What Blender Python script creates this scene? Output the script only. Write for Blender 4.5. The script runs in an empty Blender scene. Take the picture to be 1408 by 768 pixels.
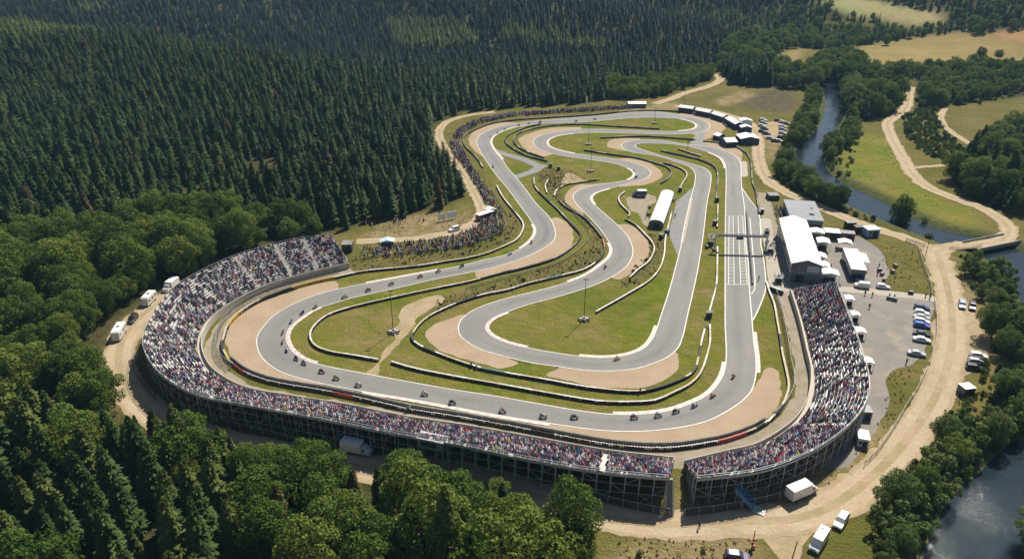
import bpy, bmesh, math, random
import numpy as np
from mathutils import Vector, Matrix
from mathutils.geometry import tessellate_polygon

random.seed(11)
rng = np.random.default_rng(11)
SC = bpy.context.scene
COL = SC.collection
R = math.radians

# ------------------------------------------------------------------ survey
# the photograph is surveyed on the ground: a pixel of the photo becomes a point of the land
PW, PH, PF = 1408.0, 768.0, 1000.0
PITCH = R(26.0)
CAMH = 106.0
CP, SP = math.cos(PITCH), math.sin(PITCH)


def ray(px, py):
    dx = (px - PW / 2) / PF
    dy = (PH / 2 - py) / PF
    return dx, CP + dy * SP, -SP + dy * CP


def at(px, py, z=0.0):
    dx, dy, dz = ray(px, py)
    t = (CAMH - z) / -dz
    return (dx * t, dy * t, z)


def proj(x, y, z):
    f = y * CP - (z - CAMH) * SP
    u = y * SP + (z - CAMH) * CP
    return PW / 2 + PF * x / f, PH / 2 - PF * u / f, f


def smooth(a, b, v):
    t = np.clip((v - a) / (b - a), 0, 1)
    return t * t * (3 - 2 * t)


def sdist(P, poly):
    """signed distance of points P (n,2) to a polygon, negative inside"""
    P = np.asarray(P, float)
    x, y = P[:, 0], P[:, 1]
    d2 = np.full(len(P), 1e18)
    ins = np.zeros(len(P), bool)
    n = len(poly)
    for i in range(n):
        ax, ay = poly[i][0], poly[i][1]
        bx, by = poly[(i + 1) % n][0], poly[(i + 1) % n][1]
        ex, ey = bx - ax, by - ay
        L = ex * ex + ey * ey + 1e-12
        t = np.clip(((x - ax) * ex + (y - ay) * ey) / L, 0, 1)
        d2 = np.minimum(d2, (x - ax - t * ex) ** 2 + (y - ay - t * ey) ** 2)
        c = ((ay > y) != (by > y))
        with np.errstate(divide='ignore', invalid='ignore'):
            xi = ex * (y - ay) / (ey if ey != 0 else 1e-12) + ax
        ins ^= c & (x < xi)
    d = np.sqrt(d2)
    return np.where(ins, -d, d)


def ldist(P, line):
    P = np.asarray(P, float)
    x, y = P[:, 0], P[:, 1]
    d2 = np.full(len(P), 1e18)
    for i in range(len(line) - 1):
        ax, ay = line[i][0], line[i][1]
        bx, by = line[i + 1][0], line[i + 1][1]
        ex, ey = bx - ax, by - ay
        L = ex * ex + ey * ey + 1e-12
        t = np.clip(((x - ax) * ex + (y - ay) * ey) / L, 0, 1)
        d2 = np.minimum(d2, (x - ax - t * ex) ** 2 + (y - ay - t * ey) ** 2)
    return np.sqrt(d2)


def pts(l, z=0.0):
    return [at(a, b, z) for a, b in l]


def spline(P, step=1.5, closed=False):
    """centripetal-ish Catmull-Rom through P, resampled about every step metres"""
    P = [np.array(p, float) for p in P]
    n = len(P)
    out = []
    rngi = range(n if closed else n - 1)
    for i in rngi:
        p1, p2 = P[i], P[(i + 1) % n]
        p0 = P[(i - 1) % n] if (closed or i > 0) else 2 * p1 - p2
        p3 = P[(i + 2) % n] if (closed or i < n - 2) else 2 * p2 - p1
        d01 = max(np.linalg.norm(p1 - p0), 1e-4) ** .5
        d12 = max(np.linalg.norm(p2 - p1), 1e-4) ** .5
        d23 = max(np.linalg.norm(p3 - p2), 1e-4) ** .5
        m1 = (p1 - p0) / d01 - (p2 - p0) / (d01 + d12) + (p2 - p1) / d12
        m2 = (p2 - p1) / d12 - (p3 - p1) / (d12 + d23) + (p3 - p2) / d23
        m1, m2 = m1 * d12, m2 * d12
        k = max(1, int(round(np.linalg.norm(p2 - p1) / step)))
        for j in range(k):
            t = j / k
            t2, t3 = t * t, t * t * t
            out.append((2 * t3 - 3 * t2 + 1) * p1 + (t3 - 2 * t2 + t) * m1 + (-2 * t3 + 3 * t2) * p2 + (t3 - t2) * m2)
    if not closed:
        out.append(P[-1])
    return np.array(out)


def resample(P, step):
    P = np.asarray(P, float)
    d = np.r_[0, np.cumsum(np.linalg.norm(np.diff(P, axis=0), axis=1))]
    n = max(2, int(round(d[-1] / step)) + 1)
    s = np.linspace(0, d[-1], n)
    return np.stack([np.interp(s, d, P[:, k]) for k in range(P.shape[1])], 1)


def normals2(P, closed=False):
    P = np.asarray(P, float)
    if closed:
        t = np.roll(P, -1, 0) - np.roll(P, 1, 0)
    else:
        t = np.gradient(P, axis=0)
    t = t[:, :2]
    t /= np.maximum(np.linalg.norm(t, axis=1, keepdims=True), 1e-9)
    return np.stack([-t[:, 1], t[:, 0]], 1)


# ------------------------------------------------------------------ objects
def tag(o, label=None, cat=None, group=None, kind=None):
    if label:
        o['label'] = label
    if cat:
        o['category'] = cat
    if group:
        o['group'] = group
    if kind:
        o['kind'] = kind
    return o


def link(name, me, parent=None, mats=()):
    o = bpy.data.objects.new(name, me)
    COL.objects.link(o)
    if parent is not None:
        o.parent = parent
    if me is not None and mats:
        for m in (mats if isinstance(mats, (list, tuple)) else [mats]):
            me.materials.append(m)
    return o


def thing(name, label, cat, loc=(0, 0, 0), rz=0.0, group=None, kind=None):
    o = bpy.data.objects.new(name, None)
    COL.objects.link(o)
    o.location = loc
    o.rotation_euler = (0, 0, rz)
    o.empty_display_size = .5
    return tag(o, label, cat, group, kind)


def copy_tree(o, parent=None):
    c = o.copy()
    COL.objects.link(c)
    if parent is not None:
        c.parent = parent
    for ch in list(o.children):
        copy_tree(ch, c)
    return c


def mesh(name, V, F, mi=None, smooth_=False):
    me = bpy.data.meshes.new(name)
    me.from_pydata([tuple(map(float, v)) for v in V], [], [tuple(map(int, f)) for f in F])
    if mi is not None:
        me.polygons.foreach_set('material_index', np.asarray(mi, dtype=np.int32))
    if smooth_:
        me.polygons.foreach_set('use_smooth', np.ones(len(me.polygons), dtype=bool))
    me.update()
    return me


def fattr(me, name, vals):
    a = me.attributes.new(name, 'FLOAT', 'POINT')
    a.data.foreach_set('value', np.asarray(vals, dtype=np.float32))


class MB:
    """collects shapes for one mesh"""
    def __init__(s):
        s.V, s.F, s.M = [], [], []

    def add(s, V, F, m=0):
        b = len(s.V)
        s.V += [tuple(v) for v in V]
        s.F += [tuple(i + b for i in f) for f in F]
        s.M += [m] * len(F)
        return s

    def box(s, c, d, rz=0.0, m=0, taper=1.0):
        cx, cy, cz = c
        hx, hy, hz = d[0] / 2, d[1] / 2, d[2] / 2
        ca, sa = math.cos(rz), math.sin(rz)
        V = []
        for z, k in ((-hz, 1.0), (hz, taper)):
            for x, y in ((-hx, -hy), (hx, -hy), (hx, hy), (-hx, hy)):
                x, y = x * k, y * k
                V.append((cx + x * ca - y * sa, cy + x * sa + y * ca, cz + z))
        return s.add(V, [(3, 2, 1, 0), (4, 5, 6, 7), (0, 1, 5, 4), (1, 2, 6, 5), (2, 3, 7, 6), (3, 0, 4, 7)], m)

    def bar(s, a, b, r, n=6, m=0, r2=None):
        a, b = Vector(a), Vector(b)
        d = (b - a).normalized()
        u = d.orthogonal().normalized()
        v = d.cross(u)
        r2 = r if r2 is None else r2
        V = []
        for p, q in ((a, r), (b, r2)):
            for k in range(n):
                t = 2 * math.pi * k / n
                V.append(p + (u * math.cos(t) + v * math.sin(t)) * q)
        F = [(k, (k + 1) % n, n + (k + 1) % n, n + k) for k in range(n)]
        F += [tuple(range(n - 1, -1, -1)), tuple(range(n, 2 * n))]
        return s.add(V, F, m)

    def cyl(s, c, r, h, axis=2, n=16, m=0):
        a, b = list(c), list(c)
        a[axis] -= h / 2
        b[axis] += h / 2
        return s.bar(a, b, r, n, m)

    def prism(s, prof, y0, y1, m=0, axis='x', k=None):
        """a side profile [(a,z)] swept across the other axis; k[i] scales the half width at a point"""
        n = len(prof)
        V = []
        for w in (y0, y1):
            for i, (a, z) in enumerate(prof):
                q = w * (k[i] if k else 1.0)
                V.append((q, a, z) if axis == 'x' else (a, q, z))
        F = [(i, (i + 1) % n, n + (i + 1) % n, n + i) for i in range(n)]
        F += [tuple(range(n - 1, -1, -1)), tuple(range(n, 2 * n))]
        return s.add(V, F, m)

    def strip(s, A, B, m=0, closed=False):
        n = len(A)
        V = [tuple(p) for p in A] + [tuple(p) for p in B]
        F = [(i, (i + 1) % n, n + (i + 1) % n, n + i) for i in range(n if closed else n - 1)]
        return s.add(V, F, m)

    def me(s, name, sm=False):
        return mesh(name, s.V, s.F, s.M, sm)

    def build(s, name, mats, parent=None, sm=False, bevel=0.0):
        me = s.me(name, sm)
        if bevel:
            bm = bmesh.new()
            bm.from_mesh(me)
            bmesh.ops.recalc_face_normals(bm, faces=bm.faces)
            ed = [e for e in bm.edges if len(e.link_faces) == 2 and e.calc_face_angle(0) > .5]
            bmesh.ops.bevel(bm, geom=ed, offset=bevel, segments=1, affect='EDGES', profile=.5)
            bm.to_mesh(me)
            bm.free()
        return link(name, me, parent, mats)


# ------------------------------------------------------------------ materials
def new_mat(name):
    m = bpy.data.materials.new(name)
    m.use_nodes = True
    nt = m.node_tree
    b = nt.nodes['Principled BSDF']
    return m, nt, b


def N(nt, t, **kw):
    n = nt.nodes.new(t)
    for k, v in kw.items():
        if k in n.inputs:
            n.inputs[k].default_value = v
        else:
            setattr(n, k, v)
    return n


def L(nt, a, b):
    nt.links.new(a, b)


def mixc(nt, fac, a, b):
    """fac: socket or float; a,b: socket or colour"""
    n = nt.nodes.new('ShaderNodeMix')
    n.data_type = 'RGBA'
    for s, v in ((n.inputs['Factor'], fac), (n.inputs['A'], a), (n.inputs['B'], b)):
        if v is None:
            continue
        if hasattr(v, 'is_linked'):
            L(nt, v, s)
        elif isinstance(v, (int, float)):
            s.default_value = v
        else:
            s.default_value = (*v, 1) if len(v) == 3 else v
    return n.outputs['Result']


def noise(nt, scale, detail=4.0, rough=.55, vec=None, w=None, lo=.35, hi=.65, dist=0.0):
    n = nt.nodes.new('ShaderNodeTexNoise')
    n.inputs['Scale'].default_value = scale
    n.inputs['Detail'].default_value = detail
    n.inputs['Roughness'].default_value = rough
    n.inputs['Distortion'].default_value = dist
    if vec is None:
        vec = geo_pos(nt)
    L(nt, vec, n.inputs['Vector'])
    mr = nt.nodes.new('ShaderNodeMapRange')
    mr.inputs['From Min'].default_value = lo
    mr.inputs['From Max'].default_value = hi
    L(nt, n.outputs['Fac'], mr.inputs['Value'])
    return mr.outputs['Result']


def geo_pos(nt):
    for n in nt.nodes:
        if n.bl_idname == 'ShaderNodeNewGeometry':
            return n.outputs['Position']
    return nt.nodes.new('ShaderNodeNewGeometry').outputs['Position']


def attr(nt, name):
    n = nt.nodes.new('ShaderNodeAttribute')
    n.attribute_name = name
    return n.outputs['Fac']


def math_(nt, op, a, b=None):
    n = nt.nodes.new('ShaderNodeMath')
    n.operation = op
    for s, v in ((n.inputs[0], a), (n.inputs[1], b)):
        if v is None:
            continue
        if hasattr(v, 'is_linked'):
            L(nt, v, s)
        else:
            s.default_value = v
    return n.outputs[0]


def bump(nt, b, height, strength=.4, dist=.2):
    n = nt.nodes.new('ShaderNodeBump')
    n.inputs['Strength'].default_value = strength
    n.inputs['Distance'].default_value = dist
    L(nt, height, n.inputs['Height'])
    L(nt, n.outputs['Normal'], b.inputs['Normal'])


def plain(name, c, rough=.6, metal=0.0, c2=None, scale=1.5, spec=.5, coat=0.0):
    """a painted, moulded or sawn surface: two close tones broken up by noise"""
    m, nt, b = new_mat(name)
    c2 = c2 or tuple(v * .8 for v in c)
    f = noise(nt, scale, 5, .6)
    L(nt, mixc(nt, f, c, c2), b.inputs['Base Color'])
    b.inputs['Roughness'].default_value = rough
    b.inputs['Metallic'].default_value = metal
    b.inputs['Specular IOR Level'].default_value = spec
    b.inputs['Coat Weight'].default_value = coat
    return m


def foliage(name, dark, light, trans=.25, shift=.5, extra=None):
    m, nt, b = new_mat(name)
    oi = nt.nodes.new('ShaderNodeObjectInfo')
    f1 = noise(nt, .6, 3, .6)
    f = math_(nt, 'ADD', math_(nt, 'MULTIPLY', oi.outputs['Random'], shift), math_(nt, 'MULTIPLY', f1, 1 - shift))
    c = mixc(nt, f, dark, light)
    if extra:
        gt = math_(nt, 'GREATER_THAN', oi.outputs['Random'], extra[0])
        c = mixc(nt, math_(nt, 'MULTIPLY', gt, .7), c, extra[1])
    L(nt, c, b.inputs['Base Color'])
    b.inputs['Roughness'].default_value = .55
    b.inputs['Specular IOR Level'].default_value = .08
    tr = nt.nodes.new('ShaderNodeBsdfTranslucent')
    L(nt, c, tr.inputs['Color'])
    mx = nt.nodes.new('ShaderNodeMixShader')
    mx.inputs[0].default_value = trans
    L(nt, b.outputs[0], mx.inputs[1])
    L(nt, tr.outputs[0], mx.inputs[2])
    L(nt, mx.outputs[0], nt.nodes['Material Output'].inputs['Surface'])
    return m
# ------------------------------------------------------------------ terrain
FLAT = pts([(140, 600), (135, 480), (200, 400), (420, 312), (480, 322), (600, 292), (598, 180), (640, 152), (800, 141),
            (920, 122), (1000, 98), (1120, 108), (1180, 118), (1260, 126), (1340, 185), (1440, 250), (1700, 400), (1900, 800),
            (1500, 1000), (500, 1000), (-100, 1000), (-200, 620)])
RIV_L = [(1128, 112), (1135, 133), (1128, 173), (1101, 200), (1091, 217), (1095, 237), (1118, 256), (1165, 281), (1215, 303), (1262, 322),
         (1310, 340), (1352, 352), (1376, 376), (1402, 410), (1424, 450), (1438, 520), (1412, 592), (1378, 622), (1338, 662), (1303, 695),
         (1284, 739), (1262, 780), (1225, 860), (1180, 980)]
RIV_R = [(1152, 112), (1160, 147), (1156, 167), (1140, 187), (1131, 217), (1141, 240), (1158, 252), (1192, 268), (1222, 283), (1277, 311),
         (1315, 322), (1366, 333), (1402, 345), (1450, 400), (1500, 480), (1515, 600), (1460, 700), (1416, 720), (1400, 755), (1395, 800),
         (1370, 880), (1340, 1000)]
WZ = -1.6
rl = spline(pts(RIV_L, WZ), 3)
rr = spline(pts(RIV_R, WZ), 3)
RIVER = [tuple(p[:2]) for p in rl[::2]] + [tuple(p[:2]) for p in rr[::-1][::2]]

RIDGE = [(-1100, 760), (-700, 690), (-420, 600), (-250, 545), (-140, 490)]


def hills(x, y):
    x = np.asarray(x, float)
    y = np.asarray(y, float)
    P = np.stack([x.ravel(), y.ravel()], 1)
    d = ldist(P, RIDGE).reshape(x.shape)
    along = smooth(-60, -430, x)
    h = (11 + 21 * along) * np.exp(-(d / 85) ** 2)
    h = h - 16 * np.exp(-((x + 330) / 300) ** 2 - ((y - 730 + .18 * (x + 330)) / 55) ** 2)
    far = smooth(680, 1500, y + .25 * x * (x > 0)) * (1 - .75 * smooth(150, 520, x))
    h = h + 95 * far
    h = h + 15 * smooth(600, 900, y) * (np.sin(x / 95 + 1.0) * np.cos(y / 130 + .4) + .6 * np.sin((x + y) / 61))
    h = h + 30 * np.exp(-((x - 500) / 190) ** 2 - ((y - 830) / 150) ** 2)
    h = h + 62 * smooth(950, 1500, y) * smooth(100, 500, x)
    h = h + 9 * np.exp(-((x - 330) / 90) ** 2 - ((y - 470) / 120) ** 2)
    h = h + 4 * np.exp(-((x + 260) / 120) ** 2 - ((y - 300) / 90) ** 2)
    m = smooth(8, 130, sdist(P, FLAT)).reshape(x.shape)
    return h * m


def height(x, y):
    x = np.asarray(x, float)
    P = np.stack([x.ravel(), np.asarray(y, float).ravel()], 1)
    s = sdist(P, RIVER).reshape(x.shape)
    return hills(x, y) - 3.4 * smooth(5.0, -4.5, s)


def hit(px, py, dz=0.0):
    """where the sight line through a photo pixel meets the land"""
    d = np.array(ray(px, py))
    ts = np.linspace(60, 3200, 1600)
    X, Y, Z = d[0] * ts, d[1] * ts, CAMH + d[2] * ts
    h = hills(X, Y) + dz
    k = np.argmax(Z <= h)
    if not (Z <= h).any():
        k = len(ts) - 1
    k = max(k, 1)
    a, b = Z[k - 1] - h[k - 1], Z[k] - h[k]
    t = ts[k - 1] + (ts[k] - ts[k - 1]) * (a / (a - b) if a != b else 0)
    return (d[0] * t, d[1] * t, float(CAMH + d[2] * t))


def hits(l):
    return [p[1:] if p[0] == 'w' else hit(*p)[:2] for p in l]


# ------------------------------------------------------------------ circuit edges
E1px = [(1018.9, 240), (1019.8, 258), (1023.5, 285), (1026, 340), (1028.5, 360), (1030, 391.6), (1034, 440), (1036, 466), (1039.4, 494), (1039.5, 512), (1034, 535), (1023, 548.6), (1001.5, 564), (972, 578.7), (943, 586), (900, 591.6), (864.5, 593), (828.6, 591.6), (800, 588.5), (756, 582), (677, 569.4), (620, 558.7), (554.6, 547), (499, 538), (429, 524), (386, 511), (361.6, 493), (353.5, 475.8), (354.4, 461.5), (366, 444.5), (380, 431.6), (401.8, 418.7), (430.4, 407), (466, 397), (510, 388.7), (560, 379.4), (603, 371.5), (640, 364), (659, 358.7), (697, 350), (718.8, 340), (733, 327.4), (736.8, 316), (731.8, 306), (717.5, 286), (697.4, 258.7), (681.7, 240), (668.8, 221.7), (657.3, 201.6), (655.9, 191.6), (664.5, 183), (686, 174.4), (729, 167), (799, 161), (823, 159.4), (866, 154.4), (901.8, 153.6), (930, 157), (952, 160.8), (970.5, 167), (975.6, 174.4), (966, 181.6), (940, 184.6), (909, 185), (866, 183.5), (823, 182.8), (799, 183.3), (769, 186.2), (754.7, 191.6), (751.9, 196.6), (757.6, 203), (780, 209.5), (816, 214.5), (851.6, 219.5), (873, 223.8), (891.8, 233), (894.6, 238.6), (887.4, 245.8), (866, 252), (837.3, 259.4), (818.7, 265), (812, 271.5), (814.4, 278.7), (827, 290), (848.8, 309.5), (863, 324.6), (870, 341.5), (869.4, 351.5), (861.5, 366), (844.4, 378.7), (820, 391), (769, 407.4), (726, 418.8), (697, 429), (678.7, 437), (670, 444.3), (667.9, 451.5), (674, 460), (695.8, 470.8), (724.5, 478), (760, 484.4), (796, 489.5), (832, 491.6), (861.5, 488), (883, 480), (895.9, 467), (903, 451.5), (908.5, 435), (920, 400), (930, 363), (937, 335), (940.5, 313), (949, 277), (956, 246), (954.8, 237), (947.6, 229.5), (930, 223), (901.8, 214.5), (866, 208.8), (856, 203), (854.5, 198.8), (861.7, 195), (880, 192.3), (909, 193), (947, 199), (977.3, 201.6), (998.8, 208.8), (1013, 216), (1018.3, 226)]
E2px = [(998.3, 240), (997.6, 285), (997, 340), (997, 440), (997.6, 501), (990, 523), (972, 543), (950, 554), (922, 563.7), (886, 568.7), (843, 569.4), (800, 565), (749, 556.5), (684.5, 545), (620, 535), (540, 520.7), (499, 513), (443, 502), (421.8, 495.8), (407, 487), (397.4, 475.8), (394, 461.5), (400, 448.8), (411.8, 438.8), (434.7, 424.4), (460, 417), (479, 411), (546, 396), (603, 383), (640, 376), (683, 366.5), (718.8, 355), (747.4, 341.5), (761, 330.7), (763.5, 319), (756, 300), (737.5, 280), (714.6, 250), (697.4, 230), (688.8, 217.4), (680, 207.4), (674.5, 194.5), (680, 186), (700, 177), (729, 171.5), (799, 168.3), (823, 166.5), (866, 162.7), (894.6, 161.8), (934.7, 163.7), (952, 168), (958.4, 173), (952, 178), (930.4, 180.4), (909, 180.6), (866, 179), (823, 177.6), (799, 177.8), (772, 180.6), (743, 186.6), (734, 193), (736, 201.6), (750, 208.8), (780, 215.5), (808.7, 219.5), (844.5, 225), (860, 230), (868.8, 234), (873, 240), (866, 246.5), (844.5, 250.8), (815.8, 255), (798.6, 260), (789, 267), (788.6, 274.4), (798.6, 287), (815.8, 304.5), (830, 321.7), (838, 334), (841.5, 343), (838.6, 353), (826, 364.4), (804.8, 378.7), (776, 389.5), (740, 399.5), (697, 410), (668.7, 418.8), (651.5, 426), (641, 433), (633, 441.5), (630.4, 451.5), (633, 461.5), (644.8, 471.5), (660.5, 480), (688.7, 488.7), (731.6, 498.8), (767.4, 503.8), (796, 508), (824.8, 510), (859, 508.8), (875, 506.5), (897, 500), (918.8, 490), (931.7, 478.7), (938.9, 461.5), (945, 435), (957.5, 380), (966, 330), (972, 280), (977.7, 246), (976, 237), (967, 230.5), (937.6, 221.7), (901.8, 211.7), (880, 204.5), (873.5, 201), (877.4, 198), (901.8, 197.3), (937.6, 200), (963.4, 206), (988.8, 216), (996.5, 225)]
E1 = spline(pts(E1px), 1.5, True)
E2 = spline(pts(E2px), 1.5, True)


def edge_part(E, a, b):
    """the stretch of a closed edge between two photo points, in the edge's own direction"""
    ia = int(np.argmin(np.linalg.norm(E[:, :2] - np.array(at(*a)[:2]), axis=1)))
    ib = int(np.argmin(np.linalg.norm(E[:, :2] - np.array(at(*b)[:2]), axis=1)))
    n = len(E)
    k = (ib - ia) % n
    if k > n * .6:
        ia, k = ib, (ia - ib) % n
    return np.array([E[(ia + j) % n] for j in range(k + 1)])


def edge_px(E, a, b):
    return [tuple(p) for p in edge_part(E, a, b)]


# ------------------------------------------------------------------ where things grow and lie
CIRCUIT = pts([(460, 381), (531, 370), (617, 359), (697, 337), (719, 307), (691, 271), (663, 227), (640, 201), (637, 193), (640, 186), (678, 169),
               (799, 159), (866, 152), (909, 152), (966, 158), (999, 172), (1012, 190), (1030, 210), (1034, 240), (1043, 293), (1049, 344), (1055, 392),
               (1068, 437), (1076, 487), (1084, 530), (1073, 561), (1037, 591), (980, 610), (929, 616), (886, 617), (819, 608), (749, 595), (663, 580), (561, 562), (443, 537), (364, 522),
               (314, 494), (305, 478), (308, 464), (330, 430), (380, 404), (437, 387)])
Z_MEADOW = pts([(1165, 195), (1195, 182), (1232, 195), (1242, 225), (1255, 250), (1300, 275), (1345, 292), (1345, 320), (1300, 318), (1240, 285), (1200, 262), (1150, 240), (1145, 222)])
Z_TANS = [hits([(1152, 70), (1205, 60), (1272, 50), (1348, 44), (1408, 60), (1470, 64), (1470, 92), (1408, 90), (1272, 95), (1236, 108), (1212, 107), (1180, 92)]),
          hits([(1068, 75), (1105, 67), (1098, 87), (1106, 101), (1088, 98), (1068, 92)]),
          pts([(1304, 149), (1338, 143), (1408, 134), (1480, 130), (1480, 172), (1408, 168), (1365, 180), (1333, 196), (1300, 172)])]
Z_PALE = hits([(1118, 0), (1172, -3), (1238, 8), (1298, 18), (1296, 34), (1262, 36), (1225, 30), (1170, 22)])
Z_ORANGE = hits([(1350, 45), (1408, 42), (1480, 42), (1480, 62), (1408, 60), (1375, 54)])
Z_BRACKEN = pts([(1238, 160), (1260, 152), (1290, 140), (1293, 165), (1300, 185), (1328, 207), (1298, 220), (1272, 214), (1248, 193)])
Z_HEATHER = pts([(1045, 125), (1070, 123), (1090, 128), (1098, 143), (1081, 156), (1050, 152), (1021, 147), (1010, 143)])
Z_BROWN = [pts([(985, 137), (1021, 125), (1041, 130), (1011, 143), (990, 146)]),
           pts([(1050, 168), (1076, 168), (1078, 195), (1075, 215), (1058, 225), (1048, 200)]),
           pts([(545, 300), (590, 292), (625, 300), (640, 285), (648, 300), (610, 318), (560, 328), (500, 330), (505, 322)]),
           pts([(930, 690), (1050, 640), (1190, 560), (1220, 600), (1190, 640), (1120, 700), (1040, 705), (940, 712)]),
           pts([(900, 740), (1030, 738), (1050, 800), (860, 800), (840, 760)]),
           pts([(150, 560), (175, 560), (190, 430), (170, 440), (140, 500)]),
           pts([(1300, 350), (1345, 380), (1360, 440), (1355, 490), (1330, 500), (1300, 420)]),
           hits([(925, 146), (965, 148), (1000, 165), (960, 155)]),
           pts([(870, 148), (930, 140), (940, 150), (900, 152), (870, 152)])]
Z_ROUGH = [pts([(586, 440), (640, 415), (697, 400), (769, 381), (805, 370), (826, 354), (829, 330), (814, 310), (800, 297), (780, 287), (764, 275), (752, 262), (740, 250), (752, 240), (775, 246), (768, 262), (790, 292), (812, 320), (810, 340), (790, 352), (726, 378), (640, 401), (600, 412)]),
           pts([(467, 372), (520, 361), (600, 352), (660, 341), (698, 322), (705, 303), (694, 281), (700, 290), (716, 310), (700, 332), (640, 353), (560, 366), (475, 376)]),
           pts([(866, 372), (895, 345), (888, 322), (912, 322), (912, 352), (902, 374), (880, 390), (860, 396), (850, 395)]),
           pts([(752, 228), (790, 236), (800, 250), (760, 258), (740, 250), (738, 240)])]
ROADS = {}


def road(name, line, w, **k):
    ROADS[name] = dict(p=spline([np.array(q) for q in pts(line)], 3), w=w, **k)


road('perimeter', [(1288, 346), (1296, 372), (1305, 405), (1309, 440), (1308, 480), (1293, 530), (1268, 575), (1230, 624), (1188, 664), (1140, 697), (1092, 713), (1040, 716), (950, 720), (880, 718), (815, 706), (740, 683), (640, 656), (500, 642), (400, 626), (320, 609), (238, 585), (191, 554), (168, 522), (164, 482), (182, 446), (210, 422), (238, 403), (262, 388)], 8.0)
road('back_lane', [(928, 146), (960, 149), (1000, 158), (1028, 168), (1040, 186), (1044, 220), (1052, 242), (1064, 255), (1088, 268), (1122, 282), (1162, 299), (1206, 315), (1248, 328), (1274, 339), (1288, 348)], 7.0)
road('river_lane', [(1255, 110), (1250, 128), (1246, 148), (1232, 160), (1221, 168), (1225, 187), (1240, 214), (1254, 238), (1272, 255), (1305, 270), (1350, 286), (1374, 300), (1387, 314), (1382, 326), (1368, 333), (1338, 336), (1312, 338), (1288, 346)], 7.0)
road('far_lane', [(900, 143), (925, 135), (945, 127), (971, 120), (990, 110), (986, 102)], 6.5)
road('hill_track', [(1300, 149), (1294, 158), (1295, 166), (1304, 178), (1318, 188), (1334, 198)], 4.0)
road('wood_lane', [(490, 332), (513, 331), (570, 328), (600, 323), (628, 318), (648, 309), (660, 297), (661, 284), (653, 267), (645, 252), (632, 232), (614, 208), (604, 188), (606, 176), (618, 166), (648, 158), (680, 154)], 5.0)
road('service_lane', [(485, 372), (430, 385), (375, 402), (322, 437), (296, 470), (292, 495), (303, 515), (330, 535), (390, 549), (470, 562), (560, 577), (640, 591), (740, 609), (840, 625), (920, 632), (985, 624), (1050, 602), (1092, 572), (1107, 545), (1108, 515), (1100, 470), (1088, 430), (1078, 402), (1072, 380), (1066, 350), (1060, 315), (1054, 290), (1050, 265)], 5.0)
ROAD_PADS = [pts([(1300, 395), (1325, 410), (1345, 440), (1357, 475), (1352, 495), (1330, 515), (1300, 530), (1285, 500)]),
             pts([(1270, 338), (1310, 338), (1300, 352), (1302, 372), (1288, 372)]),
             pts([(1000, 708), (1150, 690), (1165, 705), (1120, 730), (1085, 790), (1070, 768), (1040, 735)]),
             pts([(1052, 169), (1070, 168), (1072, 190), (1052, 188)]),
             pts([(545, 455), (555, 425), (605, 405), (612, 412), (580, 432), (560, 462), (545, 480), (525, 500), (520, 516), (502, 513), (522, 498), (528, 480)]),
             pts([(862, 274), (870, 270), (888, 266), (902, 270), (890, 290), (893, 312), (885, 308), (876, 295), (868, 290)]),
             pts([(780, 238), (801, 248), (795, 252), (780, 254), (772, 248)])]

PADDOCK = pts([(1085, 395), (1080, 300), (1108, 296), (1124, 310), (1150, 318), (1180, 325), (1207, 341), (1222, 372), (1220, 398), (1284, 408), (1276, 445), (1262, 498), (1222, 512), (1222, 555), (1207, 590), (1180, 625), (1160, 642), (1140, 640), (1185, 575), (1160, 480), (1120, 430), (1090, 402)])

EXCL = []      # (polyline, half width) no plant may stand there
for r_ in ROADS.values():
    EXCL.append((r_['p'][:, :2], r_['w'] / 2 + 1.2))


# ------------------------------------------------------------------ ground sheet
def graded(lo, hi, a, b, d, far):
    """coordinates: step d between a and b, growing outside"""
    mid = list(np.arange(a, b + .1, d))
    up, x, s = [], b, d
    while x < hi:
        s = min(s * 1.07, far)
        x += s
        up.append(x)
    dn, x, s = [], a, d
    while x > lo:
        s = min(s * 1.07, far)
        x -= s
        dn.append(x)
    return np.array(dn[::-1] + mid + up)


gx = graded(-3500, 3500, -250, 330, 3.0, 120)
gy = graded(-150, 5200, 60, 560, 3.0, 120)
GX, GY = np.meshgrid(gx, gy)
GZ = height(GX, GY)
nxx, nyy = len(gx), len(gy)
Vg = np.stack([GX.ravel(), GY.ravel(), GZ.ravel()], 1)
ii = np.arange(nxx * nyy).reshape(nyy, nxx)
Fg = np.stack([ii[:-1, :-1].ravel(), ii[:-1, 1:].ravel(), ii[1:, 1:].ravel(), ii[1:, :-1].ravel()], 1)
gme = bpy.data.meshes.new('ground')
gme.vertices.add(len(Vg))
gme.vertices.foreach_set('co', Vg.astype(np.float32).ravel())
gme.loops.add(len(Fg) * 4)
gme.loops.foreach_set('vertex_index', Fg.astype(np.int32).ravel())
gme.polygons.add(len(Fg))
gme.polygons.foreach_set('loop_start', np.arange(0, len(Fg) * 4, 4, dtype=np.int32))
gme.polygons.foreach_set('use_smooth', np.ones(len(Fg), dtype=bool))
gme.update(calc_edges=True)
P2 = Vg[:, :2]
zone = lambda polys, s=2.5: np.max([smooth(s, -s, sdist(P2, p)) for p in polys], axis=0)
fattr(gme, 'mown', zone([CIRCUIT], 1.5))
fattr(gme, 'meadow', zone([Z_MEADOW], 5))
fattr(gme, 'tan', zone(Z_TANS[:2], 6))
fattr(gme, 'pale', zone([Z_PALE], 8))
fattr(gme, 'orange', zone([Z_ORANGE], 6))
fattr(gme, 'heather', zone([Z_HEATHER], 5))
fattr(gme, 'brown', zone(Z_BROWN, 4))
fattr(gme, 'rough', zone(Z_ROUGH, 2.5))
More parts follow.
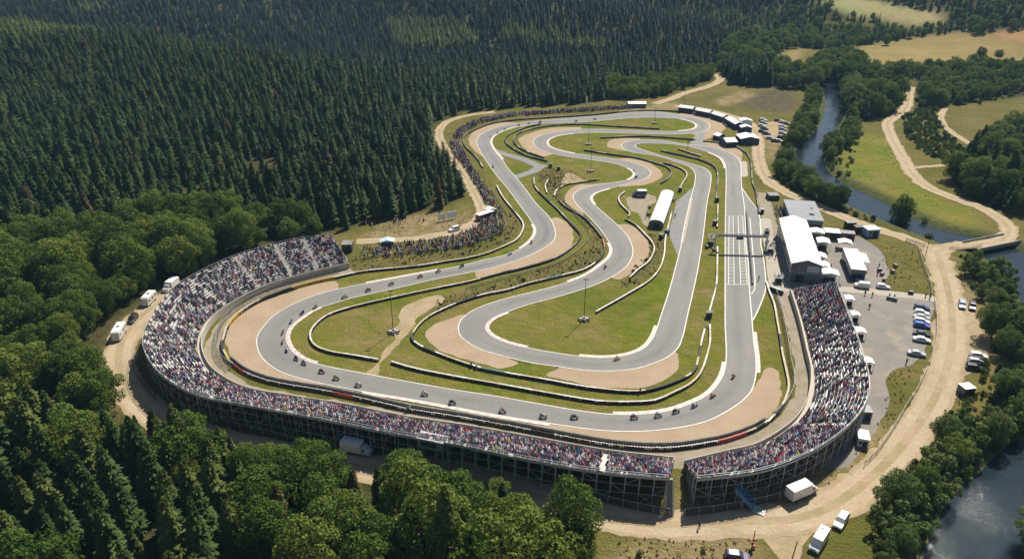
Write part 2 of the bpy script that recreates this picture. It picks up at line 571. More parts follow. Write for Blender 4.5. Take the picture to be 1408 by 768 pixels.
fattr(gme, 'worn', zone([pts([(470, 440), (535, 424), (562, 430), (545, 468), (505, 486), (478, 474)]), pts([(535, 480), (600, 494), (690, 516), (690, 522), (600, 512), (538, 496)]), pts([(955, 430), (970, 428), (973, 448), (958, 458)]), pts([(770, 436), (830, 448), (842, 466), (790, 474)]), pts([(745, 232), (800, 246), (790, 256), (755, 252)]), pts([(600, 372), (660, 378), (640, 386), (590, 392)]), pts([(1180, 235), (1215, 240), (1235, 262), (1200, 258)]), pts([(1350, 345), (1370, 380), (1385, 430), (1366, 440), (1340, 390)])], 5))
sr = sdist(P2, RIVER)
fattr(gme, 'bank', smooth(9, 2, sr))

m, nt, b = new_mat('ground_cover')
nA = noise(nt, .035, 6, .6)
nB = noise(nt, .22, 6, .65)
nC = noise(nt, 1.6, 4, .6)
nD = noise(nt, .012, 4, .5)
dry = mixc(nt, nA, (.115, .115, .020), (.215, .160, .058))
dry = mixc(nt, math_(nt, 'MULTIPLY', nB, .5), dry, (.100, .115, .032))
mown = mixc(nt, nB, (.098, .142, .012), (.188, .186, .026))
mown = mixc(nt, math_(nt, 'MULTIPLY', nA, .75), mown, (.205, .158, .048))
mown = mixc(nt, math_(nt, 'MULTIPLY', noise(nt, .09, 5, .7, lo=.52, hi=.68), .85), mown, (.265, .190, .088))
mown = mixc(nt, math_(nt, 'MULTIPLY', noise(nt, .028, 4, .6, lo=.5, hi=.66), .6), mown, (.088, .128, .012))
c = mixc(nt, attr(nt, 'mown'), dry, mown)
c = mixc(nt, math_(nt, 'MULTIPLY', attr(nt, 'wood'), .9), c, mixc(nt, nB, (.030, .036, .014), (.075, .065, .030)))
c = mixc(nt, attr(nt, 'meadow'), c, mixc(nt, noise(nt, .05, 6, .7), (.128, .170, .020), (.240, .196, .048)))
c = mixc(nt, attr(nt, 'tan'), c, mixc(nt, nA, (.340, .245, .105), (.250, .205, .075)))
c = mixc(nt, attr(nt, 'pale'), c, mixc(nt, nD, (.400, .330, .160), (.300, .330, .130)))
c = mixc(nt, attr(nt, 'orange'), c, mixc(nt, nA, (.430, .250, .110), (.380, .230, .110)))
c = mixc(nt, attr(nt, 'heather'), c, mixc(nt, nB, (.085, .070, .050), (.140, .120, .060)))
c = mixc(nt, math_(nt, 'MULTIPLY', attr(nt, 'brown'), noise(nt, .12, 6, .7, lo=.3, hi=.55)), c, mixc(nt, nB, (.360, .270, .150), (.260, .190, .100)))
c = mixc(nt, math_(nt, 'MULTIPLY', math_(nt, 'MULTIPLY', attr(nt, 'worn'), noise(nt, .1, 6, .75, lo=.4, hi=.6)), .75), c, (.260, .185, .085))
c = mixc(nt, math_(nt, 'MULTIPLY', attr(nt, 'rough'), .85), c, mixc(nt, noise(nt, .3, 6, .75), (.075, .085, .028), (.210, .150, .065)))
c = mixc(nt, attr(nt, 'bank'), c, mixc(nt, nB, (.060, .080, .025), (.110, .110, .050)))
c = mixc(nt, math_(nt, 'MULTIPLY', nC, .35), c, mixc(nt, .5, c, (.05, .06, .02)))
L(nt, c, b.inputs['Base Color'])
b.inputs['Roughness'].default_value = .95
b.inputs['Specular IOR Level'].default_value = .03
bump(nt, b, math_(nt, 'ADD', nC, math_(nt, 'MULTIPLY', nB, 2.0)), .6, .5)
M_ground = m
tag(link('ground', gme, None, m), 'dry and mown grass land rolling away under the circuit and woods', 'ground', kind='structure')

# river water: one sheet in the carved channel
m, nt, b = new_mat('river_water')
b.inputs['Base Color'].default_value = (.012, .022, .028, 1)
b.inputs['Roughness'].default_value = .03
b.inputs['IOR'].default_value = 1.33
b.inputs['Specular IOR Level'].default_value = .5
n1 = noise(nt, .8, 6, .6, lo=0, hi=1, dist=.6)
n2 = noise(nt, .12, 3, .5, lo=.3, hi=.7)
bump(nt, b, math_(nt, 'MULTIPLY', n1, math_(nt, 'ADD', n2, .25)), .38, .3)
mbw = MB()
n_ = max(len(rl), len(rr))
A_ = resample(rl, 4)
k_ = len(A_)
B_ = np.stack([np.interp(np.linspace(0, 1, k_), np.linspace(0, 1, len(rr)), rr[:, i]) for i in range(3)], 1)
nrm = (A_ - B_)
nrm /= np.linalg.norm(nrm, axis=1, keepdims=True)
mbw.strip(A_ + nrm * 5, B_ - nrm * 5)
tag(mbw.build('river', m), 'dark river winding along the valley beside the perimeter road', 'river', kind='structure')


# ------------------------------------------------------------------ flat sheets
def tess(name, loops, z, mat, label=None, cat=None, kind='structure', attrs=None):
    loops = [[Vector((p[0], p[1], 0)) for p in l] for l in loops]
    F = tessellate_polygon(loops)
    V = [(v.x, v.y, z) for l in loops for v in l]
    bm = bmesh.new()
    vs = [bm.verts.new(v) for v in V]
    for f in F:
        try:
            bm.faces.new([vs[i] for i in f])
        except ValueError:
            pass
    bmesh.ops.recalc_face_normals(bm, faces=bm.faces)
    for f in bm.faces:
        if f.normal.z < 0:
            f.normal_flip()
    me = bpy.data.meshes.new(name)
    bm.to_mesh(me)
    bm.free()
    return tag(link(name, me, None, mat), label, cat, kind=kind)


def rag(P, amp=.35, step=1.0, closed=True):
    """a traced outline with the small wander of a worn edge"""
    S = spline(P, step, closed)
    nn = normals2(S, closed)
    w = rng.normal(0, amp, len(S))
    w = (w + np.roll(w, 1) + np.roll(w, -1)) / 2
    S[:, :2] += nn * w[:, None]
    return S


def ribbon(name, P, w, z, mat, label, cat, wander=.25, cols=(-.5, -.25, 0, .25, .5), drape=False):
    P = resample(P, 2.0)
    nn = normals2(P)
    V = []
    ww = np.full(len(P), w) * (1 + rng.normal(0, .02, len(P)))
    for cfr in cols:
        off = ww * cfr
        if abs(cfr) == .5:
            off = off + rng.normal(0, wander, len(P))
        Q = P[:, :2] + nn * off[:, None]
        zz = hills(Q[:, 0], Q[:, 1]) + z if drape else np.full(len(P), z)
        V.append(np.c_[Q, zz])
    n = len(P)
    VV = np.concatenate(V)
    F = []
    for c_ in range(len(cols) - 1):
        for i in range(n - 1):
            F.append((c_ * n + i, c_ * n + i + 1, (c_ + 1) * n + i + 1, (c_ + 1) * n + i)[::-1])
    me = mesh(name, VV, F)
    fattr(me, 'across', np.repeat(np.array(cols), n))
    return tag(link(name, me, None, mat), label, cat, kind='structure')


# dirt of the lanes
m, nt, b = new_mat('dirt_road')
d1 = noise(nt, .18, 6, .65)
d2 = noise(nt, 1.3, 5, .65)
c = mixc(nt, d1, (.430, .335, .220), (.360, .270, .165))
ax = math_(nt, 'ABSOLUTE', attr(nt, 'across'))
trk = math_(nt, 'MULTIPLY', math_(nt, 'GREATER_THAN', ax, .12), math_(nt, 'LESS_THAN', ax, .36))
c = mixc(nt, math_(nt, 'MULTIPLY', trk, math_(nt, 'MULTIPLY', d1, .8)), c, (.520, .420, .300))
c = mixc(nt, math_(nt, 'MULTIPLY', math_(nt, 'LESS_THAN', ax, .10), noise(nt, .11, 5, .7, lo=.45, hi=.6)), c, (.300, .240, .130))
edge = math_(nt, 'MULTIPLY', math_(nt, 'SUBTRACT', ax, .38), 6.0)
c = mixc(nt, math_(nt, 'MULTIPLY', math_(nt, 'MAXIMUM', edge, 0.0), noise(nt, .5, 5, .7)), c, (.230, .190, .085))
c = mixc(nt, math_(nt, 'MULTIPLY', noise(nt, .06, 6, .7, lo=.5, hi=.68), .5), c, (.270, .205, .125))
c = mixc(nt, math_(nt, 'MULTIPLY', d2, .4), c, (.250, .190, .115))
L(nt, c, b.inputs['Base Color'])
b.inputs['Roughness'].default_value = .95
b.inputs['Specular IOR Level'].default_value = .1
bump(nt, b, math_(nt, 'ADD', d2, d1), .4, .15)
M_dirt = m
m, nt, b = new_mat('gravel_lane')
d1 = noise(nt, .3, 6, .7)
d2 = noise(nt, 2.2, 4, .7)
c = mixc(nt, d1, (.330, .280, .205), (.250, .205, .140))
c = mixc(nt, math_(nt, 'MULTIPLY', noise(nt, .15, 5, .7, lo=.5, hi=.7), .6), c, (.190, .175, .080))
c = mixc(nt, math_(nt, 'MULTIPLY', d2, .4), c, (.190, .155, .110))
L(nt, c, b.inputs['Base Color'])
b.inputs['Roughness'].default_value = .95
bump(nt, b, d2, .5, .1)
M_lane = m

ribbon('service_lane', ROADS['service_lane']['p'], 5.4, .035, M_lane, 'pale gravel lane running between the tyre walls and the grandstands', 'lane', .3)
ribbon('dirt_road', ROADS['perimeter']['p'], 8.6, .05, M_dirt, 'broad pale dirt road curving round the outside of both grandstands', 'road', .4)
ribbon('dirt_road', ROADS['back_lane']['p'], 6.6, .06, M_dirt, 'dirt road between the white paddock marquees and the riverside bushes', 'road', .3)
ribbon('dirt_road', ROADS['river_lane']['p'], 6.6, .07, M_dirt, 'dirt road winding through the meadow beyond the river to the bridge', 'road', .3)
ribbon('dirt_road', ROADS['far_lane']['p'], 6.2, .08, M_dirt, 'pale dirt road leaving the far end of the circuit into the trees', 'road', .3)
ribbon('dirt_track', ROADS['hill_track']['p'], 3.8, .05, M_dirt, 'narrow dirt track on the slope beside the bracken', 'track', .3)
ribbon('dirt_road', ROADS['wood_lane']['p'], 5.0, .05, M_dirt, 'dirt road between the dark conifer wood and the crowded bank', 'road', .3)
PADLAB = ['bare sandy parking ground beside the road by the riverside trees', 'sandy fork where three dirt roads meet near the bridge',
          'sandy turning ground where the dirt roads join in front of the grandstand', 'bare red earth car park beside the far marquees',
          'bare earth path worn across the infield grass past a lamp mast', 'pale gravel yard beside the white infield marquee', 'small bare patch at the end of the inner hairpin bank']
for k, P in enumerate(ROAD_PADS):
    o = tess('bare_ground', [rag(P, .5, 1.5)], .020 + .004 * k, M_dirt if k != 5 else M_lane, PADLAB[k], 'ground')
ribbon('sand_cut', spline([np.array(p) for p in pts([(1250, 232), (1270, 229), (1290, 228), (1304, 225)])], 3), 3.0, .04, M_dirt, 'short strip of bare sand at the meadow edge below the bracken', 'ground')

# paddock and car park tarmac
m, nt, b = new_mat('worn_tarmac')
d1 = noise(nt, .08, 6, .65)
d2 = noise(nt, .9, 6, .7)
c = mixc(nt, d1, (.165, .148, .128), (.225, .198, .164))
c = mixc(nt, math_(nt, 'MULTIPLY', noise(nt, .05, 4, .6, lo=.52, hi=.62), .55), c, (.115, .110, .108))
c = mixc(nt, math_(nt, 'MULTIPLY', noise(nt, .14, 5, .65, lo=.52, hi=.66), .7), c, (.320, .250, .170))
c = mixc(nt, math_(nt, 'MULTIPLY', d2, .3), c, (.150, .140, .125))
L(nt, c, b.inputs['Base Color'])
b.inputs['Roughness'].default_value = .85
M_tarmac = m
tess('paddock_tarmac', [rag(PADDOCK, .3, 2.0)], .045, m, 'grey worn tarmac of the paddock and car park behind the stand', 'tarmac')
m, nt, b = new_mat('pale_concrete')
c = mixc(nt, noise(nt, .6, 6, .65), (.400, .360, .290), (.320, .280, .220))
L(nt, c, b.inputs['Base Color'])
b.inputs['Roughness'].default_value = .9
M_conc = m
ribbon('concrete_path', spline([np.array(p) for p in pts([(1152, 397), (1200, 401), (1245, 406), (1286, 411)])], 3), 4.0, .075, m, 'pale concrete path crossing from the paddock to the dirt road', 'path', .1)
tess('pit_walkway', [spline(pts([(1047, 300), (1056, 300), (1064, 332), (1076, 380), (1084, 400), (1062, 402), (1056, 384), (1052, 345)]), 2, True)], .065, m, 'pale concrete walkway between the pit lane and the pit building', 'path')
tess('runoff_strip', [spline(pts([(1018.5, 222), (1025, 222), (1027.5, 232), (1026.5, 243), (1020, 243)]), 1.5, True)], .045, m, 'cream concrete strip beside the start of the main straight', 'ground')

# gravel traps
m, nt, b = new_mat('gravel_bed')
d1 = noise(nt, .12, 6, .6)
d2 = noise(nt, 2.6, 4, .7)
w = nt.nodes.new('ShaderNodeTexWave')
w.inputs['Scale'].default_value = .55
w.inputs['Distortion'].default_value = 9
w.inputs['Detail'].default_value = 3
L(nt, geo_pos(nt), w.inputs['Vector'])
c = mixc(nt, d1, (.420, .322, .222), (.360, .268, .176))
c = mixc(nt, math_(nt, 'MULTIPLY', w.outputs['Fac'], .16), c, (.250, .175, .105))
c = mixc(nt, math_(nt, 'MULTIPLY', d2, .3), c, (.240, .170, .105))
L(nt, c, b.inputs['Base Color'])
b.inputs['Roughness'].default_value = .95
b.inputs['Specular IOR Level'].default_value = .1
bump(nt, b, math_(nt, 'ADD', d2, w.outputs['Fac']), .4, .12)
M_gravel = m


def trap(outer, E, a, b_, label):
    inner = edge_px(E, a, b_)
    o = rag(pts(outer), .22, 1.0, False)
    # the bed runs a little under the asphalt
    A = [tuple(p) for p in o]
    if np.linalg.norm(np.array(A[-1][:2]) - np.array(inner[0][:2])) > np.linalg.norm(np.array(A[-1][:2]) - np.array(inner[-1][:2])):
        inner = inner[::-1]
    tess('gravel_trap', [A + inner], .055, M_gravel, label, 'gravel trap')


trap([(466, 396.5), (461, 387), (437, 389.5), (409, 398), (380, 408), (351.6, 419.5), (330, 434), (315, 451), (309.5, 467.5), (312, 479), (322, 494.4), (343, 509.5), (371.6, 519.5), (400, 527), (429, 532), (441.8, 534), (445.5, 527.5)], E1, (466, 397), (445, 527), 'long sandy gravel trap round the big bend below the curved grandstand')
trap([(726, 577), (722, 585), (763, 594), (819, 605.5), (843, 607), (886, 611), (929, 611), (972, 605.5), (999, 599.5), (1037, 583.5), (1051.6, 577.5), (1066, 562), (1074, 544), (1074.5, 532), (1073, 521), (1069, 509), (1061.6, 505), (1052, 508), (1043, 522), (1036.5, 531)], E1, (726, 577), (1036, 531), 'wide sandy gravel trap outside the bend below the main straight')
trap([(757, 301), (764.8, 299), (776, 303), (786, 313), (788, 327.4), (784, 340), (776, 346.5), (754.6, 356.5), (726, 365.4), (697, 372.5), (668.7, 380), (655.8, 382.5), (652, 375)], E2, (757, 301), (655, 374), 'curved gravel trap between the left straight and the long tyre wall')
trap([(716, 169), (686, 168.5), (657, 178), (645.8, 187), (644.4, 196), (651.6, 207), (661.6, 214), (668, 221)], E1, (716, 169), (667, 220), 'crescent gravel trap below the crowded bank at the far bend')
trap([(799, 174.6), (757.6, 176.2), (729, 183), (714, 190.5), (715.5, 198), (729, 209), (747.6, 215.5), (760, 212)], E2, (799, 178), (760, 211), 'gravel trap outside the far inner hairpin')
trap([(846, 219), (873, 217.4), (891.8, 223), (906, 233), (911.5, 241), (906, 246.5), (892, 253), (870, 256), (850, 257)], E1, (846, 219), (855, 255), 'gravel trap outside the tight infield bend in front of the tyre wall')
trap([(862, 248), (815, 253.5), (799, 253.5), (786, 259), (776, 270), (779, 279), (790, 288), (802, 296)], E2, (862, 247), (802, 291), 'gravel trap round the narrow bend beside the overgrown bank')
trap([(848, 309), (860, 308.5), (871.7, 311.7), (889, 330), (891.6, 348), (883, 363), (867, 376), (851.5, 384.4), (842, 383)], E1, (848, 309), (842, 380), 'gravel trap on the outside of the bend near the white infield marquee')
trap([(647, 430), (623, 436.5), (601.8, 443.5), (588.5, 453.5), (584, 463), (590, 471.5), (609, 483), (637.6, 493), (666, 500.5), (688.7, 507), (713, 500), (700, 492)], E2, (646, 430), (700, 491), 'pale gravel trap round the inner left hairpin')
trap([(768, 505), (753, 516), (774.6, 522), (803, 529), (839, 533.3), (883, 532), (911.6, 523.3), (930, 510), (931.7, 488), (928, 484)], E2, (768, 504), (928, 483), 'gravel trap below the inner bend near the front tyre walls')
trap([(880, 190.5), (860, 190.5), (842, 192), (834.5, 197), (838, 203), (852, 206.5), (862, 208)], E1, (880, 192), (862, 207), 'small gravel crescent at the tip of the second hairpin')
trap([(940, 153.5), (974, 158.2), (991.6, 166.5), (998.5, 175), (995, 179), (968, 192.5), (955, 192), (955, 186)], E1, (935, 157), (950, 184), 'greyish gravel outside the far bend in front of the marquees')
trap([(968, 194.5), (984.5, 196.5), (1006, 200.5), (1018, 207), (1021, 214), (1019.5, 222)], E1, (968, 201), (1018, 222), 'gravel verge outside the bend leading to the main straight')

# asphalt
m, nt, b = new_mat('race_asphalt')
d1 = noise(nt, .05, 5, .6)
d2 = noise(nt, .7, 6, .7)
ac = attr(nt, 'across')
comb = nt.nodes.new('ShaderNodeCombineXYZ')
L(nt, math_(nt, 'MULTIPLY', ac, 9.0), comb.inputs[0])
L(nt, math_(nt, 'MULTIPLY', attr(nt, 'along'), .05), comb.inputs[1])
st = noise(nt, 1.0, 3, .6, vec=comb.outputs[0], lo=.35, hi=.65)
c = mixc(nt, d1, (.216, .200, .184), (.176, .164, .152))
line_ = math_(nt, 'SUBTRACT', 1.0, math_(nt, 'MULTIPLY', math_(nt, 'ABSOLUTE', math_(nt, 'SUBTRACT', ac, .55)), 4.0))
line_ = math_(nt, 'MAXIMUM', line_, 0.0)
c = mixc(nt, math_(nt, 'MULTIPLY', math_(nt, 'MULTIPLY', line_, noise(nt, .03, 3, .5)), .95), c, (.100, .096, .094))
c = mixc(nt, math_(nt, 'MULTIPLY', st, .5), c, (.155, .150, .148))
c = mixc(nt, math_(nt, 'MULTIPLY', d2, .22), c, (.260, .250, .235))
L(nt, c, b.inputs['Base Color'])
b.inputs['Roughness'].default_value = .75
b.inputs['Specular IOR Level'].default_value = .3
M_asph = m


def pair_strip(A, B):
    """triangles between two closed edges, each step taken where the rung stays shortest"""
    n1, n2 = len(A), len(B)
    i = j = 0
    F = []
    while i < n1 or j < n2:
        a, b_ = A[i % n1], B[j % n2]
        da = np.linalg.norm(A[(i + 1) % n1] - b_) if i < n1 else 1e9
        db = np.linalg.norm(B[(j + 1) % n2] - a) if j < n2 else 1e9
        if i < n1 and (i / n1 - j / n2) > .05:
            da = 1e8
        if j < n2 and (j / n2 - i / n1) > .05:
            db = 1e8
        if da <= db:
            F.append((i % n1, (i + 1) % n1, n1 + j % n2))
            i += 1
        else:
            F.append((i % n1, n1 + (j + 1) % n2, n1 + j % n2))
            j += 1
    return F


VT = np.concatenate([E1, E2])
VT[:, 2] = .085
Ft = pair_strip(E1, E2)
tme = mesh('race_track', VT, Ft)
fattr(tme, 'across', np.r_[np.zeros(len(E1)), np.ones(len(E2))])
dl = np.r_[0, np.cumsum(np.linalg.norm(np.diff(E1, axis=0), axis=1))]
al2 = [dl[int(np.argmin(np.linalg.norm(E1[:, :2] - p[:2], axis=1)))] for p in E2]
fattr(tme, 'along', np.r_[dl, np.array(al2)])
tag(link('race_track', tme, None, M_asph), 'grey asphalt racing circuit looping through the infield', 'race track', kind='structure')
M_asph2 = plain('old_asphalt', (.215, .205, .198), .85, c2=(.170, .165, .160), scale=.5)
PITPX = [(1019.5, 258), (1022, 262), (1043, 293), (1046.7, 340), (1048, 344), (1053, 387), (1049, 410), (1036.6, 437), (1033.5, 441), (1029, 391), (1026, 345), (1024, 287)]
tess('pit_lane', [pts(PITPX)], .070, M_asph2, 'grey asphalt pit lane alongside the main straight', 'pit lane')
tess('paved_wedge', [pts([(952, 258), (930, 277), (925, 300), (920, 316), (921, 326), (927, 340), (931.5, 351), (938, 332), (944, 300), (950, 277)])], .062, M_asph2, 'worn asphalt wedge between the white marquee and the second straight', 'tarmac')
tess('paved_link', [pts([(958, 184), (972, 179), (968, 190), (966, 196), (985, 204.5), (947, 199.8), (953, 192)])], .066, M_asph2, 'short asphalt link joining the two far bends', 'tarmac')
for q, lab in (([(677, 206), (690, 211), (707, 215.5), (727, 222), (738, 227), (750, 230)], 'upper arm of the small asphalt link road by the overgrown bank'), ([(706, 244), (722, 239.5), (734, 235), (741, 230), (745, 226)], 'lower arm of the small asphalt link road by the overgrown bank')):
    ribbon('link_road', spline([np.array(p) for p in pts(q)], 2), 5.0, .058 if q[0][0] == 677 else .062, M_asph2, lab, 'road', .1)

# painted lines
M_white = plain('white_paint', (.66, .64, .58), .6, c2=(.50, .48, .42), scale=.8)


def line_sheet(name, P, w, z, label, closed=False, mat=None, off=0.0):
    P = np.asarray(P, float)
    nn = normals2(P, closed)
    a = np.c_[P[:, :2] + nn * (off + w / 2), np.full(len(P), z)]
    b_ = np.c_[P[:, :2] + nn * (off - w / 2), np.full(len(P), z)]
    mb = MB().strip(a, b_, closed=closed)
    return tag(mb.build(name, mat or M_white), label, 'road marking', kind='structure')


line_sheet('white_line', E1, .30, .105, 'white line along the outer edge of the racing circuit', True)
line_sheet('white_line', E2, .30, .105, 'white line along the inner edge of the racing circuit', True)
line_sheet('white_line', spline(pts([(1019.8, 258), (1030, 273), (1043, 293), (1046.7, 340), (1048, 344), (1053, 387), (1052, 400), (1049, 410), (1042, 427), (1035.5, 440)]), 1.5), .35, .09, 'white line along the outer edge of the pit lane')
line_sheet('white_line', spline(pts([(1033, 404), (1037, 399), (1038, 385), (1035, 345), (1031, 300)]), 1.5), .3, .09, 'white line curving round the end of the pit wall')
line_sheet('white_line', spline(pts([(938, 333), (944.5, 303), (950.5, 272)]), 1.5), 1.3, .094, 'broad pale strip between the second straight and the paved wedge', mat=M_conc)
# start grid
mb = MB()
g0, g1 = at(1003, 297), at(1003.5, 391)
for xa, xb in (((1002.5, 297), (1001.5, 391)), ((1008, 297), (1009.5, 391)), ((1014.5, 297), (1018.5, 391)), ((1021, 297), (1027.5, 391))):
    a, b_ = at(*xa), at(*xb)
    mb.strip([(a[0] - .11, a[1], .108), (b_[0] - .11, b_[1], .108)], [(a[0] + .11, a[1], .108), (b_[0] + .11, b_[1], .108)])
ya, yb = at(1003, 297)[1], at(1003, 391)[1]
k = 0
y_ = ya
while y_ > yb:
    t = (ya - y_) / (ya - yb)
    for (p0, p1, q0, q1) in (((1002.5, 297), (1001.5, 391), (1008, 297), (1009.5, 391)), ((1014.5, 297), (1018.5, 391), (1021, 297), (1027.5, 391))):
        xl = at(*p0)[0] * (1 - t) + at(*p1)[0] * t
        xr = at(*q0)[0] * (1 - t) + at(*q1)[0] * t
        mb.add([(xl + .11, y_ - .09, .108), (xr - .11, y_ - .09, .108), (xr - .11, y_ + .09, .108), (xl + .11, y_ + .09, .108)], [(0, 1, 2, 3)])
    y_ -= 2.6
a, b_ = at(998.5, 391), at(1028.5, 391)
mb.add([(a[0], a[1] - .25, .112), (b_[0], a[1] - .25, .112), (b_[0], a[1] + .05, .112), (a[0], a[1] + .05, .112)], [(0, 1, 2, 3)])
tag(mb.build('start_grid', M_white), 'white start grid boxes painted on the main straight under the gantry', 'road marking', kind='structure')

# kerbs, real steps in alternating blocks
M_kred = plain('kerb_red', (.52, .34, .28), .6, c2=(.58, .45, .38), scale=1.2)
M_kwhite = plain('kerb_white', (.64, .59, .52), .6, c2=(.52, .46, .40), scale=1.2)
M_kcream = plain('kerb_cream', (.62, .54, .42), .7, c2=(.50, .43, .33), scale=.8)


def kerb(E, a, b_, side, label, w=.85, red=True):
    P = resample(edge_part(E, a, b_), 1.3)
    nn = normals2(P) * side
    mb = MB()
    for i in range(len(P) - 1):
        q = [P[i, :2] + nn[i] * .2, P[i + 1, :2] + nn[i + 1] * .2, P[i + 1, :2] + nn[i + 1] * (.2 + w), P[i, :2] + nn[i] * (.2 + w)]
        V = [(*p, .05) for p in q] + [(*q[0], .12), (*q[1], .12), (*q[2], .16), (*q[3], .16)]
        mb.add(V, [(4, 5, 6, 7), (0, 1, 5, 4), (2, 3, 7, 6)], (i % 2) if red else 0)
    bm = mb
    o = bm.build('kerb', [M_kwhite if red else M_kcream, M_kred])
    tag(o, label, 'kerb', 'kerbs along the racing circuit', 'structure')


# the outer edge turns clockwise: outside lies on its left (+normal), inside of E2 on its right
OUT1, IN2 = 1, -1
KERBS = [(E2, (440, 423), (436, 500), IN2, 'white kerb round the inside of the big left bend', True),
         (E1, (500, 538), (756, 582), OUT1, 'long red and white kerb on the outside facing the front grandstand', True),
         (E2, (997.5, 497), (843, 569), IN2, 'white kerb round the inside of the bend below the main straight', True),
         (E1, (1036, 455), (1039.5, 513), OUT1, 'red and white kerb at the foot of the main straight', True),
         (E1, (505, 390), (605, 371), OUT1, 'cream kerb beside the left straight near the crowded bank', False),
         (E1, (715, 342), (734, 309), OUT1, 'white kerb on the bend below the crowded bank', True),
         (E2, (838, 334), (780, 388), IN2, 'cream kerb on the bend below the overgrown bank', True),
         (E1, (697, 429), (726, 478), OUT1, 'red and white kerb round the inner hairpin by the lamp mast lawn', True),
         (E1, (796, 489.5), (905, 447), OUT1, 'white kerb round the lawn of the lamp mast at its near corner', False),
         (E2, (862, 231), (862, 247.5), IN2, 'pale kerb on the tight infield bend', False),
         (E1, (837, 259.4), (816, 281), OUT1, 'white kerb on the narrow bend beside the green lawn', True),
         (E2, (690, 219), (729, 171.5), IN2, 'pale kerb round the inside of the far bend', False),
         (E2, (934.7, 163.7), (934, 180), IN2, 'white kerb at the far end of the upper lawn', True),
         (E1, (790, 183.8), (790, 211), OUT1, 'white kerb round the far inner hairpin', False),
         (E2, (975, 209), (998, 232), IN2, 'white kerb leading into the main straight', True)]
for k in KERBS:
    kerb(k[0], k[1], k[2], k[3], k[4], red=k[5])
# ------------------------------------------------------------------ barriers
M_tyre = plain('tyre_rubber', (.030, .030, .032), .8, c2=(.055, .052, .050), scale=2)
M_bwhite = plain('barrier_white', (.66, .64, .58), .7, c2=(.42, .39, .34), scale=1.0)
M_bcream = plain('barrier_cream', (.52, .45, .32), .75, c2=(.36, .30, .20), scale=1.0)
M_bred = plain('barrier_red', (.42, .07, .05), .6, c2=(.30, .08, .06))
M_byel = plain('barrier_yellow', (.60, .40, .06), .6, c2=(.42, .28, .08))
M_bgrn = plain('barrier_green', (.05, .17, .11), .6, c2=(.08, .13, .10))
M_bgrey = plain('barrier_concrete', (.26, .25, .22), .85, c2=(.15, .145, .13), scale=.9)
M_steel = plain('galvanised_steel', (.48, .49, .49), .5, .15, c2=(.36, .37, .37))
M_dsteel = plain('dark_steel', (.10, .105, .11), .5, .4)
BM = [M_tyre, M_bwhite, M_bcream, M_bred, M_byel, M_bgrn, M_bgrey]
STY = {'white': [(1, 8), (2, 5), (6, 1)], 'cream': [(2, 8), (1, 2), (0, 2), (3, 1)], 'dark': [(0, 6), (5, 1), (6, 4), (2, 1)],
       'yellow': [(4, 5), (0, 5), (2, 2), (3, 1)], 'mix': [(1, 5), (0, 3), (3, .6), (2, 4), (5, .6)], 'front': [(1, 9), (2, 3), (3, 2), (0, 3)]}


def barrier(px, label, style='white', h=.8, wall=None, flip=1):
    """stacks of tyres, pale runs with shade painted on their sides, a painted belt on top, strapped side by side; optional concrete wall behind"""
    P = resample(spline(pts(px, .4), 1.2), .62)
    nn = normals2(P)
    mb = MB()
    mats_, wts = zip(*STY[style])
    cur, left = mats_[0], 0
    belt = []
    for i, p in enumerate(P):
        if left <= 0:
            cur = random.choices(mats_, wts)[0]
            left = random.randint(4, 14)
        left -= 1
        r = .33
        ring = []
        a0 = random.random()
        hh = h * random.uniform(.95, 1.04)
        for z, rr_ in ((0.03, r), (hh * .5, r * 1.02), (hh, r * .93)):
            ring.append([(p[0] + rr_ * math.cos(a0 + k * math.pi / 3), p[1] + rr_ * math.sin(a0 + k * math.pi / 3), z) for k in range(6)])
        V = ring[0] + ring[1] + ring[2]
        F = [(q * 6 + k, q * 6 + (k + 1) % 6, q * 6 + 6 + (k + 1) % 6, q * 6 + 6 + k) for q in range(2) for k in range(6)]
        side = cur if cur in (3, 4, 5) else 0  # pale runs: side shade is put into the colour as black rubber, tops stay light
        mb.add(V, F[:6], side if random.random() < .8 else 0)
        mb.add(V, F[6:], side if cur in (3, 4, 5) else (cur if random.random() < .25 else 0))
        mb.add(ring[2], [tuple(range(6))], cur)
        if style != 'front' and i < len(P) - 1:
            zb = h * 1.05
            mb.add([(*(P[i][:2] - nn[i] * .26), zb), (*(P[i + 1][:2] - nn[i + 1] * .26), zb), (*(P[i + 1][:2] + nn[i + 1] * .26), zb), (*(P[i][:2] + nn[i] * .26), zb)], [(0, 1, 2, 3)], cur)
    o = thing('tyre_barrier', label, 'barrier', tuple(P[len(P) // 2][:2]) + (0,), 0, 'tyre barriers round the circuit')
    me = mb.me('tyre_stacks')
    me.transform(Matrix.Translation(-o.location))
    link('tyre_stacks', me, o, BM)
    if wall:
        off, wh = wall
        Q = P[:, :2] + nn * off * flip
        Q2 = P[:, :2] + nn * (off + .35) * flip
        n = len(Q)
        mb = MB()
        z0, z1 = np.zeros(n), np.full(n, wh)
        mb.strip(np.c_[Q, z0], np.c_[Q, z1]).strip(np.c_[Q, z1], np.c_[Q2, z1]).strip(np.c_[Q2, z1], np.c_[Q2, z0])
        me = mb.me('backing_wall')
        me.transform(Matrix.Translation(-o.location))
        link('backing_wall', me, o, M_bgrey)
    return o


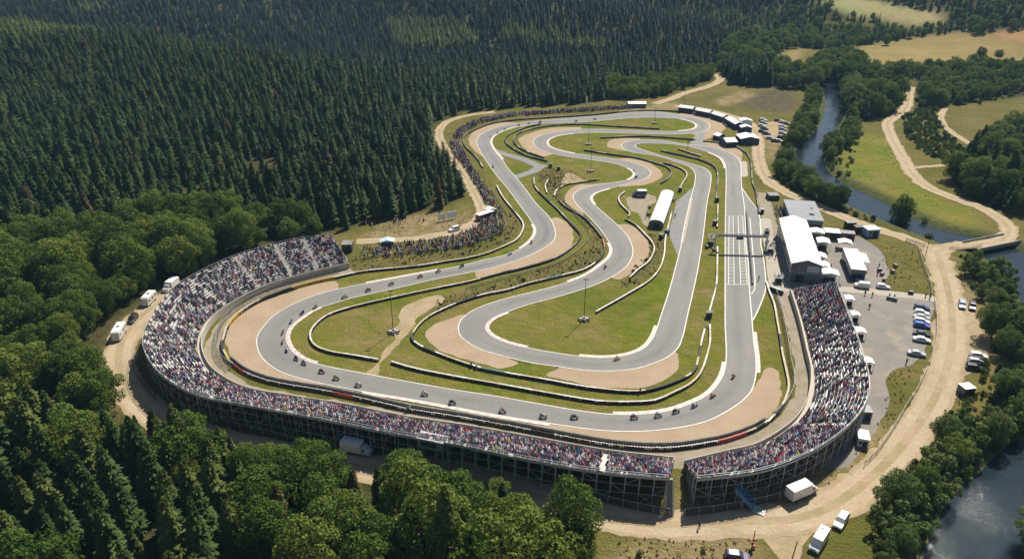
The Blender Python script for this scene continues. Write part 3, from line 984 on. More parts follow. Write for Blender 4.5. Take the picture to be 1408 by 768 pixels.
B = barrier
B([(460, 382), (496, 374), (531.6, 370), (574.6, 366), (617.6, 359), (640, 355.8), (668.7, 348.6), (697, 337), (710, 330), (719, 316), (719, 307), (709, 293), (691.7, 271.5), (683, 255.8)], 'pale topped tyre barrier curving below the crowded bank beside the left straight', 'white')
B([(664, 230), (654.4, 216), (640, 201.6), (637.5, 193), (640, 186), (657, 177), (678.8, 169.4), (714.6, 164.4), (760, 161.4), (799, 159.2), (823, 157), (866, 153), (909, 152), (937.6, 154), (966, 158.7), (977, 160.5), (991.6, 167), (999.5, 174.4)], 'dark tyre barrier round the far bend under the furthest spectators', 'dark')
B([(459, 382.5), (437.6, 387), (409, 394.5), (380, 404.5), (351.6, 417), (330, 431), (314, 448), (308, 464.6), (306, 472), (306.5, 480), (314, 494.5)], 'tyre barrier with yellow painted stretches round the big left bend', 'yellow', 1.1)
B([(314.5, 495.5), (336, 511.6), (364.5, 523), (400, 530.5), (443, 537.5), (499, 549), (561.8, 563.3), (639, 575.5), (663, 580), (706, 587.5), (749, 596), (819, 609), (843, 612.5), (886, 616.5), (929, 616), (972, 610), (999, 604.5), (1037, 591), (1054.5, 581)], 'white topped tyre wall in front of the concrete wall facing the front grandstand', 'front', 1.0, (.55, 1.7), 1)
B([(1056, 580), (1073, 561.5), (1082, 543), (1084.3, 530), (1081.7, 513), (1076, 487), (1071.6, 458.7), (1068, 438.6), (1064.5, 418.8), (1057, 399), (1054, 388)], 'cream topped tyre barrier along the foot of the main straight by the packed right stand', 'cream')
B([(1043.5, 293), (1039, 263), (1034.6, 251.5), (1033, 230), (1030, 216), (1020, 206), (1006, 199.5), (984.5, 195.5), (968, 194)], 'dark tyre barrier between the marquees and the top of the main straight', 'dark')
B([(659, 384), (640, 388.7), (603, 396), (560, 405), (510, 416), (479, 423.7), (452, 433), (436, 444.5), (427.6, 456), (427.6, 467.4), (436, 477), (457.6, 484.4), (480, 488), (518.7, 494.5)], 'white tyre barrier looping round the tip of the infield lawn with the lamp mast', 'white')
B([(662, 383), (683, 377), (726, 367), (761.8, 355.8), (783, 343), (796, 330), (798.5, 323), (783.4, 306), (764.8, 286), (749, 271.5), (736, 257), (734, 244)], 'dark tyre barrier along the gravel trap below the overgrown bank', 'dark')
B([(538.7, 498), (566, 506), (609, 515), (679, 527.4), (749, 540), (819, 551.5), (843, 553), (871.6, 553), (900, 550.8), (929, 538.6), (946, 530), (959, 519), (966, 507), (971.8, 490), (976, 471.5), (976, 447)], 'long white topped tyre barrier on the grass facing the bottom straight', 'white')
B([(829, 329), (831, 341.5), (826, 354), (804.8, 370), (769, 380), (726, 390), (697, 399), (668.7, 404.5), (640, 413), (610, 425), (586, 438), (570, 455), (566.7, 466), (580, 477), (601.8, 486), (637.6, 499), (660, 506)], 'patchy white and black tyre barrier from the bank round the inner left hairpin', 'mix')
B([(661, 506.5), (703, 514.5), (746, 521.7), (789, 529.6), (810, 533), (859, 538), (886, 537.5), (926, 526), (953, 511.6), (960, 493), (964.6, 470), (970, 449)], 'black tyre barrier below the inner bend ending in a white run by the straights', 'mix')
B([(827.5, 326), (814.4, 310), (798.6, 296), (780, 286), (770, 277)], 'short dark tyre barrier along the top of the overgrown bank', 'dark')
B([(859, 264), (851, 271.5), (853, 280), (866, 294.5), (863.8, 298)], 'short white tyre barrier at the corner of the gravel yard', 'white')
B([(860, 301.6), (873, 309), (887.4, 323), (897, 334), (899.5, 343), (891.6, 360), (877, 371.5), (866, 382)], 'white tyre barrier behind the gravel trap beside the white marquee', 'white')
B([(924, 291), (919, 311), (914.7, 330), (913, 351.5), (906, 371.5), (891.6, 387), (863, 404.5), (820, 429)], 'long smooth white tyre wall sweeping across the lawn by the lamp mast', 'white')
B([(987, 282), (986.5, 300), (986, 312)], 'short white tyre barrier left of the main straight behind the gantry', 'white')
B([(986.5, 340), (986, 366), (984.8, 391.6), (974.7, 431.7)], 'white tyre barrier on the grass between the two straights below the gantry', 'white')
B([(984.4, 273), (985.8, 258.7), (987, 243), (981.6, 229), (963, 220), (941.5, 214.5), (920, 210), (909, 207)], 'dark topped tyre barrier curving between the second hairpin and the main straight', 'dark')
B([(803.6, 206.6), (837, 212), (873, 217), (901.8, 224.6), (917.5, 230), (923, 238), (917.5, 247), (909, 252)], 'dark tyre barrier round the gravel of the tight infield bend', 'dark')
B([(913, 224.6), (930, 229), (942, 236), (944.4, 242), (940, 250), (934.7, 259)], 'cream tyre barrier beside the second straight above the white marquee', 'cream')
B([(825.8, 189.5), (866, 187.8), (894.6, 187.8), (923, 189.6), (954.8, 192)], 'straight dark tyre barrier between the two far hairpins', 'dark')
B([(906, 177), (866, 175), (837, 173.2), (799, 171), (757.6, 172.8), (733, 177), (714.6, 183), (707, 191.6), (709, 198.8), (724.6, 208.8), (747.6, 216.7)], 'dark tyre barrier curling round the outside of the far inner hairpin', 'dark')
B([(743, 170.6), (721.8, 176), (699, 186), (695, 194.5), (703, 203), (721.8, 213), (751.9, 221.7)], 'dark topped outer tyre barrier round the lawn of the far bend', 'dark')
B([(933, 205), (948, 210), (963, 214.5)], 'short white tyre barrier by the lamp post below the far hairpin', 'white')
B([(762, 269), (766, 261), (779, 254), (790, 251.6), (801.5, 250), (823, 247)], 'low dark and red tyre barrier above the narrow bend', 'mix', .7)
B([(752, 265), (749.7, 255), (754, 247)], 'short pale tyre barrier at the head of the overgrown bank', 'white', .7)

# pit wall with green debris fence
P = resample(spline(pts([(1026, 293), (1028, 320), (1030.5, 345), (1033, 375), (1034.5, 392)]), 1.5), 1.0)
nn = normals2(P)
o = thing('pit_wall', 'low concrete pit wall with green top between pit lane and main straight', 'wall', (P[0][0], P[0][1], 0))
mb = MB()
Q, Q2, n = P[:, :2] - nn * .2, P[:, :2] + nn * .2, len(P)
mb.strip(np.c_[Q, np.zeros(n)], np.c_[Q, np.full(n, .9)]).strip(np.c_[Q, np.full(n, .9)], np.c_[Q2, np.full(n, .9)]).strip(np.c_[Q2, np.full(n, .9)], np.c_[Q2, np.zeros(n)])
me = mb.me('wall')
me.transform(Matrix.Translation(-o.location))
link('wall', me, o, M_bgrey)
mb = MB().strip(np.c_[Q * .5 + Q2 * .5, np.full(n, .9)], np.c_[Q * .5 + Q2 * .5, np.full(n, 1.7)])
me = mb.me('netting')
me.transform(Matrix.Translation(-o.location))


def wire_mat(name, colr, cover):
    """woven wire or netting: threads and gaps, by position"""
    m, nt, b = new_mat(name)
    b.inputs['Base Color'].default_value = (*colr, 1)
    b.inputs['Roughness'].default_value = .6
    vo = nt.nodes.new('ShaderNodeTexWhiteNoise')
    sc_ = nt.nodes.new('ShaderNodeVectorMath')
    sc_.operation = 'SCALE'
    sc_.inputs['Scale'].default_value = 25
    L(nt, geo_pos(nt), sc_.inputs[0])
    sn = nt.nodes.new('ShaderNodeVectorMath')
    sn.operation = 'FLOOR'
    L(nt, sc_.outputs[0], sn.inputs[0])
    L(nt, sn.outputs[0], vo.inputs['Vector'])
    L(nt, math_(nt, 'LESS_THAN', vo.outputs['Value'], cover), b.inputs['Alpha'])
    return m


M_green_net = wire_mat('green_netting', (.03, .16, .06), .7)
M_fence = wire_mat('fence_mesh', (.16, .17, .17), .42)
M_darknet = wire_mat('dark_screen_netting', (.035, .042, .042), .8)
link('netting', me, o, M_green_net)


def fence(px, label, h=1.9, mat=None, step=3.2, name='mesh_fence', z0=0.0):
    P = resample(spline(pts(px), 1.5), step)
    c0 = Vector((*P[len(P) // 2][:2], 0))
    o = thing(name, label, 'fence', c0, 0, 'fences round the circuit')
    F_ = resample(P, 1.0)
    n = len(F_)
    mb = MB().strip(np.c_[F_[:, :2], np.full(n, .05)], np.c_[F_[:, :2], np.full(n, h)])
    me = mb.me('mesh_panel')
    me.transform(Matrix.Translation(-c0))
    link('mesh_panel', me, o, mat or M_fence)
    mb = MB()
    for i in range(n - 1):
        mb.bar((*F_[i][:2], h), (*F_[i + 1][:2], h), .035, 4)
    me = mb.me('top_rail')
    me.transform(Matrix.Translation(-c0))
    link('top_rail', me, o, M_steel)
    pm = MB().bar((0, 0, 0), (0, 0, h + .15), .05, 5).me('post')
    pm.materials.append(M_steel)
    for p in P[:100]:
        q = link('post', pm, o)
        q.location = Vector((p[0], p[1], 0)) - c0
    return o


fence([(816, 686), (840, 693), (880, 702), (919, 709)], 'dark screened mesh fence below the scaffold of the curved stand', 2.0, M_darknet)
fence([(941, 709), (970, 706), (1010, 700), (1040, 694), (1071, 687)], 'dark screened mesh fence in front of the blue stair of the right stand', 2.0, M_darknet)
fence([(184, 492), (190, 515), (200, 532), (216, 552)], 'wire fence on the dirt road side behind the left end of the curved stand', 2.0, M_darknet)
fence([(300, 583), (340, 594), (380, 603), (412, 612)], 'dark mesh fence glimpsed between the firs below the curved stand', 2.0, M_darknet)
fence([(1274, 508), (1262, 535), (1246, 560), (1228, 590), (1206, 622), (1188, 640)], 'mesh fence between the grass patch and the dirt road', 1.6)
fence([(1272, 340), (1262, 337), (1245, 332)], 'short mesh fence at the paddock corner by the junction pole', 1.5)
fence([(1262, 344), (1270, 370), (1279, 395), (1280, 408)], 'mesh fence along the dry grass triangle beside the dirt road', 1.5)
fence([(1284, 415), (1287, 440), (1286, 470), (1278, 500)], 'mesh fence behind the row of parked cars', 1.5)
fence([(468, 374), (430, 384), (395, 394), (362, 408), (330, 425), (308, 445), (299, 470), (302, 492), (318, 508)], 'tall debris fence behind the yellow tyre barrier', 2.4)
fence([(1063, 576), (1082, 556), (1091, 532), (1086, 500), (1080, 462), (1074, 430), (1066, 405)], 'debris fence behind the cream tyre barrier by the right stand', 2.2)
fence([(1350, 338), (1330, 343), (1305, 343)], 'low rail fence on the river side of the junction', 1.1)
fence([(640, 399), (683, 387), (726, 376), (761.8, 366), (790, 350), (806, 335), (811, 322), (801, 307), (788, 294)], 'pale low rail fence along the overgrown bank', 1.1, None, 6.0)
fence([(470, 362), (540, 351), (600, 345), (655, 334), (688, 320), (700, 303), (690, 285), (676, 262)], 'low rail fence at the foot of the crowded bank', 1.0, None, 4.0)

# ------------------------------------------------------------------ lamp masts
M_mast = plain('mast_paint', (.045, .045, .045), .5, .3)


def mast(px, py, h, label, base=True):
    x, y, _ = at(px, py)
    o = thing('lamp_mast', label, 'lamp mast', (x, y, 0), 0, 'lamp masts on the infield lawns')
    MB().bar((0, 0, 0), (0, 0, h), .13, 8, r2=.07).build('pole', M_mast, o)
    mb = MB().bar((-.7, 0, h), (.7, 0, h), .05, 6)
    mb.build('crossarm', M_mast, o)
    for s in (-.55, 0, .55):
        MB().box((s, -.12, h + .12), (.42, .25, .3)).build('floodlight', M_dsteel, o)
    if base:
        for k, (dx, dy, w) in enumerate(((-.9, -.1, 0), (.85, .15, .3), (.05, .75, .1), (0, -.7, -.2))):
            MB().box((dx, dy, .4), (1.0, .8, .75), w, taper=.88).build('ballast_block', M_bwhite if k < 3 else M_bgrey, o, bevel=.06)
        mb = MB()
        for k in range(7):
            a = k * .9 + .3
            mb.cyl((1.55 * math.cos(a), 1.35 * math.sin(a), .22), .34, .42, 2, 8)
        mb.build('tyre_ring', M_tyre, o)
    return o


mast(541, 457, 13.5, 'tall lamp mast on white ballast by the bare earth infield path')
mast(803, 440, 13.5, 'tall lamp mast on white ballast in the big inner lawn')
mast(809, 199, 12.0, 'lamp mast on the lawn inside the far inner hairpin')
mast(812, 236, 11.5, 'lamp mast on the bright lawn below the far inner hairpin')
mast(900, 170, 8.5, 'short lamp mast on the upper lawn inside the far bend')
mast(941, 144, 9.5, 'thin dark mast behind the row of white marquees', False)
mast(945.5, 204, 4.0, 'short post with a lamp beside the far hairpin exit', False)

# power pole at the junction, and a short one by the bridge
for px, py, h, lab in ((1274, 345, 6.5, 'wooden pole with a crossarm at the dirt road junction'), (976, 446, 4.2, 'thin post at the tip of the double tyre barriers'), (1089, 768, 4.5, 'leaning dark wooden post at the roadside near the campervan'), (1034, 752, 4.2, 'short wooden post with red boxes by the dirt road fork')):
    x, y, _ = at(px, py)
    o = thing('wooden_pole', lab, 'pole', (x, y, 0))
    MB().bar((0, 0, 0), (.25 if 'lean' in lab else 0, 0, h), .12, 7, r2=.09).build('pole', plain('pole_wood', (.10, .075, .05), .9), o)
    if 'crossarm' in lab:
        MB().bar((-.8, 0, h - .4), (.8, 0, h - .4), .07, 5).build('crossarm', M_dsteel, o)
    if 'red boxes' in lab:
        for q, zz in enumerate((.5, 1.3, 2.2)):
            MB().box((.25 - .4 * (q % 2), -.2, zz), (.6, .4, .5), .3 * q).build('red_box', M_bred, o, bevel=.04)
# ------------------------------------------------------------------ people
SKIN = plain('skin', (.42, .24, .16), .6, c2=(.36, .19, .12))
HAIR = plain('hair', (.045, .028, .018), .7, c2=(.12, .075, .04))
TROUS = plain('dark_trousers', (.035, .038, .055), .8, c2=(.075, .070, .075))
SHOE = plain('shoe', (.04, .04, .04), .6)
SHIRTS = {'white': (.62, .61, .58), 'black': (.022, .022, .026), 'red': (.42, .035, .035), 'blue': (.045, .10, .36), 'pink': (.55, .25, .30), 'grey': (.22, .22, .24), 'maroon': (.16, .03, .05), 'green': (.05, .17, .09), 'navy': (.025, .03, .08), 'yellow': (.60, .42, .06)}
SHIRT_M = {k: plain('shirt_' + k, v, .85, c2=tuple(q * .7 for q in v), scale=3) for k, v in SHIRTS.items()}


def crowd_mat(name, stops, seed=0.0):
    m, nt, b = new_mat(name)
    oi = nt.nodes.new('ShaderNodeObjectInfo')
    cr = nt.nodes.new('ShaderNodeValToRGB')
    cr.color_ramp.interpolation = 'CONSTANT'
    e = cr.color_ramp.elements
    w = np.cumsum([s[1] for s in stops])
    w = w / w[-1]
    e[0].position = 0
    e[0].color = (*stops[0][0], 1)
    e[1].position = float(w[0])
    e[1].color = (*stops[1][0], 1)
    for i in range(2, len(stops)):
        q = e.new(float(w[i - 1]))
        q.color = (*stops[i][0], 1)
    fr = math_(nt, 'FRACT', math_(nt, 'ADD', math_(nt, 'MULTIPLY', oi.outputs['Random'], 7.31 if seed else 1.0), seed))
    L(nt, fr, cr.inputs['Fac'])
    L(nt, cr.outputs['Color'], b.inputs['Base Color'])
    b.inputs['Roughness'].default_value = .85
    return m


S_ = SHIRTS
CROWD_SHIRT = crowd_mat('crowd_clothing', [(S_['white'], 19), (S_['black'], 28), (S_['red'], 3), (S_['maroon'], 11), (S_['blue'], 2), (S_['pink'], 5), (S_['grey'], 14), (S_['navy'], 14), (S_['green'], 1.5), (S_['yellow'], 1), ((.24, .17, .22), 12), ((.10, .14, .22), 5)])
CROWD_HAIR = crowd_mat('crowd_hair', [((.02, .014, .012), 45), ((.10, .06, .03), 25), ((.30, .20, .09), 8), ((.55, .53, .50), 12), ((.40, .05, .05), 5), ((.04, .08, .25), 5)], .37)
CROWD_LEG = crowd_mat('crowd_trousers', [((.03, .033, .05), 50), ((.07, .09, .16), 25), ((.26, .22, .16), 15), ((.40, .38, .34), 10)], .71)

J = ['pelvis', 'chest', 'neck', 'head', 'crown', 'hl', 'kl', 'al', 'tl', 'hr', 'kr', 'ar', 'tr', 'sl', 'el', 'wl', 'fl', 'sr', 'er', 'wr', 'fr', 'nose']
EDG = [('pelvis', 'chest'), ('chest', 'neck'), ('neck', 'head'), ('head', 'crown'), ('pelvis', 'hl'), ('hl', 'kl'), ('kl', 'al'), ('al', 'tl'), ('pelvis', 'hr'), ('hr', 'kr'), ('kr', 'ar'), ('ar', 'tr'), ('chest', 'sl'), ('sl', 'el'), ('el', 'wl'), ('wl', 'fl'), ('chest', 'sr'), ('sr', 'er'), ('er', 'wr'), ('wr', 'fr'), ('head', 'nose')]
RAD = dict(pelvis=.15, chest=.15, neck=.06, head=.10, crown=.095, hl=.095, kl=.065, al=.045, tl=.05, hr=.095, kr=.065, ar=.045, tr=.05, sl=.07, el=.05, wl=.035, fl=.045, sr=.07, er=.05, wr=.035, fr=.045, nose=.03)
BASE = dict(pelvis=(0, 0, .93), chest=(0, .0, 1.28), neck=(0, .01, 1.47), head=(0, .03, 1.58), crown=(0, .02, 1.68), nose=(0, .13, 1.58),
            hl=(-.1, 0, .88), kl=(-.11, .02, .48), al=(-.12, -.02, .09), tl=(-.13, .13, .05), hr=(.1, 0, .88), kr=(.11, .03, .48), ar=(.12, 0, .09), tr=(.13, .15, .05),
            sl=(-.18, 0, 1.38), el=(-.25, -.02, 1.10), wl=(-.25, .08, .87), fl=(-.24, .11, .79), sr=(.18, 0, 1.38), er=(.25, -.02, 1.10), wr=(.25, .08, .87), fr=(.24, .11, .79))


def pose(**k):
    d = dict(BASE)
    d.update(k)
    return d


SEAT = pose(pelvis=(0, 0, .12), chest=(0, .05, .46), neck=(0, .08, .64), head=(0, .11, .75), crown=(0, .10, .85), nose=(0, .21, .74),
            hl=(-.1, .05, .10), kl=(-.13, .45, .12), al=(-.13, .46, -.32), tl=(-.14, .60, -.37), hr=(.1, .05, .10), kr=(.14, .45, .12), ar=(.14, .44, -.32), tr=(.15, .58, -.37),
            sl=(-.18, .05, .55), el=(-.25, .10, .30), wl=(-.16, .32, .22), fl=(-.10, .38, .21), sr=(.18, .05, .55), er=(.25, .12, .30), wr=(.16, .34, .22), fr=(.11, .40, .21))
SEAT2 = dict(SEAT, chest=(0, .12, .44), neck=(0, .19, .61), head=(.01, .24, .71), crown=(.01, .24, .81), nose=(.03, .34, .69), sl=(-.18, .14, .53), el=(-.24, .30, .30), wl=(-.10, .42, .22), sr=(.18, .14, .53), er=(.24, .32, .30), wr=(.10, .44, .22), fl=(-.05, .47, .24), fr=(.05, .49, .24))
SEAT3 = dict(SEAT, er=(.30, .12, .62), wr=(.26, .14, .86), fr=(.25, .15, .95))
STAND2 = pose(er=(.27, .04, 1.12), wr=(.12, .22, 1.18), fr=(.05, .26, 1.20), el=(-.27, .04, 1.12), wl=(-.12, .22, 1.16), fl=(-.04, .26, 1.17))
STAND3 = pose(kl=(-.12, .14, .48), al=(-.11, .22, .10), tl=(-.11, .36, .05), kr=(.11, -.02, .47), ar=(.12, -.26, .12), tr=(.12, -.14, .05), er=(.26, .12, 1.12), wr=(.24, .28, .98), fr=(.23, .33, .93), el=(-.25, -.14, 1.12), wl=(-.24, -.12, .88), fl=(-.23, -.10, .80))
RIDE = pose(pelvis=(0, -.42, .86), chest=(0, -.02, 1.10), neck=(0, .16, 1.20), head=(0, .27, 1.28), crown=(0, .25, 1.38), nose=(0, .38, 1.26),
            hl=(-.11, -.38, .84), kl=(-.27, .02, .70), al=(-.22, -.34, .40), tl=(-.22, -.22, .34), hr=(.11, -.38, .84), kr=(.27, .02, .70), ar=(.22, -.34, .40), tr=(.22, -.22, .34),
            sl=(-.18, .08, 1.14), el=(-.32, .28, .96), wl=(-.30, .52, .93), fl=(-.30, .58, .92), sr=(.18, .08, 1.14), er=(.32, .28, .96), wr=(.30, .52, .93), fr=(.30, .58, .92))


def body_mesh(name, ps, sub=0):
    me = bpy.data.meshes.new(name)
    me.from_pydata([ps[j] for j in J], [(J.index(a), J.index(b_)) for a, b_ in EDG], [])
    o = bpy.data.objects.new('tmp_body', me)
    COL.objects.link(o)
    md = o.modifiers.new('skin', 'SKIN')
    md.use_smooth_shade = True
    for i, j in enumerate(J):
        v = me.skin_vertices[0].data[i]
        v.radius = (RAD[j], RAD[j] * (.75 if j in ('chest', 'pelvis') else 1))
        v.use_root = (j == 'pelvis')
    if sub:
        s = o.modifiers.new('sub', 'SUBSURF')
        s.levels = sub
    dg = bpy.context.evaluated_depsgraph_get()
    r = bpy.data.meshes.new_from_object(o.evaluated_get(dg))
    r.name = name
    bpy.data.objects.remove(o)
    bpy.data.meshes.remove(me)
    # clothes by the nearest bone
    jp = {k: Vector(v) for k, v in ps.items()}
    bones = [(a, b_, 0 if {a, b_} & {'chest', 'sl', 'sr'} and not {a, b_} & {'neck'} else (0 if (a, b_) in (('sl', 'el'), ('sr', 'er')) else
              (2 if a in ('pelvis', 'hl', 'hr', 'kl', 'kr') and b_ != 'chest' else (3 if a in ('al', 'ar') else 1)))) for a, b_ in EDG]
    mi = []
    hd = jp['head']
    fwd = (jp['nose'] - hd).normalized()
    for p in r.polygons:
        c = p.center
        best, bi = 1e9, 1
        for a, b_, m_ in bones:
            A, B2 = jp[a], jp[b_]
            t = max(0, min(1, (c - A).dot(B2 - A) / max((B2 - A).length_squared, 1e-9)))
            d = (c - A - t * (B2 - A)).length
            if d < best:
                best, bi = d, m_
                nm = (a, b_)
        if nm in (('head', 'crown'), ('neck', 'head')) and ((c - hd).dot(fwd) < .03 or c.z > hd.z + .07):
            bi = 4 if c.z > hd.z - .04 else 1
        mi.append(bi)
    r.polygons.foreach_set('material_index', np.array(mi, dtype=np.int32))
    r.materials.clear()
    return r


def dressed(me, shirt, hair=None, legs=None, skin=None, name=None):
    m2 = me.copy()
    m2.name = name or me.name
    for m in (shirt, skin or SKIN, legs or TROUS, SHOE, hair or HAIR):
        m2.materials.append(m)
    return m2


POSES = {'sit_a': body_mesh('person', SEAT), 'sit_b': body_mesh('person', SEAT2), 'sit_c': body_mesh('person', SEAT3), 'stand_a': body_mesh('person', BASE), 'stand_b': body_mesh('person', STAND2), 'walk': body_mesh('person', STAND3), 'ride': body_mesh('person', RIDE, 1)}
PERSON_ME = {}


def person_mesh(p, shirt):
    if (p, shirt) not in PERSON_ME:
        PERSON_ME[(p, shirt)] = dressed(POSES[p], SHIRT_M[shirt], name='person')
    return PERSON_ME[(p, shirt)]


def person(p, shirt, loc, rz, label, group=None):
    o = link('person', person_mesh(p, shirt))
    o.location = loc
    o.rotation_euler = (0, 0, rz)
    return tag(o, label, 'person', group)


# ---- instancing of what nobody could count
def scatter(name, protos, P, rot, scale, var, label, cat, mat_tilt=None, kind='stuff', group=None):
    """protos: list of lists of objects; P (n,3)"""
    me = bpy.data.meshes.new(name)
    me.vertices.add(len(P))
    me.vertices.foreach_set('co', np.asarray(P, dtype=np.float32).ravel())
    fattr(me, 'rz', rot)
    fattr(me, 'sc', scale)
    a = me.attributes.new('var', 'INT', 'POINT')
    a.data.foreach_set('value', np.asarray(var, dtype=np.int32))
    me.update()
    o = link(name, me)
    ng = bpy.data.node_groups.new(name, 'GeometryNodeTree')
    ng.interface.new_socket('Geometry', in_out='INPUT', socket_type='NodeSocketGeometry')
    ng.interface.new_socket('Geometry', in_out='OUTPUT', socket_type='NodeSocketGeometry')
    gi, go = ng.nodes.new('NodeGroupInput'), ng.nodes.new('NodeGroupOutput')
    jn = ng.nodes.new('GeometryNodeJoinGeometry')

    def na(n_, t):
        q = ng.nodes.new('GeometryNodeInputNamedAttribute')
        q.data_type = t
        q.inputs['Name'].default_value = n_
        return q.outputs['Attribute']
    rzv = ng.nodes.new('ShaderNodeCombineXYZ')
    ng.links.new(na('rz', 'FLOAT'), rzv.inputs['Z'])
    e2r = ng.nodes.new('FunctionNodeEulerToRotation')
    ng.links.new(rzv.outputs[0], e2r.inputs[0])
    va, sa = na('var', 'INT'), na('sc', 'FLOAT')
    for k, objs in enumerate(protos):
        cmp_ = ng.nodes.new('FunctionNodeCompare')
        cmp_.data_type = 'INT'
        cmp_.operation = 'EQUAL'
        ii_ = [s for s in cmp_.inputs if s.type == 'INT' and s.enabled]
        ng.links.new(va, ii_[0])
        ii_[1].default_value = k
        src = []
        for ob in objs:
            oi = ng.nodes.new('GeometryNodeObjectInfo')
            oi.transform_space = 'ORIGINAL'
            oi.inputs['Object'].default_value = ob
            src.append(oi.outputs['Geometry'])
        if len(src) > 1:
            j2 = ng.nodes.new('GeometryNodeJoinGeometry')
            for s in src:
                ng.links.new(s, j2.inputs[0])
            src = [j2.outputs[0]]
        ip = ng.nodes.new('GeometryNodeInstanceOnPoints')
        ng.links.new(gi.outputs[0], ip.inputs['Points'])
        ng.links.new(cmp_.outputs[0], ip.inputs['Selection'])
        ng.links.new(src[0], ip.inputs['Instance'])
        ng.links.new(e2r.outputs[0], ip.inputs['Rotation'])
        ng.links.new(sa, ip.inputs['Scale'])
        ng.links.new(ip.outputs[0], jn.inputs[0])
    ng.links.new(jn.outputs[0], go.inputs[0])
    md = o.modifiers.new('scatter', 'NODES')
    md.node_group = ng
    return tag(o, label, cat, group, kind)


def proto(me, name):
    """a source for scatter(): kept out of the scene, only its mesh is used"""
    return bpy.data.objects.new(name, me)


CROWD_SIT = [[proto(dressed(POSES[p], CROWD_SHIRT, CROWD_HAIR, CROWD_LEG, name='seated_figure'), 'seated_figure')] for p in ('sit_a', 'sit_b', 'sit_c')]
CROWD_STAND = [[proto(dressed(POSES[p], CROWD_SHIRT, CROWD_HAIR, CROWD_LEG, name='standing_figure'), 'standing_figure')] for p in ('stand_a', 'stand_b', 'walk')]
ORD = ['first', 'second', 'third', 'fourth', 'fifth', 'sixth', 'seventh', 'eighth', 'ninth', 'tenth', 'eleventh', 'twelfth', 'thirteenth', 'fourteenth', 'fifteenth', 'sixteenth', 'seventeenth', 'eighteenth', 'nineteenth']
TENS = ['', '', 'twent', 'thirt', 'fort', 'fift', 'sixt', 'sevent', 'eight', 'ninet']


def ordinal(n):
    if n < 20:
        return ORD[n - 1]
    if n >= 100:
        return 'hundred and ' + ordinal(n - 100) if n > 100 else 'hundredth'
    t, u = divmod(n, 10)
    return TENS[t] + 'ieth' if u == 0 else TENS[t] + 'y-' + ORD[u - 1]


# ------------------------------------------------------------------ grandstands
M_deck = plain('stand_deck', (.30, .29, .27), .8, c2=(.22, .21, .20))
M_bench = plain('bench_plank', (.64, .63, .60), .55, c2=(.50, .49, .47), scale=2)
M_parapet = plain('stand_parapet', (.50, .45, .37), .8, c2=(.38, .34, .28))
M_aisle = plain('aisle_steps', (.42, .37, .30), .85, c2=(.32, .28, .23))
SEATS = []     # (x, y, z, rz, stand, row, u)


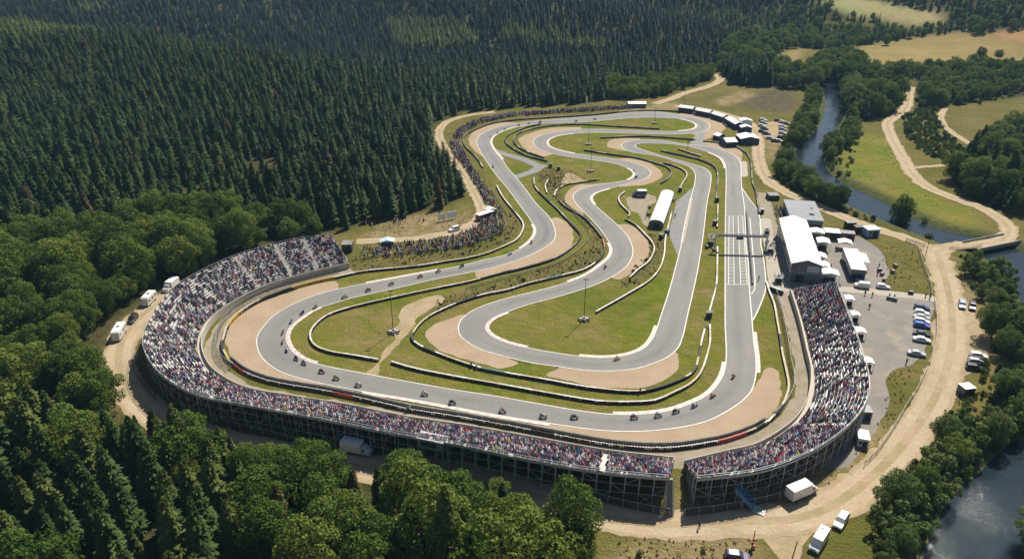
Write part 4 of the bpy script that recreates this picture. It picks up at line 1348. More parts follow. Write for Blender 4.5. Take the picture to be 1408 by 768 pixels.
def grandstand(stations, z0, z1, rows, label, occ, aisles, depth_pad=.6):
    Fp = np.array([at(f[0], f[1], z0) for f, r in stations])
    Rp = np.array([at(r[0], r[1], z1) for f, r in stations])
    n0 = len(stations)
    both = np.concatenate([Fp, Rp], 1)
    S = spline(both, 2.0)
    u_ = np.linspace(0, n0 - 1, len(S))
    Fr, Rr = S[:, :3], S[:, 3:]
    c0 = Vector((*Rr[len(Rr) // 2][:2], 0))
    o = thing('grandstand', label, 'grandstand', c0)

    def put(mb, name, mat, stuff=False):
        me = mb.me(name)
        me.transform(Matrix.Translation(-c0))
        q = link(name, me, o, mat)
        if stuff:
            q['kind'] = 'stuff'
        return q
    dz = (z1 - z0) / rows
    curve = lambda t: Fr * (1 - t) + Rr * t
    deck = MB()
    for k in range(rows):
        a, b_ = curve(k / rows), curve((k + 1) / rows)
        z = z0 + k * dz
        A = np.c_[a[:, :2], np.full(len(a), z)]
        Bq = np.c_[b_[:, :2], np.full(len(a), z)]
        A0 = np.c_[a[:, :2], np.full(len(a), z - dz)]
        deck.strip(A0, A).strip(A, Bq)
        # bench plank
        t0, t1 = (k + .50) / rows, (k + .86) / rows
        p, q = curve(t0), curve(t1)
        h = z + .40
        m_ = len(p)
        bb = MB()
        top0, top1 = np.c_[p[:, :2], np.full(m_, h)], np.c_[q[:, :2], np.full(m_, h)]
        bot0 = np.c_[p[:, :2], np.full(m_, h - .08)]
        bb.strip(top0, top1).strip(bot0, top0)
        put(bb, 'bench', M_bench)
        mid = resample(np.c_[curve((k + .66) / rows), (Fr - Rr)[:, :2], u_], .52)
        for w in mid:
            SEATS.append((w[0], w[1], h, math.atan2(w[4], w[3]) - math.pi / 2, label[:12], k, w[5], rows, occ))
    put(deck, 'terrace', M_deck)
    # front parapet
    nrm = (Fr - Rr)[:, :2]
    nrm /= np.linalg.norm(nrm, axis=1, keepdims=True)
    f0 = Fr[:, :2] + nrm * 1.1
    f1 = Fr[:, :2] + nrm * 1.3
    n = len(f0)
    mb = MB()
    mb.strip(np.c_[f1, np.zeros(n)], np.c_[f1, np.full(n, z0 + .55)]).strip(np.c_[f1, np.full(n, z0 + .55)], np.c_[f0, np.full(n, z0 + .55)]).strip(np.c_[f0, np.full(n, z0 + .55)], np.c_[f0, np.full(n, z0 - dz)])
    mb.strip(np.c_[f0, np.full(n, z0 - dz)], np.c_[Fr[:, :2], np.full(n, z0 - dz)])
    put(mb, 'front_parapet', M_parapet)
    # rear rail
    rk = Rr[:, :2] - nrm * .1
    mb = MB()
    for i in range(n - 1):
        for zz in (1.1, .6):
            mb.bar((*rk[i], z1 - dz + zz), (*rk[i + 1], z1 - dz + zz), .045, 4)
    mb.strip(np.c_[rk, np.full(n, z1 - dz - .35)], np.c_[rk, np.full(n, z1 - dz + .12)])
    put(mb, 'rear_rail', M_steel)
    # scaffold: posts, ledgers and braces bay by bay
    bays = resample(np.c_[rk, Fr[:, :2]], 4.2)
    nb = len(bays)
    zt = z1 - dz
    lift = [0.15, zt * .36, zt * .68, zt - .35]
    pc = 0
    extra = MB()
    for i, w in enumerate(bays):
        r2, f2 = w[:2], w[2:]
        for t in (0.0, .22, .46, .70):
            q = r2 * (1 - t) + f2 * t
            hh = (zt - .1) * (1 - t) + (z0 - .3) * t
            mb = MB() if (t == 0 and pc < 100) else extra
            mb.bar((*q, 0), (*q, hh), .075, 5)
            if t == 0 and pc < 100:
                put(mb, 'support_post', M_steel)
                pc += 1
        mb = MB()
        for zz in lift[1:3]:
            t = 1 - zz / zt
            q = r2 * (1 - t) + f2 * t
            mb.bar((*r2, zz), (*q, zz), .05, 4)
        mb.bar((*r2, .2), (*(r2 * .78 + f2 * .22), lift[2] * .9), .045, 4)
        if i < nb - 1:
            r3 = bays[i + 1][:2]
            for zz in lift[1:]:
                mb.bar((*r2, zz), (*r3, zz), .05, 4)
            q = (0, 1, 2)[i % 3]
            a_, b_ = (r2, r3) if i % 2 else (r3, r2)
            mb.bar((*a_, lift[q]), (*b_, lift[q + 1]), .05, 4)
            if i % 3 == 0:
                mb.bar((*b_, lift[0]), (*a_, lift[1]), .05, 4)
        if i < min(100, nb - 1):
            put(mb, 'scaffold_frame', M_steel)
        else:
            extra.V, base = extra.V, len(extra.V)
            extra.add(mb.V, mb.F)
    put(extra, 'inner_scaffold', M_steel, True)
    # end rails
    for e in (0, -1):
        mb = MB()
        a_, b_ = Fr[e], Rr[e]
        for zz in (1.0, .5):
            mb.bar((*a_[:2], z0 + zz), (*b_[:2], z1 + zz - dz), .05, 4)
        for t in np.linspace(0, 1, 8):
            p = a_ * (1 - t) + b_ * t
            mb.bar((p[0], p[1], 0), (p[0], p[1], z0 + (z1 - z0 - dz) * t + 1.0), .05, 4)
        put(mb, 'end_rail', M_steel)
    # aisle steps
    for ua in aisles:
        i = int(np.argmin(np.abs(u_ - ua)))
        j = min(i + 1, n - 1)
        mb = MB()
        tdir = Fr[j, :2] - Fr[i, :2]
        tdir /= np.linalg.norm(tdir)
        w_ = .65
        for k in range(rows * 2):
            t0, t1 = k / rows / 2, (k + 1) / rows / 2
            p, q = Fr[i] * (1 - t0) + Rr[i] * t0, Fr[i] * (1 - t1) + Rr[i] * t1
            z = z0 + (k + 1) * dz / 2
            V = [(*(p[:2] - tdir * w_), z), (*(p[:2] + tdir * w_), z), (*(q[:2] + tdir * w_), z), (*(q[:2] - tdir * w_), z), (*(p[:2] - tdir * w_), z - dz / 2 - .02), (*(p[:2] + tdir * w_), z - dz / 2 - .02)]
            mb.add(V, [(0, 1, 2, 3), (4, 5, 1, 0)])
        put(mb, 'aisle_steps', M_aisle)
    return o, Fr, Rr


ST1 = [((478, 361), (455, 324)), ((423, 374), (402, 331)), ((366, 391), (335, 349)), ((320, 413), (275, 375)), ((290, 434), (232, 403)), ((275, 455), (206, 440)), ((271, 478), (197, 470)), ((280, 502), (204, 492)), ((300, 520), (224, 516)), ((335, 537), (270, 541)), ((400, 549), (350, 557)), ((470, 560), (440, 574)), ((560, 578), (540, 594)), ((640, 590), (630, 610)), ((730, 606), (725, 630)), ((830, 624), (825, 647)), ((925, 635), (920, 656))]
ST2 = [((1092, 400), (1150, 390)), ((1104, 438), (1166, 432)), ((1114, 480), (1183, 478)), ((1121, 516), (1194, 520)), ((1117, 550), (1192, 548)), ((1103, 575), (1178, 572)), ((1080, 595), (1148, 600)), ((1045, 615), (1105, 625)), ((1000, 626), (1045, 646)), ((942, 640), (958, 657))]


def occ1(u):
    return float(np.interp(u, [0, 1.5, 3, 4, 5, 6, 7, 8, 9, 16], [.78, .72, .64, .52, .42, .42, .52, .70, .90, .93]))


def occ2(u):
    return float(np.interp(u, [0, 1, 2, 2.7, 3.2, 4, 5, 6, 9], [.93, .84, .66, .55, .26, .28, .56, .82, .92]))


AIS1, AIS2 = [.75, 1.45, 2.4, 3.6, 5.2, 7.0, 15.0], [3.05, 4.05, 6.0]
gs1 = grandstand(ST1, 1.7, 7.3, 15, 'very long curved scaffold grandstand wrapping the near and left bends', occ1, AIS1)
gs2 = grandstand(ST2, 1.7, 7.3, 15, 'shorter scaffold grandstand bending round the right corner below the pit building', occ2, AIS2)

# seat the crowd: clumps of taken and empty places
grid_n = {}
sel = []
for s in SEATS:
    ais = AIS1 if s[4].startswith('very') else AIS2
    if any(abs(s[6] - a) < .045 for a in ais):
        continue
    key = (int(s[6] * 7), s[5] // 2, s[4])
    if key not in grid_n:
        grid_n[key] = rng.normal(0, .16)
    # short runs of empty bench
    key2 = (int(s[6] * 22), s[5], s[4], 'r')
    if key2 not in grid_n:
        grid_n[key2] = rng.normal(0, .42)
    if rng.random() < s[8](s[6]) + (grid_n[key] + grid_n[key2]) * (1.2 - s[8](s[6])) * 1.6:
        sel.append(s)
sel = np.array([(s[0], s[1], s[2], s[3] + rng.normal(0, .18), s[5], s[6], 0 if s[4].startswith('very') else 1) for s in sel])
px_, py_, f_ = proj(sel[:, 0], sel[:, 1], sel[:, 2])
inview = (px_ > 0) & (px_ < PW) & (py_ > 0) & (py_ < PH)
order = np.argsort(np.where(inview, f_, 1e9))
N_IND = 235
ind, rest = order[:N_IND], order[N_IND:]
scatter('seated_crowd', CROWD_SIT, sel[rest, :3], sel[rest, 3], rng.uniform(.92, 1.06, len(rest)), rng.choice([0, 0, 1, 1, 2], len(rest)), 'dense crowd in mixed clothes seated along both grandstands', 'crowd')
ROWN = lambda r_: {0: 'front row', 14: 'top row', 13: 'second row down', 12: 'third row down'}.get(int(r_), ordinal(int(r_) + 1) + ' row up')
by = {}
for i in ind:
    by.setdefault((int(sel[i, 6]), int(sel[i, 4])), []).append(i)
shn, shw = list(SHIRTS), [20, 18, 9, 8, 7, 12, 9, 4, 11, 2]
for (st, row), L_ in by.items():
    L_ = sorted(L_, key=lambda i: sel[i, 5], reverse=(st == 0))
    cnt = {}
    for i in L_:
        sh = random.choices(shn, shw)[0]
        cnt[sh] = cnt.get(sh, 0) + 1
        ref = 'the gap stairs'
        lab = f"person in {sh} top, {ordinal(cnt[sh])} from the gap, {ROWN(row)}, {'curved' if st == 0 else 'right'} stand"
        person(random.choice(['sit_a', 'sit_b', 'sit_a', 'sit_c']), sh, sel[i, :3], sel[i, 3], lab, 'spectators seated nearest the gap between the grandstands')

# spectators standing and sitting on the banks
BANK = [(pts([(505, 352), (530, 338), (575, 333), (630, 325), (658, 308), (676, 300), (692, 306), (694, 320), (660, 337), (600, 348), (540, 356)]), .85, .9),
        (pts([(480, 362), (500, 342), (530, 336), (520, 352)]), .3, .9),
        (pts([(660, 300), (667, 284), (656, 262), (645, 240), (628, 215), (640, 218), (660, 245), (680, 275), (693, 300), (680, 305)]), .7, .95),
        (pts([(641, 250), (622, 210), (617, 195), (630, 196), (645, 222), (668, 268), (668, 290), (660, 280)]), 1.1, .9),
        (pts([(622, 192), (628, 180), (650, 167), (700, 158), (700, 161), (660, 171), (641, 181), (634, 192)]), .9, .9),
        (pts([(660, 165), (700, 157.5), (760, 153), (820, 149), (862, 147.5), (868, 149.5), (820, 153), (760, 157), (700, 161.5), (665, 168)]), 1.4, .95),
        (pts([(1065, 283), (1082, 285), (1080, 300), (1074, 306), (1066, 296)]), .6, .9),
        (pts([(500, 308), (560, 302), (610, 290), (600, 300), (560, 312), (505, 316)]), .14, .9),
        (pts([(1086, 391), (1124, 389), (1148, 387), (1150, 391), (1090, 396)]), .45, .9)]
bp = []
for poly, dens, _ in BANK:
    A = np.array(poly)[:, :2]
    lo, hi_ = A.min(0), A.max(0)
    n_ = int((hi_ - lo).prod() * dens)
    c_ = rng.uniform(lo, hi_, (n_, 2))
    ins = sdist(c_, poly) < 0
    c_ = c_[ins]
    # little groups
    c_ = c_ + rng.normal(0, .25, c_.shape)
    ok = ldist(c_, ROADS['wood_lane']['p'][:, :2]) > 2.2
    bp.append(c_[ok])
bp = np.concatenate(bp)
toc = np.arctan2(at(760, 300)[1] - bp[:, 1], at(760, 300)[0] - bp[:, 0]) - math.pi / 2
scatter('bank_crowd', CROWD_STAND + CROWD_SIT[:2], np.c_[bp, np.where(rng.random(len(bp)) < 0, 0, .02)], toc + rng.normal(0, .5, len(bp)), rng.uniform(.92, 1.08, len(bp)), rng.choice([0, 0, 1, 1, 2], len(bp)), 'crowd in mixed clothes standing on the grassy bank and along the far edge', 'crowd')
# ------------------------------------------------------------------ racing motorcycles
M_chrome = plain('exhaust_metal', (.45, .44, .42), .35, .8)
M_seatm = plain('seat_vinyl', (.02, .02, .022), .6)
M_plate = plain('number_plate_white', (.7, .7, .68), .5)
PAINT = {'red': (.45, .03, .03), 'white': (.66, .66, .64), 'blue': (.04, .10, .40), 'black': (.022, .022, .025), 'yellow': (.62, .42, .04), 'green': (.05, .25, .08), 'orange': (.60, .18, .03), 'silver': (.42, .43, .45), 'pale blue': (.30, .42, .55), 'navy': (.02, .03, .10), 'maroon': (.14, .02, .03), 'beige': (.50, .42, .30)}
PAINT_M = {k: plain('paint_' + k.replace(' ', '_'), v, .3, c2=tuple(q * .92 for q in v), coat=.5) for k, v in PAINT.items()}


def wheel_me(r, w, n=18):
    mb = MB()
    prof = [(r * .62, -w * .42), (r * .9, -w * .5), (r, -w * .28), (r, w * .28), (r * .9, w * .5), (r * .62, w * .42)]
    V, F = [], []
    for k in range(n):
        a = 2 * math.pi * k / n
        for q, x in prof:
            V.append((x, q * math.cos(a), q * math.sin(a)))
    m_ = len(prof)
    for k in range(n):
        for j in range(m_ - 1):
            F.append((k * m_ + j, k * m_ + j + 1, ((k + 1) % n) * m_ + j + 1, ((k + 1) % n) * m_ + j))
    return MB().add(V, F).me('tyre', True)


def rim_me(r, w, spokes=5):
    mb = MB()
    mb.cyl((0, 0, 0), r * .16, w * .8, 0, 10)
    for k in range(spokes):
        a = 2 * math.pi * k / spokes
        mb.bar((0, 0, 0), (0, r * .63 * math.cos(a), r * .63 * math.sin(a)), w * .16, 5)
    for k in range(16):
        a, b_ = 2 * math.pi * k / 16, 2 * math.pi * (k + 1) / 16
        mb.bar((0, r * .6 * math.cos(a), r * .6 * math.sin(a)), (0, r * .6 * math.cos(b_), r * .6 * math.sin(b_)), w * .3, 4)
    return mb.me('rim')


BT, BR = wheel_me(.31, .17), rim_me(.31, .17)
BT.materials.append(M_tyre)
BR.materials.append(M_chrome)


def motorbike():
    o = thing('racing_motorcycle', 'x', 'motorcycle')
    for y in (-.70, .68):
        t = link('wheel', BT, o)
        t.location = (0, y, .31)
        link('rim', BR, t)
    f = MB()   # fairing and tank: lens-shaped sections
    st = [(.95, .05, .62, .74), (.80, .15, .42, .92), (.55, .21, .28, 1.02), (.25, .22, .24, .96), (.0, .19, .28, .98), (-.22, .13, .40, .88)]
    V, F = [], []
    for (y, hw, zl, zh) in st:
        zc, hz = (zl + zh) / 2, (zh - zl) / 2
        for k in range(10):
            a = 2 * math.pi * k / 10
            V.append((hw * math.sin(a) * (1 if math.cos(a) < .5 else .8), y, zc + hz * math.cos(a)))
    for i in range(len(st) - 1):
        for k in range(10):
            F.append((i * 10 + k, i * 10 + (k + 1) % 10, i * 10 + 10 + (k + 1) % 10, i * 10 + 10 + k))
    F += [tuple(range(9, -1, -1)), tuple(range(50, 60))]
    f.add(V, F)
    f.build('fairing', PAINT_M['red'], o, True)
    t = MB()   # tail
    t.prism([(-.30, .80), (-.70, .84), (-1.02, 1.00), (-1.00, .90), (-.62, .72), (-.30, .70)], -.10, .10, k=[1, 1, .6, .6, 1, 1])
    t.build('tail_fairing', PAINT_M['red'], o, bevel=.02)
    MB().box((0, -.42, .83), (.24, .46, .06), taper=.9).build('seat', M_seatm, o, bevel=.02)
    MB().prism([(.70, 1.0), (.52, 1.16), (.50, 1.12), (.66, .98)], -.14, .14).build('windscreen', M_dsteel, o)
    h = MB()
    h.bar((-.33, .52, .95), (.33, .52, .95), .018, 5)
    for s in (-1, 1):
        h.bar((s * .07, .55, .92), (s * .07, .70, .31), .03, 5)
    h.build('front_fork', M_dsteel, o)
    e = MB()
    e.box((0, .02, .42), (.26, .46, .34))
    for s in (-1, 1):
        e.bar((s * .08, -.15, .36), (s * .09, -.70, .31), .03, 5)
    e.build('engine', M_dsteel, o, bevel=.03)
    MB().bar((.12, .1, .28), (.17, -.85, .48), .045, 8, r2=.06).build('exhaust', M_chrome, o)
    MB().box((0, .90, .80), (.20, .03, .16)).build('number_board', M_plate, o)
    return o


BIKES = [(388, 456.5), (387, 470), (393, 481.5), (406, 493), (416.8, 499.4), (441.8, 511), (462, 519.5), (492.7, 528.8), (584, 540.8), (622, 553), (691, 564.4), (746.8, 572), (789.8, 573), (872, 573.7), (905, 571.5), (929.7, 565.8), (955.5, 558), (981, 544.3), (1009.8, 517.4), (848.6, 493.8),
         (473.6, 408), (433, 421.6), (414.7, 429.5), (399, 441.6), (505.8, 398.8), (538, 390), (577.5, 380), (602.5, 373), (634.8, 365.8), (701.6, 349), (731.7, 333), (832.7, 367), (673.8, 188), (683.8, 182.3), (693.8, 177.3), (713, 172.3), (726.8, 170), (742.5, 168), (792, 166.5), (818, 164), (873, 234), (874.5, 243.6), (678, 229)]
WHERE = ['between the infield kerb and the big left bend']
MIDL = []
tt = np.gradient(E1, axis=0)
bike0 = motorbike()
HELM = MB()
Vh, Fh = [], []
for i in range(7):
    for k in range(10):
        a, b_ = math.pi * i / 6, 2 * math.pi * k / 10
        Vh.append((.145 * math.sin(a) * math.cos(b_), .165 * math.sin(a) * math.sin(b_), .155 * math.cos(a)))
for i in range(6):
    for k in range(10):
        Fh.append((i * 10 + k, i * 10 + (k + 1) % 10, i * 10 + 10 + (k + 1) % 10, i * 10 + 10 + k))
HELM.add(Vh, Fh, 0)
HELM.M = [1 if (Vector(Vh[f[0]]).y > .08 and abs(Vector(Vh[f[0]]).z - .0) < .06) else 0 for f in Fh]
cols = ['red', 'white', 'blue', 'black', 'yellow', 'white', 'black', 'orange', 'green', 'silver', 'black', 'white', 'red']
FAIR = {}
fair0 = [c for c in bike0.children if c.name.startswith('fairing')][0].data
tail0 = [c for c in bike0.children if c.name.startswith('tail')][0].data


def painted(me, mat):
    k = (me.name, mat.name)
    if k not in FAIR:
        m2 = me.copy()
        m2.materials.clear()
        m2.materials.append(mat)
        FAIR[k] = m2
    return FAIR[k]


HEL = {c: None for c in PAINT_M}
for c in list(HEL):
    me = HELM.me('helmet', True)
    me.materials.append(PAINT_M[c])
    me.materials.append(M_seatm)
    HEL[c] = me
RIDER_ME = {c: dressed(POSES['ride'], PAINT_M[c], PAINT_M[c], PAINT_M[c] if c in ('black', 'red', 'blue') else PAINT_M['black'], PAINT_M['black'], 'person') for c in ('black', 'red', 'blue', 'white', 'green', 'yellow')}
AREA = [(lambda p: p[1] < 260 and p[0] > 850, 'in the tight infield bend'), (lambda p: p[1] < 185, 'on the far bend under the crowd'), (lambda p: p[1] < 260, 'on the left straight by the link road'),
        (lambda p: p[1] < 350 and p[0] < 760, 'on the left bend near the crowded bank'), (lambda p: 820 < p[0] < 850 and p[1] < 400, 'on the bend below the overgrown bank'), (lambda p: 840 < p[0] < 855 and 490 < p[1] < 497, 'on the inner loop by the big lawn'),
        (lambda p: p[0] > 1000, 'at the foot of the main straight'), (lambda p: p[0] > 860, 'in the bend below the main straight'), (lambda p: p[0] < 425 and p[1] < 500, 'in the big left bend'), (lambda p: p[1] > 505, 'on the bottom straight facing the front stand'), (lambda p: True, 'on the left straight by the bank')]
cnt = {}
for i, (px, py) in enumerate(BIKES):
    x, y, _ = at(px, py, .5)
    k = int(np.argmin(np.linalg.norm(E1[:, :2] - np.array((x, y)), axis=1)))
    t = tt[(k + 2) % len(E1)]
    rz = math.atan2(t[1], t[0]) - math.pi / 2 + random.uniform(-.08, .08)
    k2 = (k + 6) % len(E1)
    turn = math.atan2(t[0] * tt[k2][1] - t[1] * tt[k2][0], t[0] * tt[k2][0] + t[1] * tt[k2][1])
    lean = max(-.55, min(.55, -turn * 2.2))
    c = cols[(i * 5) % len(cols)]
    rc = ['black', 'red', 'white', 'black', 'blue', 'black', 'green', 'white', 'yellow'][i % 9]
    o = bike0 if i == 0 else copy_tree(bike0)
    z0 = .09 + .04 * abs(lean)
    o.location = (x, y, z0)
    o.rotation_euler = (0, -lean * -1, rz)
    for ch in o.children:
        if ch.name.startswith('fairing'):
            ch.data = painted(fair0, PAINT_M[c])
        if ch.name.startswith('tail'):
            ch.data = painted(tail0, PAINT_M[c])
    a = next(w for f, w in AREA if f((px, py)))
    q = cnt[(a, c)] = cnt.get((a, c), 0) + 1
    nth = '' if q == 1 else ordinal(q) + ' '
    tag(o, f'{nth}{c} racing motorcycle {a}', 'motorcycle', 'motorcycles racing on the circuit')
    r = link('person', RIDER_ME[rc])
    r.location = o.location
    r.rotation_euler = o.rotation_euler
    q = cnt[(a, rc, 'r')] = cnt.get((a, rc, 'r'), 0) + 1
    tag(r, f"{'' if q == 1 else ordinal(q) + ' '}rider in {rc} leathers on a motorcycle {a}", 'person', 'riders racing on the circuit')
    hm = link('helmet', HEL[['white', 'red', 'black', 'yellow', 'blue', 'silver'][(i * 7) % 6]], r)
    hm.location = (0, .27, 1.31)

# ------------------------------------------------------------------ road vehicles
M_glass = plain('vehicle_glass', (.015, .02, .025), .08, c2=(.02, .026, .03), spec=.8)
M_lamp = plain('headlamp_glass', (.65, .66, .64), .15)
M_tail = plain('tail_lamp', (.35, .01, .01), .2)
M_trim = plain('dark_trim', (.02, .02, .022), .6)
M_vwhite = plain('van_white', (.72, .72, .70), .35, c2=(.66, .65, .62), coat=.4)
M_vroof = plain('roof_white', (.80, .80, .78), .5, c2=(.70, .69, .66))
CT, CR = wheel_me(.32, .22), rim_me(.32, .22)
CT.materials.append(M_tyre)
CR.materials.append(M_chrome)


def wheels(o, w, ys, r=.32):
    for y in ys:
        for s in (-1, 1):
            t = link('wheel', CT, o)
            t.location = (s * (w / 2 - .09), y, r)
            t.scale = (1, r / .32, r / .32)
            link('rim', CR, t)


def body_shell(prof, w, belt, top, tuck):
    """side profile (y,z) swept across, drawn in above the belt line"""
    k = [1.0 if z <= belt else 1.0 - tuck * (z - belt) / (top - belt) for y, z in prof]
    return MB().prism(prof, -w / 2, w / 2, k=k)


def slab(mb, ring, out):
    """thin glass plate: ring of 4 points pushed out along its normal"""
    a, b_, c, d = [Vector(p) for p in ring]
    n = (b_ - a).cross(d - a).normalized() * out
    V = [a, b_, c, d, a + n, b_ + n, c + n, d + n]
    return mb.add(V, [(4, 5, 6, 7), (0, 1, 5, 4), (1, 2, 6, 5), (2, 3, 7, 6), (3, 0, 4, 7)])


def car(paint, kind='hatch'):
    o = thing('parked_car', 'x', 'car')
    L_ = {'hatch': 4.1, 'saloon': 4.6, 'estate': 4.5, 'suv': 4.6}[kind]
    w, belt = 1.78, .92
    top = {'hatch': 1.46, 'saloon': 1.42, 'estate': 1.48, 'suv': 1.78}[kind]
    if kind == 'suv':
        belt = 1.08
    f, r_ = L_ / 2, -L_ / 2
    rear = {'hatch': (r_ + .35, r_ + .08), 'saloon': (r_ + 1.25, r_ + .62), 'estate': (r_ + .35, r_ + .06), 'suv': (r_ + .22, r_ + .06)}[kind]
    hood = belt - .06
    prof = [(r_, .38), (r_, belt - .1), (rear[1], belt), (rear[0], top - .04), (rear[0] + .35, top), (f - 2.15, top), (f - 1.85, top - .05), (f - 1.18, hood), (f - .15, hood - .18), (f, hood - .30), (f, .36), (f - .3, .22), (r_ + .3, .22)]
    if kind == 'saloon':
        prof = [(r_, .38), (r_, belt - .06), (rear[1], belt), *prof[3:]]
    tuck = .20
    body_shell(prof, w, belt, top, tuck).build('body', paint, o, bevel=.05)
    wz = lambda z: w / 2 * (1 - tuck * max(0, (z - belt)) / (top - belt))
    z1, z2 = belt + .05, top - .12
    for s in (-1, 1):
        g = MB()
        ya, yb = rear[1] + (.5 if kind != 'saloon' else .35), rear[0] + .25
        yc, yd = f - 1.98, f - 1.42
        ring = [(s * wz(z1), ya, z1), (s * wz(z1), yd, z1), (s * wz(z2), yc, z2), (s * wz(z2), yb + .1, z2)]
        if s < 0:
            ring = ring[::-1]
        slab(g, ring, .014)
        g.build('side_window', M_glass, o)
    lerp = lambda a, b_, t: (a[0] + (b_[0] - a[0]) * t, a[1] + (b_[1] - a[1]) * t)
    a, b_ = lerp((f - 1.18, hood), (f - 1.85, top - .05), .12), lerp((f - 1.18, hood), (f - 1.85, top - .05), .92)
    slab(MB(), [], 0) if False else None
    g = slab(MB(), [(-wz(a[1]) * .92, a[0], a[1]), (wz(a[1]) * .92, a[0], a[1]), (wz(b_[1]) * .9, b_[0], b_[1]), (-wz(b_[1]) * .9, b_[0], b_[1])], .014)
    g.build('windscreen', M_glass, o)
    a, b_ = lerp((rear[1], belt), (rear[0], top - .04), .15), lerp((rear[1], belt), (rear[0], top - .04), .9)
    g = slab(MB(), [(wz(a[1]) * .9, a[0], a[1]), (-wz(a[1]) * .9, a[0], a[1]), (-wz(b_[1]) * .88, b_[0], b_[1]), (wz(b_[1]) * .88, b_[0], b_[1])], .014)
    g.build('rear_window', M_glass, o)
    for s in (-1, 1):
        MB().box((s * .62, f + .004, hood - .36), (.36, .05, .14)).build('headlight', M_lamp, o)
        MB().box((s * .70, r_ - .004, belt - .2), (.26, .05, .2)).build('tail_light', M_tail, o)
        MB().box((s * (w / 2 + .09), f - 1.5, belt + .06), (.18, .1, .13)).build('wing_mirror', M_trim, o)
    MB().box((0, f + .012, .42), (1.3, .04, .16)).build('bumper_grille', M_trim, o)
    wheels(o, w, (r_ + .78, f - .82), .34 if kind == 'suv' else .32)
    return o


def van(paint, L_=5.6, top=2.45, camper=False):
    o = thing('parked_van', 'x', 'van')
    w, belt = 2.0, 1.25
    f, r_ = L_ / 2, -L_ / 2
    prof = [(r_, .35), (r_, top - .1), (r_ + .12, top), (f - 1.65, top), (f - 1.45, top - .12), (f - .95, belt + .02), (f - .18, belt - .22), (f, belt - .45), (f, .38), (f - .3, .25), (r_ + .3, .25)]
    body_shell(prof, w, belt, top, .08).build('body', paint, o, bevel=.07)
    wz = lambda z: w / 2 * (1 - .08 * max(0, (z - belt)) / (top - belt))
    a, b_ = (f - 1.0, belt + .12), (f - 1.42, top - .22)
    slab(MB(), [(-wz(a[1]) * .93, a[0], a[1]), (wz(a[1]) * .93, a[0], a[1]), (wz(b_[1]) * .92, b_[0], b_[1]), (-wz(b_[1]) * .92, b_[0], b_[1])], .016).build('windscreen', M_glass, o)
    for s in (-1, 1):
        spans = [(f - 1.65, f - 1.12, belt + .05, top - .75)] + ([(r_ + .5, r_ + 1.6, belt + .15, top - .4), (r_ + 1.9, r_ + 2.9, belt + .15, top - .4)] if camper else [])
        for ya, yb, z1, z2 in spans:
            ring = [(s * wz(z1), ya, z1), (s * wz(z1), yb, z1), (s * wz(z2), yb - .12, z2), (s * wz(z2), ya, z2)]
            slab(MB(), ring if s > 0 else ring[::-1], .014).build('side_window', M_glass, o)
        MB().box((s * .72, f + .004, belt - .42), (.32, .05, .2)).build('headlight', M_lamp, o)
        MB().box((s * .88, r_ - .004, 1.05), (.14, .05, .4)).build('tail_light', M_tail, o)
        MB().box((s * (w / 2 + .12), f - 1.2, belt + .2), (.2, .12, .25)).build('wing_mirror', M_trim, o)
    MB().box((0, f + .012, .62), (1.3, .04, .22)).build('bumper_grille', M_trim, o)
    if camper:
        MB().box((0, -.4, top + .07), (.7, .9, .12), taper=.9).build('roof_hatch', M_vroof, o, bevel=.03)
        MB().box((.3, -1.9, top + .06), (.45, .45, .1), taper=.9).build('roof_vent', M_dsteel, o)
    wheels(o, w, (r_ + 1.05, f - .95), .35)
    return o


def box_truck(L_=7.6, H=3.3, paint=None, box=None):
    o = thing('box_truck', 'x', 'truck')
    w = 2.35
    f, r_ = L_ / 2, -L_ / 2
    MB().box((0, r_ + (L_ - 2.0) / 2, .75 + (H - .75) / 2), (w, L_ - 2.0, H - .75)).build('cargo_box', box or M_vwhite, o, bevel=.04)
    MB().box((0, r_ + (L_ - 2.0) / 2, H + .02), (w - .08, L_ - 2.1, .04)).build('cargo_roof', M_vroof, o)
    prof = [(f - 1.9, .45), (f - 1.9, 2.25), (f - 1.2, 2.3), (f - .75, 1.55), (f - .1, 1.3), (f, .9), (f, .42)]
    k = [1, .92, .9, .98, 1, 1, 1]
    MB().prism(prof, -1.02, 1.02, k=k).build('cab', paint or M_vwhite, o, bevel=.05)
    slab(MB(), [(-.86, f - .80, 1.62), (.86, f - .80, 1.62), (.80, f - 1.14, 2.2), (-.80, f - 1.14, 2.2)], .05).build('windscreen', M_glass, o)
    for s in (-1, 1):
        ring = [(s * 1.0, f - 1.75, 1.45), (s * 1.0, f - .95, 1.45), (s * .93, f - 1.25, 2.1), (s * .93, f - 1.75, 2.1)]
        slab(MB(), ring if s > 0 else ring[::-1], .03).build('side_window', M_glass, o)
        MB().box((s * .75, f + .006, .85), (.3, .05, .2)).build('headlight', M_lamp, o)
        MB().box((s * .95, r_ - .006, .95), (.18, .05, .3)).build('tail_light', M_tail, o)
    MB().box((0, -.3, .58), (1.0, L_ - 1.0, .28)).build('chassis', M_trim, o)
    slab(MB(), [(1.05, r_, .9), (-1.05, r_, .9), (-1.05, r_, H - .15), (1.05, r_, H - .15)], .03).build('rear_door', M_vwhite, o)
    wheels(o, 2.2, (r_ + 1.5, f - 1.0), .42)
    return o


